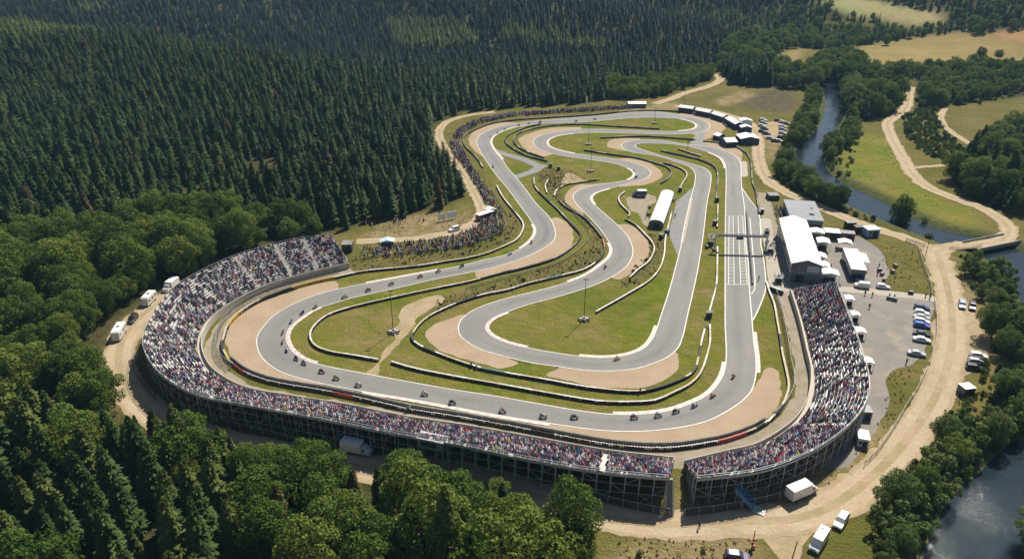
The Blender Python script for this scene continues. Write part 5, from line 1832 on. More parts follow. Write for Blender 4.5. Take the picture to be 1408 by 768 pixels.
def motorhome(L_=7.0, H=3.0, stripe=None):
    o = thing('motorhome', 'x', 'motorhome')
    w = 2.3
    f, r_ = L_ / 2, -L_ / 2
    prof = [(r_, .45), (r_ + .08, H - .1), (r_ + .3, H), (f - .9, H), (f - .35, H - .35), (f - .30, H - .75), (f - .25, 1.45), (f, 1.1), (f, .45)]
    MB().prism(prof, -w / 2, w / 2).build('body', M_vwhite, o, bevel=.08)
    MB().box((0, -.4, H + .03), (w - .3, L_ - 2.0, .05)).build('roof', M_vroof, o, bevel=.02)
    MB().box((0, -.2, H + .12), (.8, .8, .14), taper=.85).build('roof_hatch', M_dsteel, o)
    slab(MB(), [(-1.0, f - .235, 1.5), (1.0, f - .235, 1.5), (1.0, f - .285, H - .8), (-1.0, f - .285, H - .8)], .03).build('windscreen', M_glass, o)
    for s in (-1, 1):
        for ya, yb in ((r_ + .6, r_ + 1.7), (r_ + 2.4, r_ + 3.6), (f - 1.6, f - .7)):
            ring = [(s * w / 2, ya, 1.55), (s * w / 2, yb, 1.55), (s * w / 2, yb, 2.2), (s * w / 2, ya, 2.2)]
            slab(MB(), ring if s > 0 else ring[::-1], .02).build('side_window', M_glass, o)
        ring = [(s * w / 2, r_ + .4, 1.05), (s * w / 2, f - .6, 1.05), (s * w / 2, f - .6, 1.25), (s * w / 2, r_ + .4, 1.25)]
        slab(MB(), ring if s > 0 else ring[::-1], .012).build('side_stripe', stripe or PAINT_M['navy'], o)
        MB().box((s * .8, f + .006, .9), (.3, .05, .2)).build('headlight', M_lamp, o)
        MB().box((s * .95, r_ - .006, 1.0), (.16, .05, .34)).build('tail_light', M_tail, o)
    wheels(o, w, (r_ + 1.6, f - 1.1), .36)
    return o


def place(o, px, py, heading, label, cat=None, group=None, z=.06):
    """heading: a photo point the nose points to"""
    x, y, _ = at(px, py)
    hx, hy, _ = at(*heading)
    o.location = (x, y, z)
    o.rotation_euler = (0, 0, math.atan2(hy - y, hx - x) - math.pi / 2)
    tag(o, label, cat, group)
    return o


G_CARS = 'cars parked beside the tarmac'
lot = [(425, 'navy', 'estate'), (432, 'white', 'hatch'), (438, 'silver', 'saloon'), (443.6, 'white', 'estate'), (449.3, 'blue', 'estate'), (461, 'black', 'saloon'), (469, 'white', 'saloon')]
labs = ['dark estate car at the far end of the car park row', 'white hatchback second from the far end of the car park row', 'silver saloon between two white cars in the car park row', 'white estate car beside the blue car in the parking row', 'blue estate car in the middle of the car park row', 'black saloon second from the near end of the car park row', 'white saloon at the near end of the car park row']
for (py, c, k), lab in zip(lot, labs):
    place(car(PAINT_M[c] if c != 'white' else M_vwhite, k), 1267, py, (1300, py + 5.5), lab, 'car', G_CARS)
place(car(PAINT_M['silver'], 'saloon'), 1260, 488, (1300, 494), 'silver saloon parked alone at the car park exit', 'car')
place(car(PAINT_M['pale blue'], 'suv'), 1322, 421.5, (1325, 440), 'pale blue off-roader parked at the edge of the dirt road', 'car')
place(car(PAINT_M['black'], 'suv'), 1336, 423.5, (1338, 440), 'black off-roader beside the pale blue one near the bushes', 'car')
for (px, py), c, lab in (((1345, 491), 'white', 'white car furthest along the three by the riverside bushes'), ((1342.5, 499.5), 'silver', 'silver car in the middle of the three by the riverside bushes'), ((1340, 507.5), 'black', 'black car nearest of the three by the riverside bushes')):
    place(car(PAINT_M[c] if c != 'white' else M_vwhite, 'estate'), px, py, (px + 30, py + 4), lab, 'car')
place(box_truck(7.4, 3.2), 1101, 681, (1135, 666), 'white box truck parked behind the right grandstand', 'truck')
place(car(M_vwhite, 'suv'), 1155.5, 719, (1142, 740), 'white car parked by the bushes at the road edge', 'car')
place(van(M_vwhite, 5.9, 2.5, True), 1125, 748, (1108, 775), 'white campervan with roof hatch at the dirt road edge', 'van')
place(car(PAINT_M['navy'], 'estate'), 1013, 767, (1050, 772), 'dark estate car on the dry grass at the bottom edge', 'car')
place(motorhome(7.0, 3.0), 165, 462, (146, 494), 'white motorhome nearest on the dirt road behind the curved stand', 'motorhome')
place(motorhome(6.2, 3.0, PAINT_M['maroon']), 206, 416, (186, 436), 'white motorhome in the middle of three behind the curved stand', 'motorhome')
place(box_truck(6.4, 2.9), 236, 397, (212, 415), 'white box truck furthest back beside the top of the curved stand', 'truck')
place(car(PAINT_M['black'], 'suv'), 183, 441, (170, 456), 'black car between two white motorhomes', 'car')
place(box_truck(7.0, 3.1), 491, 622, (540, 632), 'white box truck half hidden by trees under the curved stand', 'truck')
place(car(M_vwhite, 'suv'), 624.5, 317, (600, 324), 'white car on the dirt road below the white hoardings', 'car')
place(car(PAINT_M['navy'], 'saloon'), 1181.5, 387, (1200, 389.5), 'dark blue car in front of the white race transporter', 'car')
place(van(M_vwhite, 4.6, 1.9), 1184.5, 395, (1165, 393), 'small white van on the paddock in front of the dark blue car', 'van')
place(car(M_vwhite, 'hatch'), 1214, 396, (1240, 399), 'white hatchback beside the paddock grass triangle', 'car')
place(car(PAINT_M['black'], 'hatch'), 1146, 392.5, (1165, 393), 'black car beside the corner of the packed right stand', 'car')
# far car park
far = [(1049, 166, 'white'), (1050, 170, 'silver'), (1047.5, 174, 'white'), (1051, 178, 'black'), (1048, 182, 'navy'), (1054, 185, 'black'), (1059, 191.5, 'silver'), (1066, 195, 'black'), (1070, 167, 'black'), (1076, 169, 'white'), (1081, 170.5, 'silver'), (1076, 175, 'white'), (1076, 179, 'silver'), (1075.5, 184, 'white'), (1074, 190, 'navy'), (1071, 195, 'white')]
far0 = {}
n_c = {}
for px, py, c in far:
    side = 'roadside column' if px < 1064 else 'riverside column'
    if c not in far0:
        far0[c] = car(PAINT_M[c] if c != 'white' else M_vwhite, 'estate')
        o = far0[c]
    else:
        o = copy_tree(far0[c])
    q = n_c[(c, side)] = n_c.get((c, side), 0) + 1
    place(o, px, py, (px + 30, py + 3), f'{ordinal(q)} {c} car from the far end, {side}, small far car park', 'car', 'cars in the far car park')

# ------------------------------------------------------------------ marquees, buildings, trailers
M_pvc = plain('marquee_canvas', (.80, .80, .78), .6, c2=(.72, .72, .69), scale=.4)
M_pvcd = plain('marquee_wall_blue', (.030, .042, .085), .6, c2=(.05, .06, .10))
M_pvcg = plain('marquee_wall_grey', (.13, .14, .16), .6, c2=(.09, .10, .115))
M_glaz = plain('tinted_glazing', (.030, .045, .065), .12, c2=(.045, .060, .08), spec=.8)
M_groof = plain('grey_felt_roof', (.26, .27, .28), .8, c2=(.22, .225, .23), scale=.3)
M_bluew = plain('teal_canvas', (.36, .55, .54), .7, c2=(.48, .62, .62))


def gable(o, w, L_, eave, ridge, roof, wall, end=None, over=.15, wallname='wall'):
    """gabled hall along +y, origin at the middle of its floor"""
    h, l = w / 2, L_ / 2
    mb = MB()
    mb.add([(-h, -l, 0), (-h, l, 0), (-h, l, eave), (-h, -l, eave)], [(0, 1, 2, 3)])
    mb.add([(h, -l, 0), (h, l, 0), (h, l, eave), (h, -l, eave)], [(3, 2, 1, 0)])
    mb.build('side_wall', wall, o)
    for s in (-1, 1):
        MB().add([(-h, s * l, 0), (h, s * l, 0), (h, s * l, eave), (0, s * l, ridge), (-h, s * l, eave)], [(0, 1, 2, 3, 4)]).build('gable_end', end or wall, o)
    mb = MB()
    ho, lo = h + over, l + over
    ed = eave - (ridge - eave) / h * over
    mb.prism([(-ho, ed), (0, ridge + .02), (ho, ed), (ho, ed + .12), (0, ridge + .14), (-ho, ed + .12)], -lo, lo, axis='y')
    mb.build('roof', roof, o)
    return o


def between(a, b_):
    """centre, length and turn of a hall whose floor runs from photo point a to b"""
    A, B_ = np.array(at(*a)), np.array(at(*b_))
    c, d = (A + B_) / 2, B_ - A
    return c, float(np.linalg.norm(d)), math.atan2(d[1], d[0]) - math.pi / 2


# pit building
c, l, rz = between((1105, 388.5), (1086, 324))
o = thing('pit_building', 'big white roofed pit building with dark glazed side facing the pit lane', 'building', c, rz)
gable(o, 9.4, l, 6.6, 8.1, M_pvc, M_glaz, M_pvcg, .25)
mb = MB()
nb = 12
for k in range(nb + 1):
    mb.box((-4.74, -l / 2 + k * l / nb, 3.3), (.12, .18, 6.6))
for z in (.15, 3.3, 6.45):
    mb.box((-4.76, 0, z), (.10, l, .22))
mb.build('facade_frame', M_steel, o)
MB().box((-2.2, -l / 2 - .04, 4.9), (3.6, .08, 1.9)).build('window', M_glaz, o)
MB().box((2.2, -l / 2 - .04, 5.0), (3.9, .06, 2.2)).build('wall_panel', M_steel, o)
MB().box((-1.6, -l / 2 - .05, 1.3), (2.6, .08, 2.5)).build('doorway', M_trim, o)
MB().box((0, -l / 2 - .06, 3.5), (9.2, .10, .18)).build('floor_band', M_steel, o)
mb = MB()
for k in range(1, 6):
    mb.box((-3.5, -l / 2 - .09, 4.9), (.06, .06, 1.9)) if k == 1 else mb.box((-4.0 + k * .62, -l / 2 - .09, 4.9), (.06, .06, 1.9))
mb.build('window_bars', M_steel, o)
mb = MB()
for k in range(9):
    yy = -l / 2 + (k + .5) * l / 9
    for s in (-1, 1):
        mb.bar((s * 4.9, yy, 6.6), (0, yy, 8.26), .06, 4)
mb.build('roof_seam', M_vroof, o)
# lean-to white tents along its paddock side
for k, (px, py, w, d_, h, lab) in enumerate(((1121, 328, 5.2, 4.6, 3.2, 'white flat tent behind the far end of the pit building'), (1130, 342, 4.6, 5.0, 3.3, 'white flat tent second along the back of the pit building'), (1127, 361, 3.6, 4.2, 2.8, 'low white tent against the middle of the pit building'), (1131, 374, 3.6, 4.2, 2.9, 'low white tent near the front corner of the pit building'), (1139, 386, 5.4, 4.4, 3.3, 'white tent with dark front by the packed stand corner'))):
    x, y, _ = at(px, py)
    t = thing('service_tent', lab, 'tent', (x, y, .05), rz, 'white tents behind the pit building')
    MB().prism([(-w / 2, h), (0, h + .5), (w / 2, h - .1), (w / 2, h - .3), (-w / 2, h - .2)], -d_ / 2, d_ / 2, axis='y').build('canopy', M_pvc, t)
    for sx in (-1, 1):
        for sy in (-1, 1):
            MB().bar((sx * (w / 2 - .1), sy * (d_ / 2 - .1), 0), (sx * (w / 2 - .1), sy * (d_ / 2 - .1), h - .2), .06, 5).build('leg', M_steel, t)
    MB().box((0, d_ / 2 - .15, h / 2), (w - .3, .06, h - .4)).build('back_wall', M_pvc, t)
    MB().box((0, -.3, .55), (w * .6, 1.0, 1.1)).build('counter', M_trim, t)
# grey flat hall
c, l, rz = between((1107, 318), (1096, 291))
o = thing('flat_roofed_hall', 'low hall with a flat grey roof behind the pit building', 'building', c, rz)
MB().box((0, 0, 2.3), (11.6, l, 4.6)).build('wall', M_pvcg, o)
MB().box((0, 0, 4.72), (12.2, l + .6, .3)).build('roof', M_groof, o)
MB().box((2.5, -l * .22, 5.1), (1.6, 1.2, .6)).build('roof_unit', M_dsteel, o)
MB().box((3.5, l * .1, 5.0), (.7, .5, .4)).build('roof_vent', M_dsteel, o)
MB().box((2.8, -l / 2 - .05, 1.6), (4.6, .1, 2.8)).build('shutter_door', M_trim, o)

# infield marquee
c, l, rz = between((901.5, 314), (917, 272))
o = thing('infield_marquee', 'long white arched marquee with dark open front beside the second straight', 'marquee', c, rz)
w, h = 5.6, 3.6
prof = [(-w / 2, 0), (-w / 2, 2.4), (-w * .40, 3.1), (-w * .22, 3.5), (0, 3.65), (w * .22, 3.5), (w * .40, 3.1), (w / 2, 2.4), (w / 2, 0)]
mb = MB()
n = len(prof)
V = [(x, y, z) for y in (-l / 2, l / 2) for x, z in prof]
mb.add(V, [(i, i + 1, n + i + 1, n + i) for i in range(1, n - 2)])
mb.build('roof', M_pvc, o)
mb = MB()
for k in range(8):
    yy = -l / 2 + (k + .5) * l / 8
    for i in range(1, n - 2):
        mb.bar((prof[i][0], yy, prof[i][1] + .02), (prof[i + 1][0], yy, prof[i + 1][1] + .02), .05, 4)
mb.build('roof_seam', M_vroof, o)
mb = MB()
for s in (-1, 1):
    mb.add([(s * (w / 2), -l / 2, 0), (s * (w / 2), l / 2, 0), (s * (w / 2), l / 2, 2.4), (s * (w / 2), -l / 2, 2.4)], [(0, 1, 2, 3)])
mb.build('side_wall', M_pvcg, o)
MB().add([(x, -l / 2 + .02, z) for x, z in prof], [tuple(range(n))]).build('front_wall', M_pvcg, o)
MB().add([(x, l / 2 - .02, z) for x, z in prof], [tuple(range(n))]).build('rear_wall', M_pvc, o)
MB().box((.4, -l / 2 - .03, 1.1), (2.2, .06, 2.2)).build('doorway', M_trim, o)
MB().box((-1.7, -l / 2 - .03, 1.5), (1.2, .06, 1.2)).build('window', M_glaz, o)
# dark trailer beside it
o = place(box_truck(6.0, 2.8, PAINT_M['navy'], PAINT_M['navy']), 879, 270, (850, 270), 'dark blue box truck on the gravel yard beside the infield marquee', 'truck')


def tent(name, px, py, w, l, eave, ridge, rz, label, wall, cat='marquee', group=None, open_front=True):
    x, y, _ = at(px, py)
    o = thing(name, label, cat, (x, y, .03), rz, group)
    gable(o, w, l, eave, ridge, M_pvc, wall, None, .2)
    if open_front:
        for k in range(3):
            MB().box((-w / 2 - .04, (k - 1) * l / 3, eave * .45), (.08, l / 4, eave * .8)).build('opening', M_trim, o)
    return o


# row of white marquees along the far bend, each turned with the lane
MQ = [((934, 153), (954, 155.5)), ((958, 157), (978, 161)), ((981, 162), (998, 167.5)), ((1001, 169), (1016, 178))]
ords = ['furthest', 'second furthest', 'third', 'nearest']
for k, (a, b_) in enumerate(MQ):
    c, l, rz = between(a, b_)
    o = thing('trackside_marquee', f'long white marquee with dark blue side, {ords[k]} of the row along the far bend', 'marquee', (c[0], c[1], .03), rz, 'marquees along the far bend')
    gable(o, 5.0, l * .97, 3.0, 4.1, M_pvc, M_pvcd, None, .2)
    for q in range(4):
        MB().box((2.54, (q - 1.5) * l / 4.4, 1.4), (.08, l / 6, 2.2)).build('opening', M_trim, o)
tent('white_tent', 1024, 172, 7.0, 5.0, 3.0, 3.9, .05, 'white pitched tent at the end of the marquee row', M_pvc, 'tent')
tent('white_tent', 1024.5, 181, 6.0, 4.6, 2.8, 3.7, .0, 'smaller white tent between two big ones by the dirt road', M_pvcd, 'tent')
tent('hospitality_tent', 1027, 196, 10.0, 9.0, 3.2, 4.3, .02, 'broad white roofed tent with dark front beside the dirt road', M_pvcd)
tent('hospitality_tent', 1001, 199.5, 8.6, 6.0, 2.8, 4.0, math.pi / 2 + .15, 'white hospitality tent with dark blue sides behind the tyre barrier', M_pvcd)
tent('hospitality_tent', 988, 192, 5.0, 4.2, 2.6, 3.6, .6, 'small dark blue tent beside the white hospitality tent', M_pvcd)
tent('white_marquee', 875, 147, 6.0, 11.5, 2.6, 3.4, math.pi / 2, 'lone white marquee behind the far crowd under the trees', M_pvcg, 'marquee', None, False)
x, y, _ = at(805, 151)
o = thing('flag_banner', 'tall white feather flag standing among the far crowd', 'flag', (x, y, 0))
MB().bar((0, 0, 0), (0, 0, 9), .06, 6).build('flagpole', M_steel, o)
MB().prism([(.05, 3.0), (.05, 8.9), (.9, 8.6), (1.2, 7.6), (1.2, 3.2)], -.03, .03, axis='y').build('banner', M_pvc, o)

# paddock: transporter, kiosk, containers
c, l, rz = between((1178, 385), (1166, 355.5))
o = thing('race_transporter', 'long white roofed race transporter with dark blue side in the paddock', 'truck', c, rz)
MB().box((0, 0, 2.25), (4.6, l, 3.1)).build('trailer_body', PAINT_M['navy'], o, bevel=.04)
MB().box((0, 0, 3.84), (4.8, l + .1, .14)).build('roof', M_vroof, o)
MB().box((0, -l / 2 - .03, 2.9), (4.3, .06, .9)).build('name_panel', M_pvcg, o)
MB().box((0, -l / 2 - .05, 1.5), (3.0, .08, 1.6)).build('doorway', M_trim, o)
MB().box((0, 0, .45), (2.0, l - .6, .5)).build('chassis', M_trim, o)
MB().prism([(2.4, 3.5), (5.0, 3.1), (5.0, 3.0), (2.4, 3.35)], -.5, l * .42, axis='y').build('awning', M_pvc, o)
for q in (0, l * .38):
    MB().bar((4.9, q, 0), (4.9, q, 3.0), .06, 5).build('awning_leg', M_steel, o)
wheels(o, 2.6, (-l / 2 + 1.6, l / 2 - 2.0, l / 2 - 3.1), .45)
x, y, _ = at(1160, 341)
o = thing('canopy_tent', 'square white canopy behind the race transporter', 'tent', (x, y, .05), rz)
MB().prism([(-2.4, 2.6), (0, 3.2), (2.4, 2.6), (2.4, 2.4), (-2.4, 2.4)], -2.0, 2.0, axis='y').build('canopy', M_pvc, o)
for sx in (-1, 1):
    for sy in (-1, 1):
        MB().bar((sx * 2.2, sy * 1.8, 0), (sx * 2.2, sy * 1.8, 2.5), .06, 5).build('leg', M_steel, o)


def container(px, py, w, l, h, rz, label, wall, roof, name='storage_container', cat='container'):
    x, y, _ = at(px, py)
    o = thing(name, label, cat, (x, y, .05), rz)
    MB().box((0, 0, h / 2), (w, l, h)).build('shell', wall, o, bevel=.04)
    MB().box((0, 0, h + .05), (w + .1, l + .1, .1)).build('roof', roof, o)
    MB().box((w * .15, -l / 2 - .03, h * .42), (w * .4, .06, h * .7)).build('door', M_trim, o)
    MB().box((-w * .25, -l / 2 - .03, h * .55), (w * .25, .06, h * .35)).build('window', M_glaz, o)
    return o


container(1142, 327, 5.4, 4.6, 2.9, rz, 'white roofed container with dark front in the back row of the paddock', M_trim, M_vroof)
container(1163.5, 328, 5.0, 3.4, 2.6, rz, 'dark maroon container beside the white roofed one in the paddock', PAINT_M['maroon'], M_dsteel)
container(1168, 313, 3.6, 2.6, 2.4, rz + .3, 'small black container near the back lane', M_trim, M_dsteel)
container(1180, 319, 3.6, 2.6, 2.4, rz + .3, 'small brown container between the black one and the kiosk', PAINT_M['maroon'], M_trim)
container(1196, 323, 5.0, 4.0, 2.9, rz + .35, 'blue walled kiosk with a white roof by the back lane', PAINT_M['pale blue'], M_vroof, 'kiosk', 'kiosk')
container(478.5, 344, 3.6, 4.2, 3.0, .05, 'grey container with pale roof beside the upper end of the curved stand', M_dsteel, M_bgrey)
container(1326.5, 541, 3.0, 2.6, 2.3, .2, 'small kiosk with white roof at the edge of the river trees', M_dsteel, M_vroof, 'kiosk', 'kiosk')
container(1184.5, 608, 2.4, 3.6, 2.2, -.3, 'small white trailer tucked behind the right stand', M_vwhite, M_vroof, 'trailer', 'trailer')
container(1187, 572, 2.6, 3.0, 2.2, -.1, 'grey cabin against the scaffold at the bend of the right stand', M_bgrey, M_dsteel, 'site_cabin', 'cabin')
container(1062, 273, 4.4, 4.4, 2.0, 0, 'black flatbed stage on the lane beside the main straight', M_trim, M_dsteel, 'camera_stage', 'stage')
for k, (px, py, lab) in enumerate(((1166, 418, 'white canopy behind the upper corner of the right stand'), (1174, 440, 'low grey canopy behind the right stand'), (1181, 463, 'white canopy halfway along the back of the right stand'), (1191, 505, 'pale canopy behind the lower part of the right stand'))):
    x, y, _ = at(px, py)
    o = thing('stall_canopy', lab, 'stall', (x, y, .05), -.15, 'stalls behind the right stand')
    MB().prism([(-1.4, 2.3), (0, 2.6), (1.4, 2.2), (1.4, 2.05), (-1.4, 2.1)], -1.5, 1.5, axis='y').build('canopy', M_pvc if k != 1 else M_steel, o)
    for sx in (-1, 1):
        for sy in (-1, 1):
            MB().bar((sx * 1.3, sy * 1.3, 0), (sx * 1.3, sy * 1.3, 2.15), .05, 5).build('leg', M_steel, o)
    MB().box((.2, -.4, .5), (1.5, .7, 1.0)).build('counter', M_trim, o)
# teal tent and hoardings on the wood lane
x, y, _ = at(533, 338)
o = thing('teal_tent', 'pale teal canopy tent on the bank at the edge of the wood', 'tent', (x, y, 0), .12)
MB().prism([(-2.6, 2.3), (0, 3.0), (2.6, 2.3), (2.6, 2.15), (-2.6, 2.15)], -1.8, 1.8, axis='y').build('canopy', M_bluew, o)
for sx in (-1, 1):
    for sy in (-1, 1):
        MB().bar((sx * 2.4, sy * 1.6, 0), (sx * 2.4, sy * 1.6, 2.2), .05, 5).build('leg', M_steel, o)
MB().box((0, 1.0, .9), (4.2, .1, 1.8)).build('back_wall', M_pvcd, o)
for k, (a, b_, lab) in enumerate((((602.5, 305), (613, 303), 'white hoarding panel nearer the teal tent, in front of the dark firs'), ((615, 302.5), (628, 300), 'white hoarding panel nearer the dirt road bend, in front of the dark firs'))):
    c, l, rz2 = between(a, b_)
    o = thing('hoarding', lab, 'hoarding', c, rz2)
    MB().box((0, 0, 2.0), (.12, l, 2.6)).build('panel', M_vroof, o)
    MB().box((0, 0, 2.0), (.16, l + .1, .08)).build('panel_rail', M_steel, o)
    for s in (-1, 1):
        MB().bar((0, s * l * .4, 0), (0, s * l * .4, 3.2), .07, 5).build('post', M_dsteel, o)
# scaffold tower in the crowd bank, low white vehicle-sized stand
container(667, 300, 8.0, 2.6, 2.4, .75, 'long maroon trailer with white roof at the bend of the bank road', PAINT_M['maroon'], M_vroof, 'trailer', 'trailer')
tent('white_tent', 674, 294.5, 3.6, 3.4, 2.2, 3.0, .6, 'small white tent beside the maroon trailer on the bank', M_pvcg, 'tent', None, False)

# commentary cabin and stairs on the stands
i = int(np.argmin([np.linalg.norm(np.array(at(597, 605, 6.5)[:2]) - s[:2]) for s in np.array([w[:2] for w in sel])])) if False else 0
x, y, _ = at(596, 607, 5.6)
A_, B_ = np.array(at(577, 600, 6)), np.array(at(614, 608, 6))
rz2 = math.atan2((B_ - A_)[1], (B_ - A_)[0])
o = thing('commentary_cabin', 'grey commentary cabin on legs hung behind the rim of the curved stand', 'cabin', (x, y, 0), rz2)
MB().box((0, -.6, 6.0), (6.0, 2.4, 2.5)).build('cabin_wall', plain('cabin_panel', (.24, .27, .25), .6, c2=(.18, .2, .19)), o, bevel=.05)
MB().box((0, -.6, 7.3), (6.3, 2.7, .14)).build('roof', M_steel, o)
MB().box((-.4, -1.83, 6.1), (3.6, .08, 1.1)).build('window', M_glaz, o)
for sx in (-2.8, 2.8):
    for sy in (-1.7, .5):
        MB().bar((sx, sy, 0), (sx, sy, 4.8), .1, 6).build('leg', M_steel, o)
MB().bar((-2.8, -1.7, .3), (2.8, -1.7, 4.5), .06, 5).build('brace', M_steel, o)
# blue covered stair on the right stand
A_, B_ = np.array(at(1012, 672, 3.4)), np.array(at(1036, 697, .5))
d = B_ - A_
rz2 = math.atan2(d[1], d[0])
ln = float(np.linalg.norm(d[:2]))
o = thing('stand_stair', 'blue sheeted stair slanting down behind the right stand', 'stair', (A_[0], A_[1], 0), rz2)
M_bluesheet = plain('blue_sheeting', (.07, .16, .30), .6, c2=(.10, .20, .34))
MB().prism([(0, 3.6), (ln, .6), (ln, .45), (0, 3.4)], -.95, .95, axis='y').build('ramp', M_bluesheet, o)
for s in (-.95, .95):
    MB().prism([(0, 3.6), (ln, .6), (ln, 1.5), (0, 4.5)], s - .03, s + .03, axis='y').build('side_panel', M_bluesheet, o)
for s in (-.9, .9):
    MB().bar((ln, s, .45), (ln + 2.4, s, .1), .09, 5).build('stringer', M_steel, o)
    for t in (.1, .5):
        MB().bar((ln * t, s, 0), (ln * t, s, 3.4 - 2.9 * t), .07, 5).build('leg', M_steel, o)
mb = MB()
for k in range(7):
    mb.box((ln + .2 + k * .33, 0, .42 - k * .05), (.22, 1.7, .05))
mb.build('tread', M_steel, o)
# stair in the gap
A_, B_ = np.array(at(921, 658, 6.6)), np.array(at(921, 708, .2))
d = B_ - A_
rz2 = math.atan2(d[1], d[0])
ln = float(np.linalg.norm(d[:2]))
o = thing('gap_stair', 'steep pale stair in the gap between the two grandstands', 'stair', (A_[0], A_[1], 0), rz2)
mb = MB()
for k in range(24):
    mb.box((ln * k / 24, 0, 6.6 * (1 - k / 24)), (.42, 1.3, .06))
mb.build('tread', M_aisle, o)
for s in (-.7, .7):
    mb = MB()
    mb.bar((0, s, 6.6), (ln, s, .1), .08, 5)
    mb.bar((0, s, 7.6), (ln, s, 1.1), .04, 5)
    for k in range(7):
        t = k / 6
        mb.bar((ln * t, s, 0), (ln * t, s, 6.6 * (1 - t) + 1.05), .05, 5)
    mb.build('railing', M_steel, o)
# blanket and board draped at the back row
# gantry over the start
A_, B_ = np.array(at(982, 344)), np.array(at(1052, 346))
d = B_ - A_
ln = float(np.linalg.norm(d))
rz2 = math.atan2(d[1], d[0])
o = thing('start_gantry', 'pale truss gantry spanning the main straight and pit lane', 'gantry', A_, rz2)
M_gan = plain('gantry_paint', (.40, .34, .34), .6, c2=(.30, .25, .25))
MB().box((ln / 2, 0, 5.6), (ln + 1.6, .9, .1)).build('deck', M_gan, o)
for s in (-.45, .45):
    mb = MB()
    for zz in (5.65, 6.5):
        mb.bar((-.8, s, zz), (ln + .8, s, zz), .07, 5)
    k = int(ln / 1.2)
    for q in range(k):
        xa, xb = q * ln / k, (q + 1) * ln / k
        mb.bar((xa, s, 5.65), (xb, s, 6.5), .04, 4)
        mb.bar((xb, s, 5.65), (xb, s, 6.5), .04, 4)
    mb.build('truss', M_steel, o)
MB().box((ln / 2, -.52, 6.0), (ln * .96, .05, .75)).build('fascia', M_gan, o)
MB().box((ln * .46, -.75, 5.2), (2.4, .4, .8)).build('light_panel', M_trim, o)
for xx in (0, ln):
    for s in (-.5, .5):
        MB().bar((xx, s, 0), (xx, s, 6.4), .14, 6).build('leg', M_steel, o)
    MB().box((xx, 0, .35), (1.4, 1.8, .7), taper=.9).build('footing', M_bgrey, o)


def tower(px, py, w, h, label, rz_=0.0):
    x, y, _ = at(px, py)
    o = thing('camera_tower', label, 'tower', (x, y, 0), rz_)
    for sx in (-1, 1):
        for sy in (-1, 1):
            MB().bar((sx * w / 2, sy * w / 2, 0), (sx * w / 2, sy * w / 2, h + 1.0), .07, 5).build('leg', M_dsteel, o)
    MB().box((0, 0, h), (w + .3, w + .3, .14)).build('platform', M_dsteel, o)
    mb = MB()
    for zz in (h + .5, h + 1.0):
        for a, b_ in (((-1, -1), (1, -1)), ((1, -1), (1, 1)), ((1, 1), (-1, 1)), ((-1, 1), (-1, -1))):
            mb.bar((a[0] * w / 2, a[1] * w / 2, zz), (b_[0] * w / 2, b_[1] * w / 2, zz), .04, 4)
    mb.build('railing', M_steel, o)
    mb = MB()
    mb.bar((-w / 2, -w / 2, .2), (w / 2, -w / 2, h - .2), .05, 4)
    mb.bar((w / 2, -w / 2, .2), (w / 2, w / 2, h - .2), .05, 4)
    mb.build('brace', M_dsteel, o)
    MB().box((0, .2, h + .45), (.5, .8, .5)).build('camera', M_trim, o)
    MB().box((0, 0, .6), (w * .8, w * .8, 1.1)).build('base_box', M_trim, o)
    return o


tower(977, 336, 2.2, 3.0, 'dark camera tower on the grass at the foot of the gantry')
tower(1059, 347, 2.2, 2.6, 'crowded camera tower between pit lane and pit building')
tower(1070, 388, 2.2, 2.0, 'camera tower at the near end of the pit lane')
tower(1054, 322, 1.6, 1.6, 'low camera stand beside the pit lane behind the gantry')
x, y, _ = at(1067, 402)
o = thing('inflatable_barrier', 'dark and white rounded cushion barrier at the pit lane end', 'barrier', (x, y, 0), -.9)
MB().cyl((0, 0, .7), .65, 4.6, 0, 12).build('cushion', M_trim, o, True)
MB().cyl((0, .25, 1.05), .5, 4.3, 0, 12).build('cover', M_vroof, o, True)
# marshal huts: small dark boxes at the barrier ends
for k, (px, py, lab) in enumerate(((974.5, 436, 'small dark marshal hut at the foot of the white barrier'), (985.5, 277, 'small dark marshal post beside the main straight'), (983, 309, 'dark marshal post behind the gantry on the grass strip'), (917, 322, 'black marshal box at the corner of the paved wedge'), (909, 328, 'round dark tyre heap beside the white tyre wall'), (935, 263, 'dark marshal box at the head of the paved wedge'), (1048, 293, 'dark marshal post at the pit lane entry'), (757, 230, 'dark marshal shelter by the link road'), (768, 234, 'low dark shed on the overgrown bank by the link road'))):
    x, y, _ = at(px, py)
    o = thing('marshal_post', lab, 'hut', (x, y, 0), .2 * k)
    MB().box((0, 0, .9), (1.5, 1.3, 1.8)).build('cabin_wall', M_trim, o, bevel=.04)
    MB().prism([(-.9, 1.8), (.9, 1.95), (.9, 2.05), (-.9, 1.9)], -.85, .85, axis='y').build('roof', M_dsteel, o)
    MB().box((0, -.67, 1.2), (.8, .05, .6)).build('window', M_glaz, o)
# bridge where the river lane crosses
A_, B_ = np.array(at(1344, 337)), np.array(at(1384, 329))
c, d = (A_ + B_) / 2, B_ - A_
ln = float(np.linalg.norm(d)) + 6
o = thing('road_bridge', 'low stone bridge carrying the dirt road over the river', 'bridge', (c[0], c[1], 0), math.atan2(d[1], d[0]))
MB().box((0, 0, -.33), (ln, 7.4, .6)).build('deck', M_bgrey, o)
for s in (-1, 1):
    MB().box((0, s * 3.55, .35), (ln, .35, .76)).build('parapet', M_bgrey, o)
    MB().box((s * (ln / 2 - .6), 0, -1.9), (1.2, 7.0, 2.6)).build('abutment', M_bgrey, o)

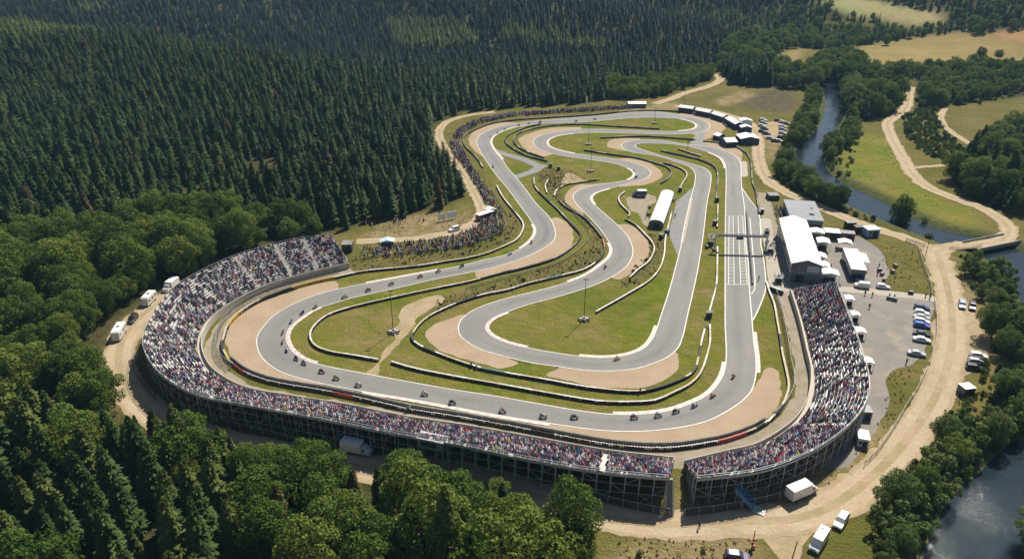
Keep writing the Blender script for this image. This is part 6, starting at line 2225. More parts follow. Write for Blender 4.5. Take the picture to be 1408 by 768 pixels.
CLUT = [(1209, 373, 'dark equipment trolley at the tarmac edge furthest from the concrete path'), (1212.5, 378.5, 'equipment trolley second from the concrete path at the tarmac edge'), (1215, 386, 'equipment trolley nearest the concrete path at the tarmac edge'), (1231, 367, 'dark crate on the dry grass triangle'), (1227, 375, 'brown crate at the sandy edge of the grass triangle'), (1226, 412.5, 'long dark trolley lying on the concrete path'), (1252, 404, 'dark bin beside the concrete path'), (1064, 336, 'black equipment crate beside the crowded camera tower'), (1054.5, 334, 'black crate at the pit wall foot of the gantry'), (972, 341, 'black crate beside the grass camera tower'), (893, 286, 'dark crate stacked against the infield marquee'), (892, 296, 'dark crate at the front corner of the infield marquee'), (925, 277, 'dark crate behind the far end of the infield marquee')]
for k, (px, py, lab) in enumerate(CLUT):
    x, y, _ = at(px, py)
    o = thing('equipment_trolley' if 'trolley' in lab else 'equipment_crate', lab, 'trolley' if 'trolley' in lab else 'crate', (x, y, .08), .5 * k)
    lw = 3.2 if 'long' in lab else 1.5
    MB().box((0, 0, .62), (lw, .9, .7)).build('box', (M_trim, PAINT_M['maroon'], M_dsteel)[k % 3], o, bevel=.05)
    MB().box((0, 0, 1.0), (lw * .9, .8, .08)).build('lid', M_dsteel, o)
    for s in (-1, 1):
        MB().cyl((s * lw * .35, -.4, .15), .15, .1, 1, 10).build('wheel', M_tyre, o)
        MB().cyl((s * lw * .35, .4, .15), .15, .1, 1, 10).build('wheel', M_tyre, o)
# people about the place
FOLK = [(1189, 406, 'black', 'walk', 'person in black top on the concrete path nearest the stand'), (1199, 408, 'black', 'stand_b', 'person in black top second along the concrete path from the stand'), (1195, 424, 'black', 'walk', 'person in black top crossing the car park below the path'), (1222, 410, 'navy', 'stand_b', 'person in navy top by the barrows on the concrete path'), (1229, 411, 'grey', 'stand_a', 'person in grey top by the barrows on the concrete path'), (1149, 345, 'black', 'stand_a', 'person in black top, one of two between tents and transporter'), (1151.5, 345.5, 'grey', 'stand_b', 'person in grey top, one of two between tents and transporter'), (1142, 369, 'black', 'walk', 'person in black top walking beside the pit building tents'), (1208, 368, 'black', 'stand_b', 'person in black top at the tarmac edge by the grass triangle'), (1206, 379, 'maroon', 'stand_a', 'person in maroon top by the trolleys at the tarmac edge'), (1231, 371, 'red', 'stand_b', 'person in red top on the grass triangle'), (1231, 380, 'white', 'walk', 'person in white top on the sandy edge of the grass triangle'), (961, 726, 'black', 'walk', 'person in black top walking on the dirt road below the gap'), (1272, 409, 'black', 'stand_a', 'person in black top at the end of the concrete path'), (1278, 411, 'navy', 'stand_b', 'person in navy top beside the fence at the path end'), (1246, 500, 'black', 'stand_a', 'person in black top at the car park exit'), (1163, 433, 'black', 'stand_b', 'person in black top between the stalls behind the right stand'), (1172, 490, 'black', 'stand_a', 'person in black top at the rear of the right stand'), (560, 566, 'green', 'stand_a', 'marshal in green top by the break in the front tyre wall'), (564, 565, 'white', 'stand_b', 'marshal in white top by the break in the front tyre wall'), (880, 540.5, 'maroon', 'stand_b', 'marshal in maroon top behind the inner tyre wall'), (655, 507, 'white', 'stand_a', 'marshal in white top behind the barrier of the inner left hairpin'), (648, 505, 'navy', 'stand_b', 'marshal in navy top behind the barrier of the inner left hairpin'), (1043, 385, 'black', 'stand_a', 'person in black top standing on the pit lane'), (1058, 354, 'white', 'stand_b', 'person in white top at the foot of the crowded camera tower'), (1062, 352, 'black', 'stand_a', 'person in black top at the foot of the crowded camera tower'), (1066, 356, 'navy', 'stand_b', 'person in navy top at the foot of the crowded camera tower'), (928, 299, 'black', 'stand_a', 'person in black top on the wedge beside the marquee'), (888, 300, 'black', 'stand_b', 'person in black top on the yard beside the marquee')]
for px, py, sh, ps, lab in FOLK:
    x, y, _ = at(px, py)
    person(ps, sh, (x, y, .07), random.uniform(0, 6.28), lab)
# ------------------------------------------------------------------ trees
M_bark = plain('bark', (.075, .055, .038), .9, c2=(.045, .035, .026), scale=4)
M_fir = foliage('fir_needles', (.024, .058, .016), (.080, .122, .030), .25, .7, (.975, (.12, .08, .04)))
M_fir2 = foliage('fir_needles_olive', (.050, .078, .016), (.130, .155, .036), .2, .6, (.93, (.11, .085, .035)))
M_larch = foliage('larch_needles', (.120, .155, .040), (.210, .250, .070), .25, .5)
M_spruce = foliage('spruce_needles', (.015, .038, .021), (.042, .074, .036), .22, .6)
M_leafA = foliage('broad_leaves', (.042, .088, .012), (.185, .235, .042), .35, .75)
M_leafB = foliage('broad_leaves_dark', (.026, .052, .018), (.066, .098, .030), .28, .6)
M_leafC = foliage('willow_leaves', (.070, .116, .026), (.190, .235, .066), .34, .65)


def conifer(seed, h=1.0, layers=26, per=9, side=2, wid=.155, droop=.30):
    """unit-high fir: whorls of drooping, two-sided boughs, thinner and shorter to the tip"""
    r_ = random.Random(seed)
    V, F = [], []
    lean = (r_.uniform(-.02, .02), r_.uniform(-.02, .02))
    for k in range(layers):
        t = .10 + .88 * (k + r_.uniform(-.3, .3)) / layers
        rad = wid * max(0, 1 - t) ** .62 * r_.uniform(.82, 1.12) + .008
        if t < .2:
            rad *= .55 + 2.2 * t
        n = max(4, int(per * (.55 + .6 * (1 - t))))
        a0 = r_.uniform(0, 6.28)
        for j in range(n):
            a = a0 + 2 * math.pi * (j + r_.uniform(-.28, .28)) / n
            rr = rad * r_.uniform(.6, 1.18)
            dz = -droop * rr * r_.uniform(.4, 1.3)
            for q in range(1 + side):
                aa = a + (0 if q == 0 else r_.uniform(-.5, .5))
                r0 = 0 if q == 0 else rr * r_.uniform(.25, .5)
                r1 = rr if q == 0 else rr * r_.uniform(.7, 1.0)
                z0 = t + lean[0] * 0 + (0 if q == 0 else r_.uniform(-.006, .012))
                ca, sa = math.cos(aa), math.sin(aa)
                wd = (r1 - r0) * r_.uniform(.20, .34)
                m_ = r0 + (r1 - r0) * .55
                zl = z0 + dz * .4 - .004
                b_ = len(V)
                x0, y0 = lean[0] * t, lean[1] * t
                V += [(x0 + r0 * ca, y0 + r0 * sa, z0), (x0 + m_ * ca - wd * sa, y0 + m_ * sa + wd * ca, zl - .006), (x0 + r1 * ca, y0 + r1 * sa, z0 + dz), (x0 + m_ * ca + wd * sa, y0 + m_ * sa - wd * ca, zl - .006), (x0 + m_ * ca, y0 + m_ * sa, zl + .010)]
                F += [(b_, b_ + 1, b_ + 4), (b_ + 1, b_ + 2, b_ + 4), (b_ + 2, b_ + 3, b_ + 4), (b_ + 3, b_, b_ + 4)]
    # leader
    for j in range(5):
        a = j * 1.256
        b_ = len(V)
        V += [(0, 0, 1.0), (.012 * math.cos(a), .012 * math.sin(a), .94), (.012 * math.cos(a + 1.2), .012 * math.sin(a + 1.2), .94)]
        F += [(b_, b_ + 1, b_ + 2)]
    return mesh('crown', V, F)


def broadleaf(seed, lobes=20, leaves=120, size=.030, wid=.34, base=.22, flat=.85):
    """unit-high round tree: leaf sprays over many uneven lobes with gaps between them"""
    r_ = random.Random(seed)
    V, F = [], []
    cs = []
    for k in range(lobes):
        a = k * 2.399 + r_.uniform(-.4, .4)
        zf = (k + .5) / lobes
        rad = wid * math.sin(math.pi * (.12 + .80 * zf)) ** .7 * math.sqrt(r_.uniform(.15, 1.0))
        z = base + (.90 - base) * zf
        cs.append((rad * math.cos(a), rad * math.sin(a), z, r_.uniform(.10, .185) * (1.1 - .25 * zf)))
    cs.append((0, 0, .5, .2))
    for (cx, cy, cz, cr) in cs:
        n = int(leaves * (cr / .15) ** 2)
        for q in range(n):
            u, v = r_.uniform(-.75, 1), r_.uniform(0, 6.28)
            s = math.sqrt(1 - u * u)
            d = Vector((s * math.cos(v), s * math.sin(v), u))
            p = Vector((cx, cy, cz)) + Vector((d.x, d.y, d.z * flat)) * cr * r_.uniform(.72, 1.06)
            nn_ = (d * .8 + Vector((r_.uniform(-1, 1), r_.uniform(-1, 1), r_.uniform(-.4, 1))) * .8).normalized()
            t1 = nn_.orthogonal().normalized()
            t2 = nn_.cross(t1)
            al = r_.uniform(0, 6.28)
            e1, e2 = t1 * math.cos(al) + t2 * math.sin(al), t2 * math.cos(al) - t1 * math.sin(al)
            sz = size * r_.uniform(.6, 1.35)
            b_ = len(V)
            V += [p - e1 * sz, p + e2 * sz * .62 + nn_ * sz * .2, p + e1 * sz, p - e2 * sz * .62 + nn_ * sz * .2]
            F += [(b_, b_ + 1, b_ + 2, b_ + 3)]
    return mesh('crown', V, F)


def trunk_mesh(seed, conifer_=True):
    r_ = random.Random(seed)
    mb = MB()
    if conifer_:
        mb.bar((0, 0, -.02), (0, 0, .55), .016, 7, r2=.009)
        mb.bar((0, 0, .55), (0, 0, .97), .009, 6, r2=.002)
        for k in range(10):
            t, a = r_.uniform(.06, .4), r_.uniform(0, 6.28)
            mb.bar((0, 0, t), (.07 * math.cos(a), .07 * math.sin(a), t + .01), .0035, 4, r2=.001)
    else:
        mb.bar((0, 0, -.02), (.01, .0, .32), .026, 8, r2=.019)
        mb.bar((.01, 0, .32), (0, .02, .70), .018, 7, r2=.006)
        for k in range(7):
            z, a = r_.uniform(.24, .5), k * .9 + r_.uniform(-.2, .2)
            q = r_.uniform(.14, .26)
            mb.bar((.008, 0, z), (q * math.cos(a), q * math.sin(a), z + q * r_.uniform(.5, 1.0)), .011, 6, r2=.004)
    me = mb.me('trunk', True)
    me.materials.append(M_bark)
    return me


def withm(me, mat):
    m2 = me.copy()
    m2.materials.clear()
    m2.materials.append(mat)
    return m2


fir_hi = [conifer(s, layers=34, per=12, side=3, wid=w, droop=d) for s, w, d in ((1, .24, .3), (2, .21, .42), (3, .27, .25), (4, .25, .15))]
fir_lo = [conifer(s + 20, layers=22, per=8, side=1, wid=w, droop=d) for s, w, d in ((1, .29, .3), (2, .25, .40), (3, .33, .25), (4, .27, .2))]
br_hi = [broadleaf(s, 26, 300, .020, w, b_) for s, w, b_ in ((1, .36, .22), (2, .31, .18), (3, .40, .25), (4, .34, .16))]
br_lo = [broadleaf(s + 20, 20, 110, .032, w, b_) for s, w, b_ in ((1, .36, .2), (2, .32, .16), (3, .40, .2))]
bush = [broadleaf(s + 40, 15, 110, .045, w, .08, .9) for s, w in ((1, .52), (2, .62), (3, .46))]
tr_c, tr_b = trunk_mesh(5), trunk_mesh(6, False)

# ---- planting areas, traced on the photograph at the foot of the trees
W_ = 'w'
AREAS = [  # name, polygon(s), kind, spacing, height range
    ('larch', [(535, 30), (640, 36), (660, 62), (600, 78), (540, 66)], 'larch', 4.6, (11, 14)),
    ('larch', [(690, 42), (760, 52), (832, 66), (832, 80), (760, 72), (690, 58)], 'larch', 4.6, (11, 14)),
    ('larch', [(-10, 44), (110, 44), (135, 56), (60, 62), (-10, 64)], 'larch', 4.4, (8, 11)),
    ('larch', [(90, 12), (145, 10), (160, 20), (100, 24)], 'larch', 5.5, (10, 13)),
    ('larch', [(955, 14), (1060, 32), (1060, 48), (975, 34)], 'larch', 5.5, (11, 14)),
    ('conifer', [(-90, 338), (60, 332), (160, 322), (250, 308), (330, 306), (400, 311), (440, 322), (468, 320), (500, 307), (560, 299), (606, 286), (634, 272), (633, 255), (620, 234), (604, 212), (596, 192), (600, 172), (640, 153.5), (700, 149), (800, 142), (832, 138), (832, 122), (900, 108), (965, 96), (990, 86), (985, 70),
                 (1000, 58), (W_, 470, 1180), (W_, 760, 1900), (W_, -1700, 1900), (W_, -1100, 900), (W_, -420, 330)], 'fir', 5.6, (9, 13.5)),
    ('far_right', [(1000, 58), (1130, 28), (1240, 34), (1330, 34), (1450, 22), (W_, 1100, 1250), (W_, 1300, 1900), (W_, 760, 1900), (W_, 470, 1180)], 'mixfar', 6.5, (8, 12)),
    ('broad', [(-90, 338), (60, 332), (160, 322), (250, 308), (330, 306), (400, 311), (440, 322), (449, 324), (415, 331), (360, 340), (303, 356), (258, 376), (218, 398), (188, 424), (160, 455), (146, 500), (150, 540), (172, 568), (120, 588), (60, 560), (-90, 545)], 'broad', 6.8, (9, 15)),
    ('lowfir', [(-90, 545), (60, 560), (120, 588), (172, 568), (215, 592), (300, 610), (328, 640), (330, 960), (-120, 960)], 'lowfir', 5.6, (12, 18)),
    ('lowbroad', [(300, 606), (330, 612), (420, 632), (480, 640), (562, 652), (560, 960), (330, 960)], 'lowbroad', 6.8, (8, 13)),
    ('lowmix', [(562, 656), (640, 668), (740, 697), (792, 735), (800, 765), (775, 960), (560, 960)], 'lowmix', 5.2, (10, 17)),
    ('bandbush', [(832, 138), (832, 123), (900, 110), (975, 99), (985, 103), (972, 112), (938, 123), (905, 134)], 'broad', 5.0, (6, 9)),
    ('darkblock', [(990, 96), (1050, 96), (1060, 119), (1003, 117)], 'fir', 4.4, (11, 15)),
    ('valley', [(985, 103), (990, 86), (1000, 58), (1130, 30), (1150, 68), (1105, 66), (1066, 74), (1065, 94), (1105, 103), (1112, 122), (1062, 121), (1058, 96), (995, 95)], 'mix', 6.0, (8, 13)),
    ('fieldedge', [(1130, 40), (1240, 40), (1330, 30), (1408, 26), (1408, 42), (1348, 42), (1272, 49), (1205, 60), (1150, 70)], 'mix', 6.0, (6, 10)),
    ('riverleft', [(1112, 124), (1127, 134), (1122, 172), (1094, 199), (1084, 218), (1088, 240), (1112, 259), (1162, 285), (1212, 307), (1256, 324), (1248, 322), (1206, 308), (1162, 292), (1122, 275), (1086, 260), (1067, 246), (1064, 226), (1076, 200), (1086, 188), (1094, 165), (1106, 152)], 'willow', 4.6, (5, 9)),
    ('midwood', [(1112, 122), (1106, 103), (1150, 72), (1178, 82), (1215, 94), (1240, 94), (1241, 122), (1236, 148), (1216, 160), (1192, 166), (1168, 172), (1163, 150), (1154, 128), (1132, 118)], 'mix', 5.4, (8, 15)),
    ('firclump', [(1165, 108), (1215, 100), (1228, 128), (1205, 140), (1170, 130)], 'fir', 4.2, (14, 19)),
    ('rightbank', [(1143, 190), (1166, 174), (1178, 182), (1166, 206), (1150, 220), (1142, 238), (1134, 216)], 'willow', 4.8, (5, 8.5)),
    ('rightwood', [(1226, 97), (1300, 80), (1470, 78), (1470, 128), (1408, 133), (1340, 141), (1300, 146), (1272, 150), (1258, 150), (1258, 112), (1245, 110)], 'mixb', 5.6, (6, 10)),
    ('rightfir', [(1302, 244), (1328, 214), (1368, 190), (1408, 176), (1500, 180), (1500, 292), (1400, 298), (1345, 280)], 'rightfir', 4.8, (9, 15)),
    ('meadowtrees', [(1222, 292), (1240, 280), (1256, 290), (1262, 306), (1240, 306)], 'willow', 6.0, (7, 11)),
    ('meadowtrees', [(1270, 318), (1330, 316), (1336, 326), (1280, 330)], 'willow', 5.5, (6, 8)),
    ('riverright', [(1318, 352), (1350, 356), (1384, 390), (1416, 440), (1430, 520), (1404, 590), (1370, 622), (1326, 660), (1294, 692), (1274, 735), (1252, 780), (1222, 860), (1130, 860), (1160, 775), (1186, 742), (1216, 700), (1262, 650), (1300, 598), (1330, 548), (1352, 508), (1364, 470), (1352, 425), (1332, 392)], 'willow', 5.4, (4.5, 8.5)),
    ('corner', [(1410, 722), (1440, 700), (1520, 800), (1400, 860), (1396, 760)], 'willow', 5.0, (5, 8)),
    ('lanebush', [(178, 430), (205, 405), (190, 425), (165, 455), (148, 490), (150, 470)], 'willow', 4.0, (2.5, 4)),
]
SKYL = np.array([(-50, 500), (0, 505), (130, 548), (200, 566), (245, 544), (285, 552), (310, 572), (330, 604), (400, 610), (440, 598), (465, 618), (478, 632), (538, 634), (552, 614), (610, 628), (625, 660), (650, 640), (700, 655), (740, 690), (756, 700), (800, 725), (830, 760), (900, 790)], float)
done_polys = []
TREES = []   # x, y, z, kind, height, area
KIND_OF = dict(larch=lambda: 'larch', fir=lambda: 'fir', broad=lambda: 'broad', lowbroad=lambda: 'broad' if random.random() < .74 else 'olive', willow=lambda: 'willow' if random.random() < .8 else 'broad',
               mix=lambda: random.choices(['broad', 'fir', 'willow'], [5, 3, 2])[0], mixfar=lambda: random.choices(['fir', 'broad'], [7, 3])[0], mixb=lambda: random.choices(['broad', 'willow', 'fir'], [6, 3, 1])[0],
               lowfir=lambda: random.choices(['fir', 'olive', 'broad'], [6, 5, 1.3])[0], lowmix=lambda: random.choices(['fir', 'olive', 'broad'], [3, 3, 4])[0], rightfir=lambda: random.choices(['fir', 'broad', 'willow'], [7, 2, 1])[0])
clear = at(361, 230)
for name, poly, kind, sp, (h0, h1) in AREAS:
    Wp = hits(poly)
    A = np.array(Wp)
    lo, hi_ = A.min(0), A.max(0)
    lo, hi_ = np.maximum(lo, (-1700, 20)), np.minimum(hi_, (1500, 1950))
    xs, ys = np.arange(lo[0], hi_[0], sp), np.arange(lo[1], hi_[1], sp)
    if len(xs) * len(ys) == 0:
        continue
    X, Y = np.meshgrid(xs, ys)
    X = X + (np.arange(len(ys)) % 2)[:, None] * sp / 2
    P = np.stack([X.ravel(), Y.ravel()], 1) + rng.uniform(-.36, .36, (X.size, 2)) * sp
    # thin with distance, drop what the lens and its neighbourhood cannot see
    d = np.hypot(P[:, 0], P[:, 1])
    keep = rng.random(len(P)) < np.clip((620 / np.maximum(d, 1)) ** .75, .42, 1)
    P = P[keep]
    if len(P) == 0:
        continue
    Z = height(P[:, 0], P[:, 1])
    u, v, f = proj(P[:, 0], P[:, 1], Z)
    k = (f > 20) & (u > -110) & (u < 1518) & (v < 965) & (v > -140)
    P, Z, d = P[k], Z[k], np.hypot(P[k][:, 0], P[k][:, 1])
    if len(P) == 0:
        continue
    ins = sdist(P, Wp) < 0
    for q in done_polys:
        ins &= sdist(P, q) > .3
    ins &= sdist(P, CIRCUIT) > 6
    for ln_, hw in EXCL:
        near = ldist(P, ln_[::2]) < (hw + 1.0 if not kind.startswith('low') else hw - 2.2)
        ins &= ~near
    for q in Z_TANS + [Z_PALE, Z_ORANGE]:
        ins &= sdist(P, q) > 2.0
    for qx, qy, qr in ((1326, 541, 8), (1332, 560, 6), (1342, 505, 8), (1350, 520, 6), (1125, 755, 8), (1155, 722, 7), (1325, 425, 7), (1336, 428, 6)):
        qp = at(qx, qy)
        ins &= np.hypot(P[:, 0] - qp[0], P[:, 1] - qp[1]) > qr
    ins &= ~((np.abs(P[:, 0] - clear[0] * .96) < 6) & (P[:, 1] < clear[1] + 6) & (P[:, 1] > clear[1] - 24))
    if kind not in ('rightfir',):
        ins &= sdist(P, RIVER) > 1.0
    ins &= np.hypot(P[:, 0] - clear[0], P[:, 1] - clear[1]) > 7.5
    done_polys.append(Wp)
    P, Z, d = P[ins], Z[ins], d[ins]
    for (x, y), z, dd in zip(P, Z, d):
        kd = KIND_OF[kind]()
        if kd == 'fir' and name == 'conifer' and random.random() < .10:
            kd = 'olive'
        if kd == 'fir' and name == 'conifer' and y > np.interp(x, [-700, -420, -250, -140, 0, 200], [740, 640, 590, 530, 620, 640]) + random.uniform(-12, 12):
            kd = 'spruce'
        h = random.uniform(h0, h1) * random.choices([1.0, .72, 1.22, .52], [62, 19, 12, 7])[0]
        # clumps of taller and lower trees
        h *= 1 + .13 * math.sin(x / 17.0) * math.sin(y / 23.0 + 1)
        if dd > 700:
            h *= .92
        if kind in ('lowfir', 'lowbroad', 'lowmix'):
            u, v, f = proj(x, y, z)
            top = np.interp(u, SKYL[:, 0], SKYL[:, 1]) + random.uniform(0, 10)
            hm = max(0, (v - top)) / (PF / f * .84)
            if hm < 3.5:
                continue
            h = min(h * 1.1, hm)
            if kd in ('fir', 'olive') and h < 6:
                kd = 'broad'
        TREES.append((x, y, z, kd, h, name))
# single trees that stand out
SOLO = [(786, 772, 'broad', 18.5, 'solo'), (1241, 298, 'broad', 12.5, 'solo'), (1218, 62, 'broad', 10, 'solo'), (1348, 80, 'broad', 9.5, 'solo'), (1372, 82, 'broad', 8.5, 'solo'), (362, 236, 'fir', 9, 'solo'), (400, 333, 'willow', 9, 'solo'), (432, 328, 'willow', 9, 'solo'), (1350, 44, 'broad', 11, 'solo'), (1342, 46, 'broad', 9, 'solo')]
for px, py, kd, h, nm in SOLO:
    p = hit(px, py)
    TREES.append((p[0], p[1], float(height(np.array([p[0]]), np.array([p[1]]))[0]), kd, h, nm))

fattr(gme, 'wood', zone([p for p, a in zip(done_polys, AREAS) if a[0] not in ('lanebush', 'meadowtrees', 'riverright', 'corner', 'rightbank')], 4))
FIRK, BRK = ('fir', 'olive', 'larch', 'spruce'), ('broad', 'willow')
TX = np.array([(t[0], t[1], t[2], t[4]) for t in TREES])
u, v, f = proj(TX[:, 0], TX[:, 1], TX[:, 2] + TX[:, 3] * .6)
ut, vt, ft = proj(TX[:, 0], TX[:, 1], TX[:, 2] + TX[:, 3])
inframe = (u > 5) & (u < PW - 5) & (vt < PH - 12) & (vt > 0)
size = np.where(inframe, TX[:, 3] / f, 0)
isf = np.array([t[3] in FIRK for t in TREES])
solo = np.array([t[5] == 'solo' for t in TREES])
print('TREES', len(TREES), 'conifers', int(isf.sum()))
pick = set()
for m_ in (isf, ~isf):
    idx = np.where(m_)[0]
    o_ = idx[np.argsort(-(size[idx] + 10 * solo[idx]))][:295]
    pick |= set(int(i) for i in o_)
MATK = {'spruce': M_spruce, 'fir': M_fir, 'olive': M_fir2, 'larch': M_larch, 'broad': M_leafA, 'willow': M_leafC}
HI = {}
for kd in MATK:
    HI[kd] = [withm(m_, MATK[kd]) for m_ in (fir_hi if kd in FIRK else br_hi)]
HI['bush'] = [withm(m_, M_leafC) for m_ in bush]
LMARK = [('the white motorhome nearest', (165, 462)), ('the middle white motorhome', (206, 416)), ('the truck by the curved stand', (236, 397)), ('the upper end of the curved stand', (455, 330)), ('the left end of the curved stand', (200, 500)), ('the white truck under the curved stand', (491, 622)), ('the grey commentary cabin', (597, 612)),
         ('the gap between the stands', (925, 700)), ('the white campervan', (1125, 748)), ('the white car at the road edge', (1155, 719)), ('the small kiosk by the river', (1326, 541)), ('the three cars by the bushes', (1342, 500)), ('the pale blue off-roader', (1322, 421)), ('the stone bridge', (1364, 333)), ('the junction pole', (1274, 345)), ('the blue walled kiosk', (1196, 323)), ('the grey flat roof', (1100, 290)),
         ('the small far car park', (1062, 180)), ('the broad white tent', (1027, 196)), ('the white hoardings', (615, 300)), ('the bottom left corner of the wood', (5, 765)), ('the lower left edge of the wood', (5, 640)), ('the left edge below the curved stand', (90, 560)), ('the left edge above the motorhomes', (40, 430)), ('the bottom edge below the motorhomes', (200, 765)), ('the bottom edge below the white truck', (440, 765)), ('the bottom edge below the cabin', (620, 765)), ('the tall tree by the dirt road', (790, 760)), ('the glittering river corner', (1340, 720)), ('the bend of the riverside lane', (1245, 225)), ('the bracken slope', (1280, 190)), ('the left road bend below the stand', (170, 545)), ('the firs at the road below the stand', (250, 600)), ('the lower corner of the fir wood', (300, 765)), ('the forest edge by the road bend', (638, 262)), ('the forest edge at the far crowd', (700, 150)), ('the forest edge above the hoardings', (560, 299))]
LMP = np.array([at(*q)[:2] for _, q in LMARK])
NAMES = {'spruce': ('bluish spruce', 'fir_tree', 'conifer'), 'fir': ('dark fir', 'fir_tree', 'conifer'), 'olive': ('olive green fir', 'fir_tree', 'conifer'), 'larch': ('pale larch', 'fir_tree', 'conifer'), 'broad': ('round leafy tree', 'broadleaf_tree', 'tree'), 'willow': ('grey green willow', 'broadleaf_tree', 'tree')}
SOLO_LAB = {786: 'tall leafy tree standing alone at the dirt road below the curved stand', 770: 'lower leafy tree crowding the foot of the tall roadside tree', 1241: 'large round dark tree alone on the meadow between river and lane', 362: 'small fir in the sunny clearing among the dark firs', 1218: 'rounded tree on the near corner of the tan hill field', 1348: 'dark tree on the skyline of the right wood below the tan field', 1372: 'smaller dark tree beside the skyline tree of the right wood', 400: 'pale leafy tree behind the upper rows of the curved stand', 432: 'pale bushy tree beside the container end of the curved stand', 1350: 'large round tree at the corner of the orange field', 1342: 'smaller round tree beside the one at the orange field corner'}
near_l = {}
for i in pick:
    x, y = TREES[i][0], TREES[i][1]
    dd = np.hypot(LMP[:, 0] - x, LMP[:, 1] - y)
    j = int(np.argmin(dd))
    near_l.setdefault((j, TREES[i][3]), []).append((dd[j], i))
LABEL = {}
for (j, kd), l_ in near_l.items():
    allk = np.sort([math.hypot(t[0] - LMP[j, 0], t[1] - LMP[j, 1]) for t in TREES if t[3] == kd])
    for dd, i in sorted(l_):
        r_ = int(np.searchsorted(allk, dd - 1e-6))
        nth = 'nearest' if r_ == 0 else ordinal(r_ + 1) + ' nearest'
        LABEL[i] = f'{NAMES[kd][0]}, {nth} to {LMARK[j][0]}' if r_ < 60 else f'{NAMES[kd][0]}, among many alike facing {LMARK[j][0]}'
for k, s in enumerate(SOLO):
    i = len(TREES) - len(SOLO) + k
    if s[0] in SOLO_LAB:
        LABEL[i] = SOLO_LAB[s[0]]
for i in sorted(pick):
    x, y, z, kd, h, ar = TREES[i]
    lab, nm, ct = LABEL[i], NAMES[kd][1], NAMES[kd][2]
    grp = {'fir_tree': 'conifers one can pick out', 'broadleaf_tree': 'leafy trees one can pick out'}[nm]
    o = thing(nm, lab, ct, (x, y, z - .1), random.uniform(0, 6.28), grp)
    low = kd in BRK and h < 7.5
    me = random.choice(HI['bush'] if low and kd == 'willow' else HI[kd])
    c = link('crown', me, o)
    wsc = random.uniform(.9, 1.15) * (.72 if ar == 'solo' and h > 18 else 1)
    if low and kd != 'willow':
        wsc *= 1.25
    if kd in FIRK:
        wsc *= 16.0 / max(h, 12) * 1.0 if h > 16 else 1.0
    c.scale = (h * wsc, h * wsc, h)
    t = link('trunk', tr_c if kd in FIRK else tr_b, o)
    t.scale = (h, h, h * (.8 if low else 1))

LO = {}
for kd in MATK:
    LO[kd] = [withm(m_, MATK[kd]) for m_ in (fir_lo if kd in FIRK else br_lo)]
rest = [i for i in range(len(TREES)) if i not in pick]
for nm, kinds, lab in (('conifer_forest', ('fir', 'olive', 'larch', 'spruce'), 'dense dark conifer forest covering the hills behind the circuit'), ('leafy_wood', ('broad', 'willow'), 'mixed leafy woodland along the valley, river and forest edge')):
    idx = [i for i in rest if TREES[i][3] in kinds]
    protos, base = [], {}
    for kd in kinds:
        base[kd] = len(protos)
        tq = proto(tr_c if kd in FIRK else tr_b, 'trunk_source')
        for m_ in LO[kd]:
            protos.append([proto(m_, 'crown_source'), tq])
    P = [(TREES[i][0], TREES[i][1], TREES[i][2] - .1) for i in idx]
    var = [base[TREES[i][3]] + random.randrange(len(LO[TREES[i][3]])) for i in idx]
    scatter(nm, protos, P, rng.uniform(0, 6.28, len(idx)), [TREES[i][4] * random.uniform(.92, 1.08) for i in idx], var, lab, 'forest')

# ---- undergrowth, bracken, rough grass: nobody could count it
BUSH_S = [[proto(withm(bush[k], m_), 'bush_source')] for k, m_ in ((0, M_leafA), (1, M_leafC), (2, M_leafB))]


def tuft(seed, n=26):
    r_ = random.Random(seed)
    V, F = [], []
    for k in range(n):
        a, q = r_.uniform(0, 6.28), r_.uniform(0, .35)
        x, y = q * math.cos(a), q * math.sin(a)
        h = r_.uniform(.45, 1.0)
        b_ = len(V)
        la, ll = r_.uniform(0, 6.28), r_.uniform(.1, .45)
        wx, wy = .07 * math.cos(a + 1.5), .07 * math.sin(a + 1.5)
        V += [(x - wx, y - wy, 0), (x + wx, y + wy, 0), (x + ll * math.cos(la), y + ll * math.sin(la), h)]
        F.append((b_, b_ + 1, b_ + 2))
    return mesh('tuft', V, F)


M_dryg = foliage('dry_grass', (.120, .105, .040), (.270, .205, .095), .25, .6)
M_grng = foliage('green_grass', (.060, .085, .022), (.130, .150, .045), .25, .6)
TUFTS = [[proto(withm(tuft(1), M_dryg), 'tuft_source')], [proto(withm(tuft(2), M_grng), 'tuft_source')], [proto(withm(tuft(3), M_dryg), 'tuft_source')]]


def fill(poly, dens, away=(), line_gap=0.0):
    A = np.array(poly)[:, :2]
    lo, hi_ = A.min(0), A.max(0)
    n_ = int((hi_ - lo).prod() * dens)
    c_ = rng.uniform(lo, hi_, (n_, 2))
    ins = sdist(c_, poly) < 0
    for ln_, hw in EXCL:
        ins &= ldist(c_, ln_[::2]) > hw + line_gap - 1.0
    return c_[ins]


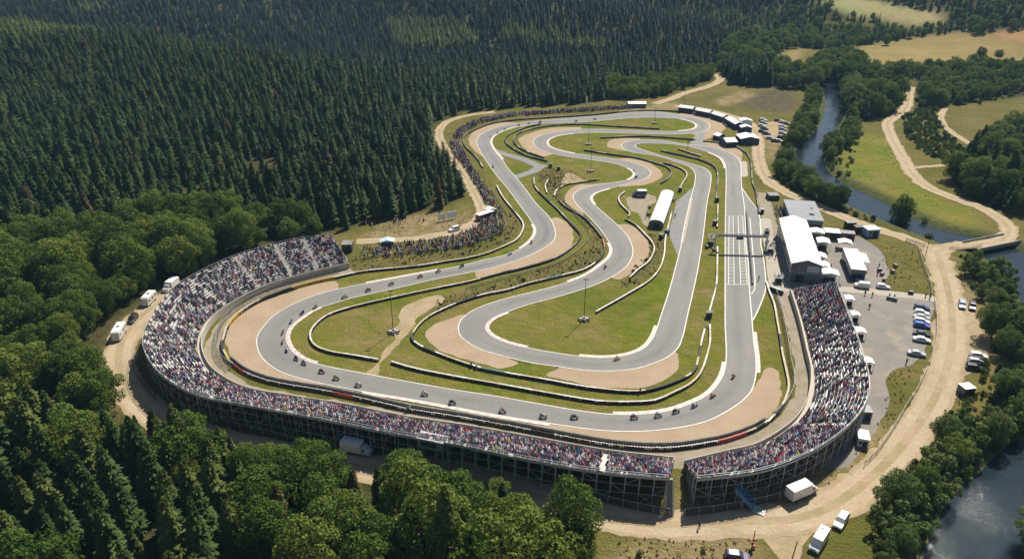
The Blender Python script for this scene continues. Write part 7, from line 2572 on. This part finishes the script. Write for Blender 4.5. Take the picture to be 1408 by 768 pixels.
q = np.concatenate([fill(Z_BRACKEN, .16)])
scatter('bracken', BUSH_S, np.c_[q, height(q[:, 0], q[:, 1]) - .3], rng.uniform(0, 6.28, len(q)), rng.uniform(1.3, 2.9, len(q)), rng.choice([0, 1, 1, 2], len(q)), 'low green bracken and scrub covering the slope beside the riverside lane', 'bracken')
ug = []
for nm, poly, kind, sp, hh in AREAS:
    if nm in ('riverleft', 'riverright', 'rightbank', 'corner', 'meadowtrees', 'lanebush'):
        ug.append(fill(hits(poly), .10 if nm == 'riverright' else .12, line_gap=.6))
ug.append(fill(pts([(850, 745), (1000, 742), (1040, 765), (1000, 800), (860, 800)]), .02))
ug.append(fill(pts([(1220, 690), (1262, 640), (1300, 590), (1325, 548), (1340, 520), (1310, 560), (1270, 620), (1215, 680)]), .15))
ug.append(fill(pts([(165, 570), (210, 590), (300, 610), (330, 612), (240, 582), (190, 562)]), .08))
ug.append(fill(pts([(1145, 225), (1165, 205), (1190, 175), (1180, 200), (1165, 245), (1190, 262), (1150, 246)]), .05))
ug.append(fill(pts([(1170, 258), (1260, 295), (1300, 310), (1290, 320), (1240, 300), (1180, 268)]), .05))
ug.append(fill(pts([(1296, 142), (1408, 130), (1470, 128), (1470, 134), (1408, 137), (1345, 146)]), .05))
rb = [fill(Z_ROUGH[0], .07), fill(pts([(475, 370), (540, 358), (600, 350), (660, 338), (697, 320), (704, 304), (694, 284), (703, 292), (712, 310), (700, 330), (640, 351), (540, 366)]), .10), fill(Z_ROUGH[2], .07)]
rb = np.concatenate(rb)
scatter('bank_scrub', BUSH_S, np.c_[rb, np.full(len(rb), -.1)], rng.uniform(0, 6.28, len(rb)), rng.uniform(.35, 1.1, len(rb)), rng.choice([0, 1, 1, 2], len(rb)), 'low scrub and weeds growing on the rough banks between the tyre walls', 'scrub')
ug = np.concatenate(ug)
ug = ug[sdist(ug, RIVER) > .6]
scatter('undergrowth', BUSH_S, np.c_[ug, height(ug[:, 0], ug[:, 1]) - .15], rng.uniform(0, 6.28, len(ug)), rng.uniform(.9, 2.6, len(ug)), rng.choice([0, 1, 1, 2], len(ug)), 'tangled low shrubs and brambles under the riverside trees', 'undergrowth')
gr = [fill(p, .55) for p in Z_ROUGH] + [fill(pts([(467, 372), (520, 361), (600, 352), (660, 341), (698, 322), (705, 303), (690, 300), (640, 330), (560, 344), (500, 355)]), .5)]
gr += [fill(p, .12) for p in Z_BROWN[2:5]]
gr.append(fill(pts([(850, 738), (1035, 735), (1050, 800), (850, 800)]), .6))
gr.append(fill(Z_MEADOW, .03))
gr.append(fill(pts([(1205, 335), (1258, 340), (1280, 400), (1222, 398)]), .2))
gr.append(fill(pts([(1222, 515), (1262, 505), (1240, 560), (1212, 600), (1190, 632), (1215, 570)]), .4))
gr.append(fill(pts([(1330, 345), (1300, 380), (1330, 400), (1360, 440), (1370, 480), (1395, 430), (1372, 370)]), .25))
gr.append(fill(pts([(1180, 742), (1215, 695), (1262, 640), (1300, 590), (1335, 540), (1320, 540), (1280, 590), (1240, 640), (1195, 690)]), .5))
gr = np.concatenate(gr)
gr = gr[sdist(gr, RIVER) > 1]
scatter('rough_grass', TUFTS, np.c_[gr, height(gr[:, 0], gr[:, 1]) - .03], rng.uniform(0, 6.28, len(gr)), rng.uniform(.25, .75, len(gr)), rng.choice([0, 0, 1, 2], len(gr)), 'rough dry grass on the banks, verges and meadow', 'grass')
# ------------------------------------------------------------------ air, sun, sky, camera
SUN_AZ, SUN_EL = R(31.0), R(50.0)      # azimuth measured from the view direction (+Y) towards +X
w = bpy.data.worlds.new('World')
SC.world = w
w.use_nodes = True
nt = w.node_tree
sky = nt.nodes.new('ShaderNodeTexSky')
sky.sky_type = 'NISHITA'
sky.sun_disc = False
sky.sun_elevation = SUN_EL
sky.sun_rotation = SUN_AZ
sky.altitude = 150
sky.dust_density = 1.0
bg = nt.nodes['Background']
bg.inputs['Strength'].default_value = .06
nt.links.new(sky.outputs[0], bg.inputs['Color'])
ld = bpy.data.lights.new('sun', 'SUN')
ld.energy = 4.9
ld.angle = R(.5)
ld.color = (1.0, .94, .83)
so = bpy.data.objects.new('sun', ld)
COL.objects.link(so)
dirv = Vector((math.sin(SUN_AZ) * math.cos(SUN_EL), math.cos(SUN_AZ) * math.cos(SUN_EL), math.sin(SUN_EL)))
so.rotation_euler = (-dirv).to_track_quat('-Z', 'Y').to_euler()
so.location = dirv * 300

HAZE = 1
if HAZE:
    m = bpy.data.materials.new('air')
    m.use_nodes = True
    nt = m.node_tree
    nt.nodes.remove(nt.nodes['Principled BSDF'])
    pv = nt.nodes.new('ShaderNodeVolumePrincipled')
    pv.inputs['Color'].default_value = (.40, .68, 1.0, 1)
    pv.inputs['Density'].default_value = .00008
    pv.inputs['Anisotropy'].default_value = 0.0
    nt.links.new(pv.outputs[0], nt.nodes['Material Output'].inputs['Volume'])
    mb = MB().box((0, 2500, 70), (7800, 5700, 260))
    h_ = mb.build('haze', m)
    tag(h_, 'thin blue summer haze filling the air over the valley', 'haze', kind='stuff')

cd = bpy.data.cameras.new('camera')
cd.sensor_width = 36.0
cd.sensor_fit = 'HORIZONTAL'
cd.lens = 36.0 * PF / PW
cd.clip_start = 1.0
cd.clip_end = 12000
co = bpy.data.objects.new('camera', cd)
COL.objects.link(co)
co.location = (0, 0, CAMH)
co.rotation_euler = (math.pi / 2 - PITCH, 0, 0)
SC.camera = co

SC.view_settings.view_transform = 'Standard'
SC.view_settings.look = 'None'
SC.view_settings.exposure = .52
SC.view_settings.gamma = 1.0
SC.cycles.use_denoising = True
SC.cycles.max_bounces = 6
SC.cycles.diffuse_bounces = 3
SC.cycles.transmission_bounces = 3
SC.cycles.transparent_max_bounces = 12
SC.cycles.volume_bounces = 0
SC.cycles.caustics_reflective = False
SC.cycles.caustics_refractive = False
SC.cycles.sample_clamp_indirect = 6
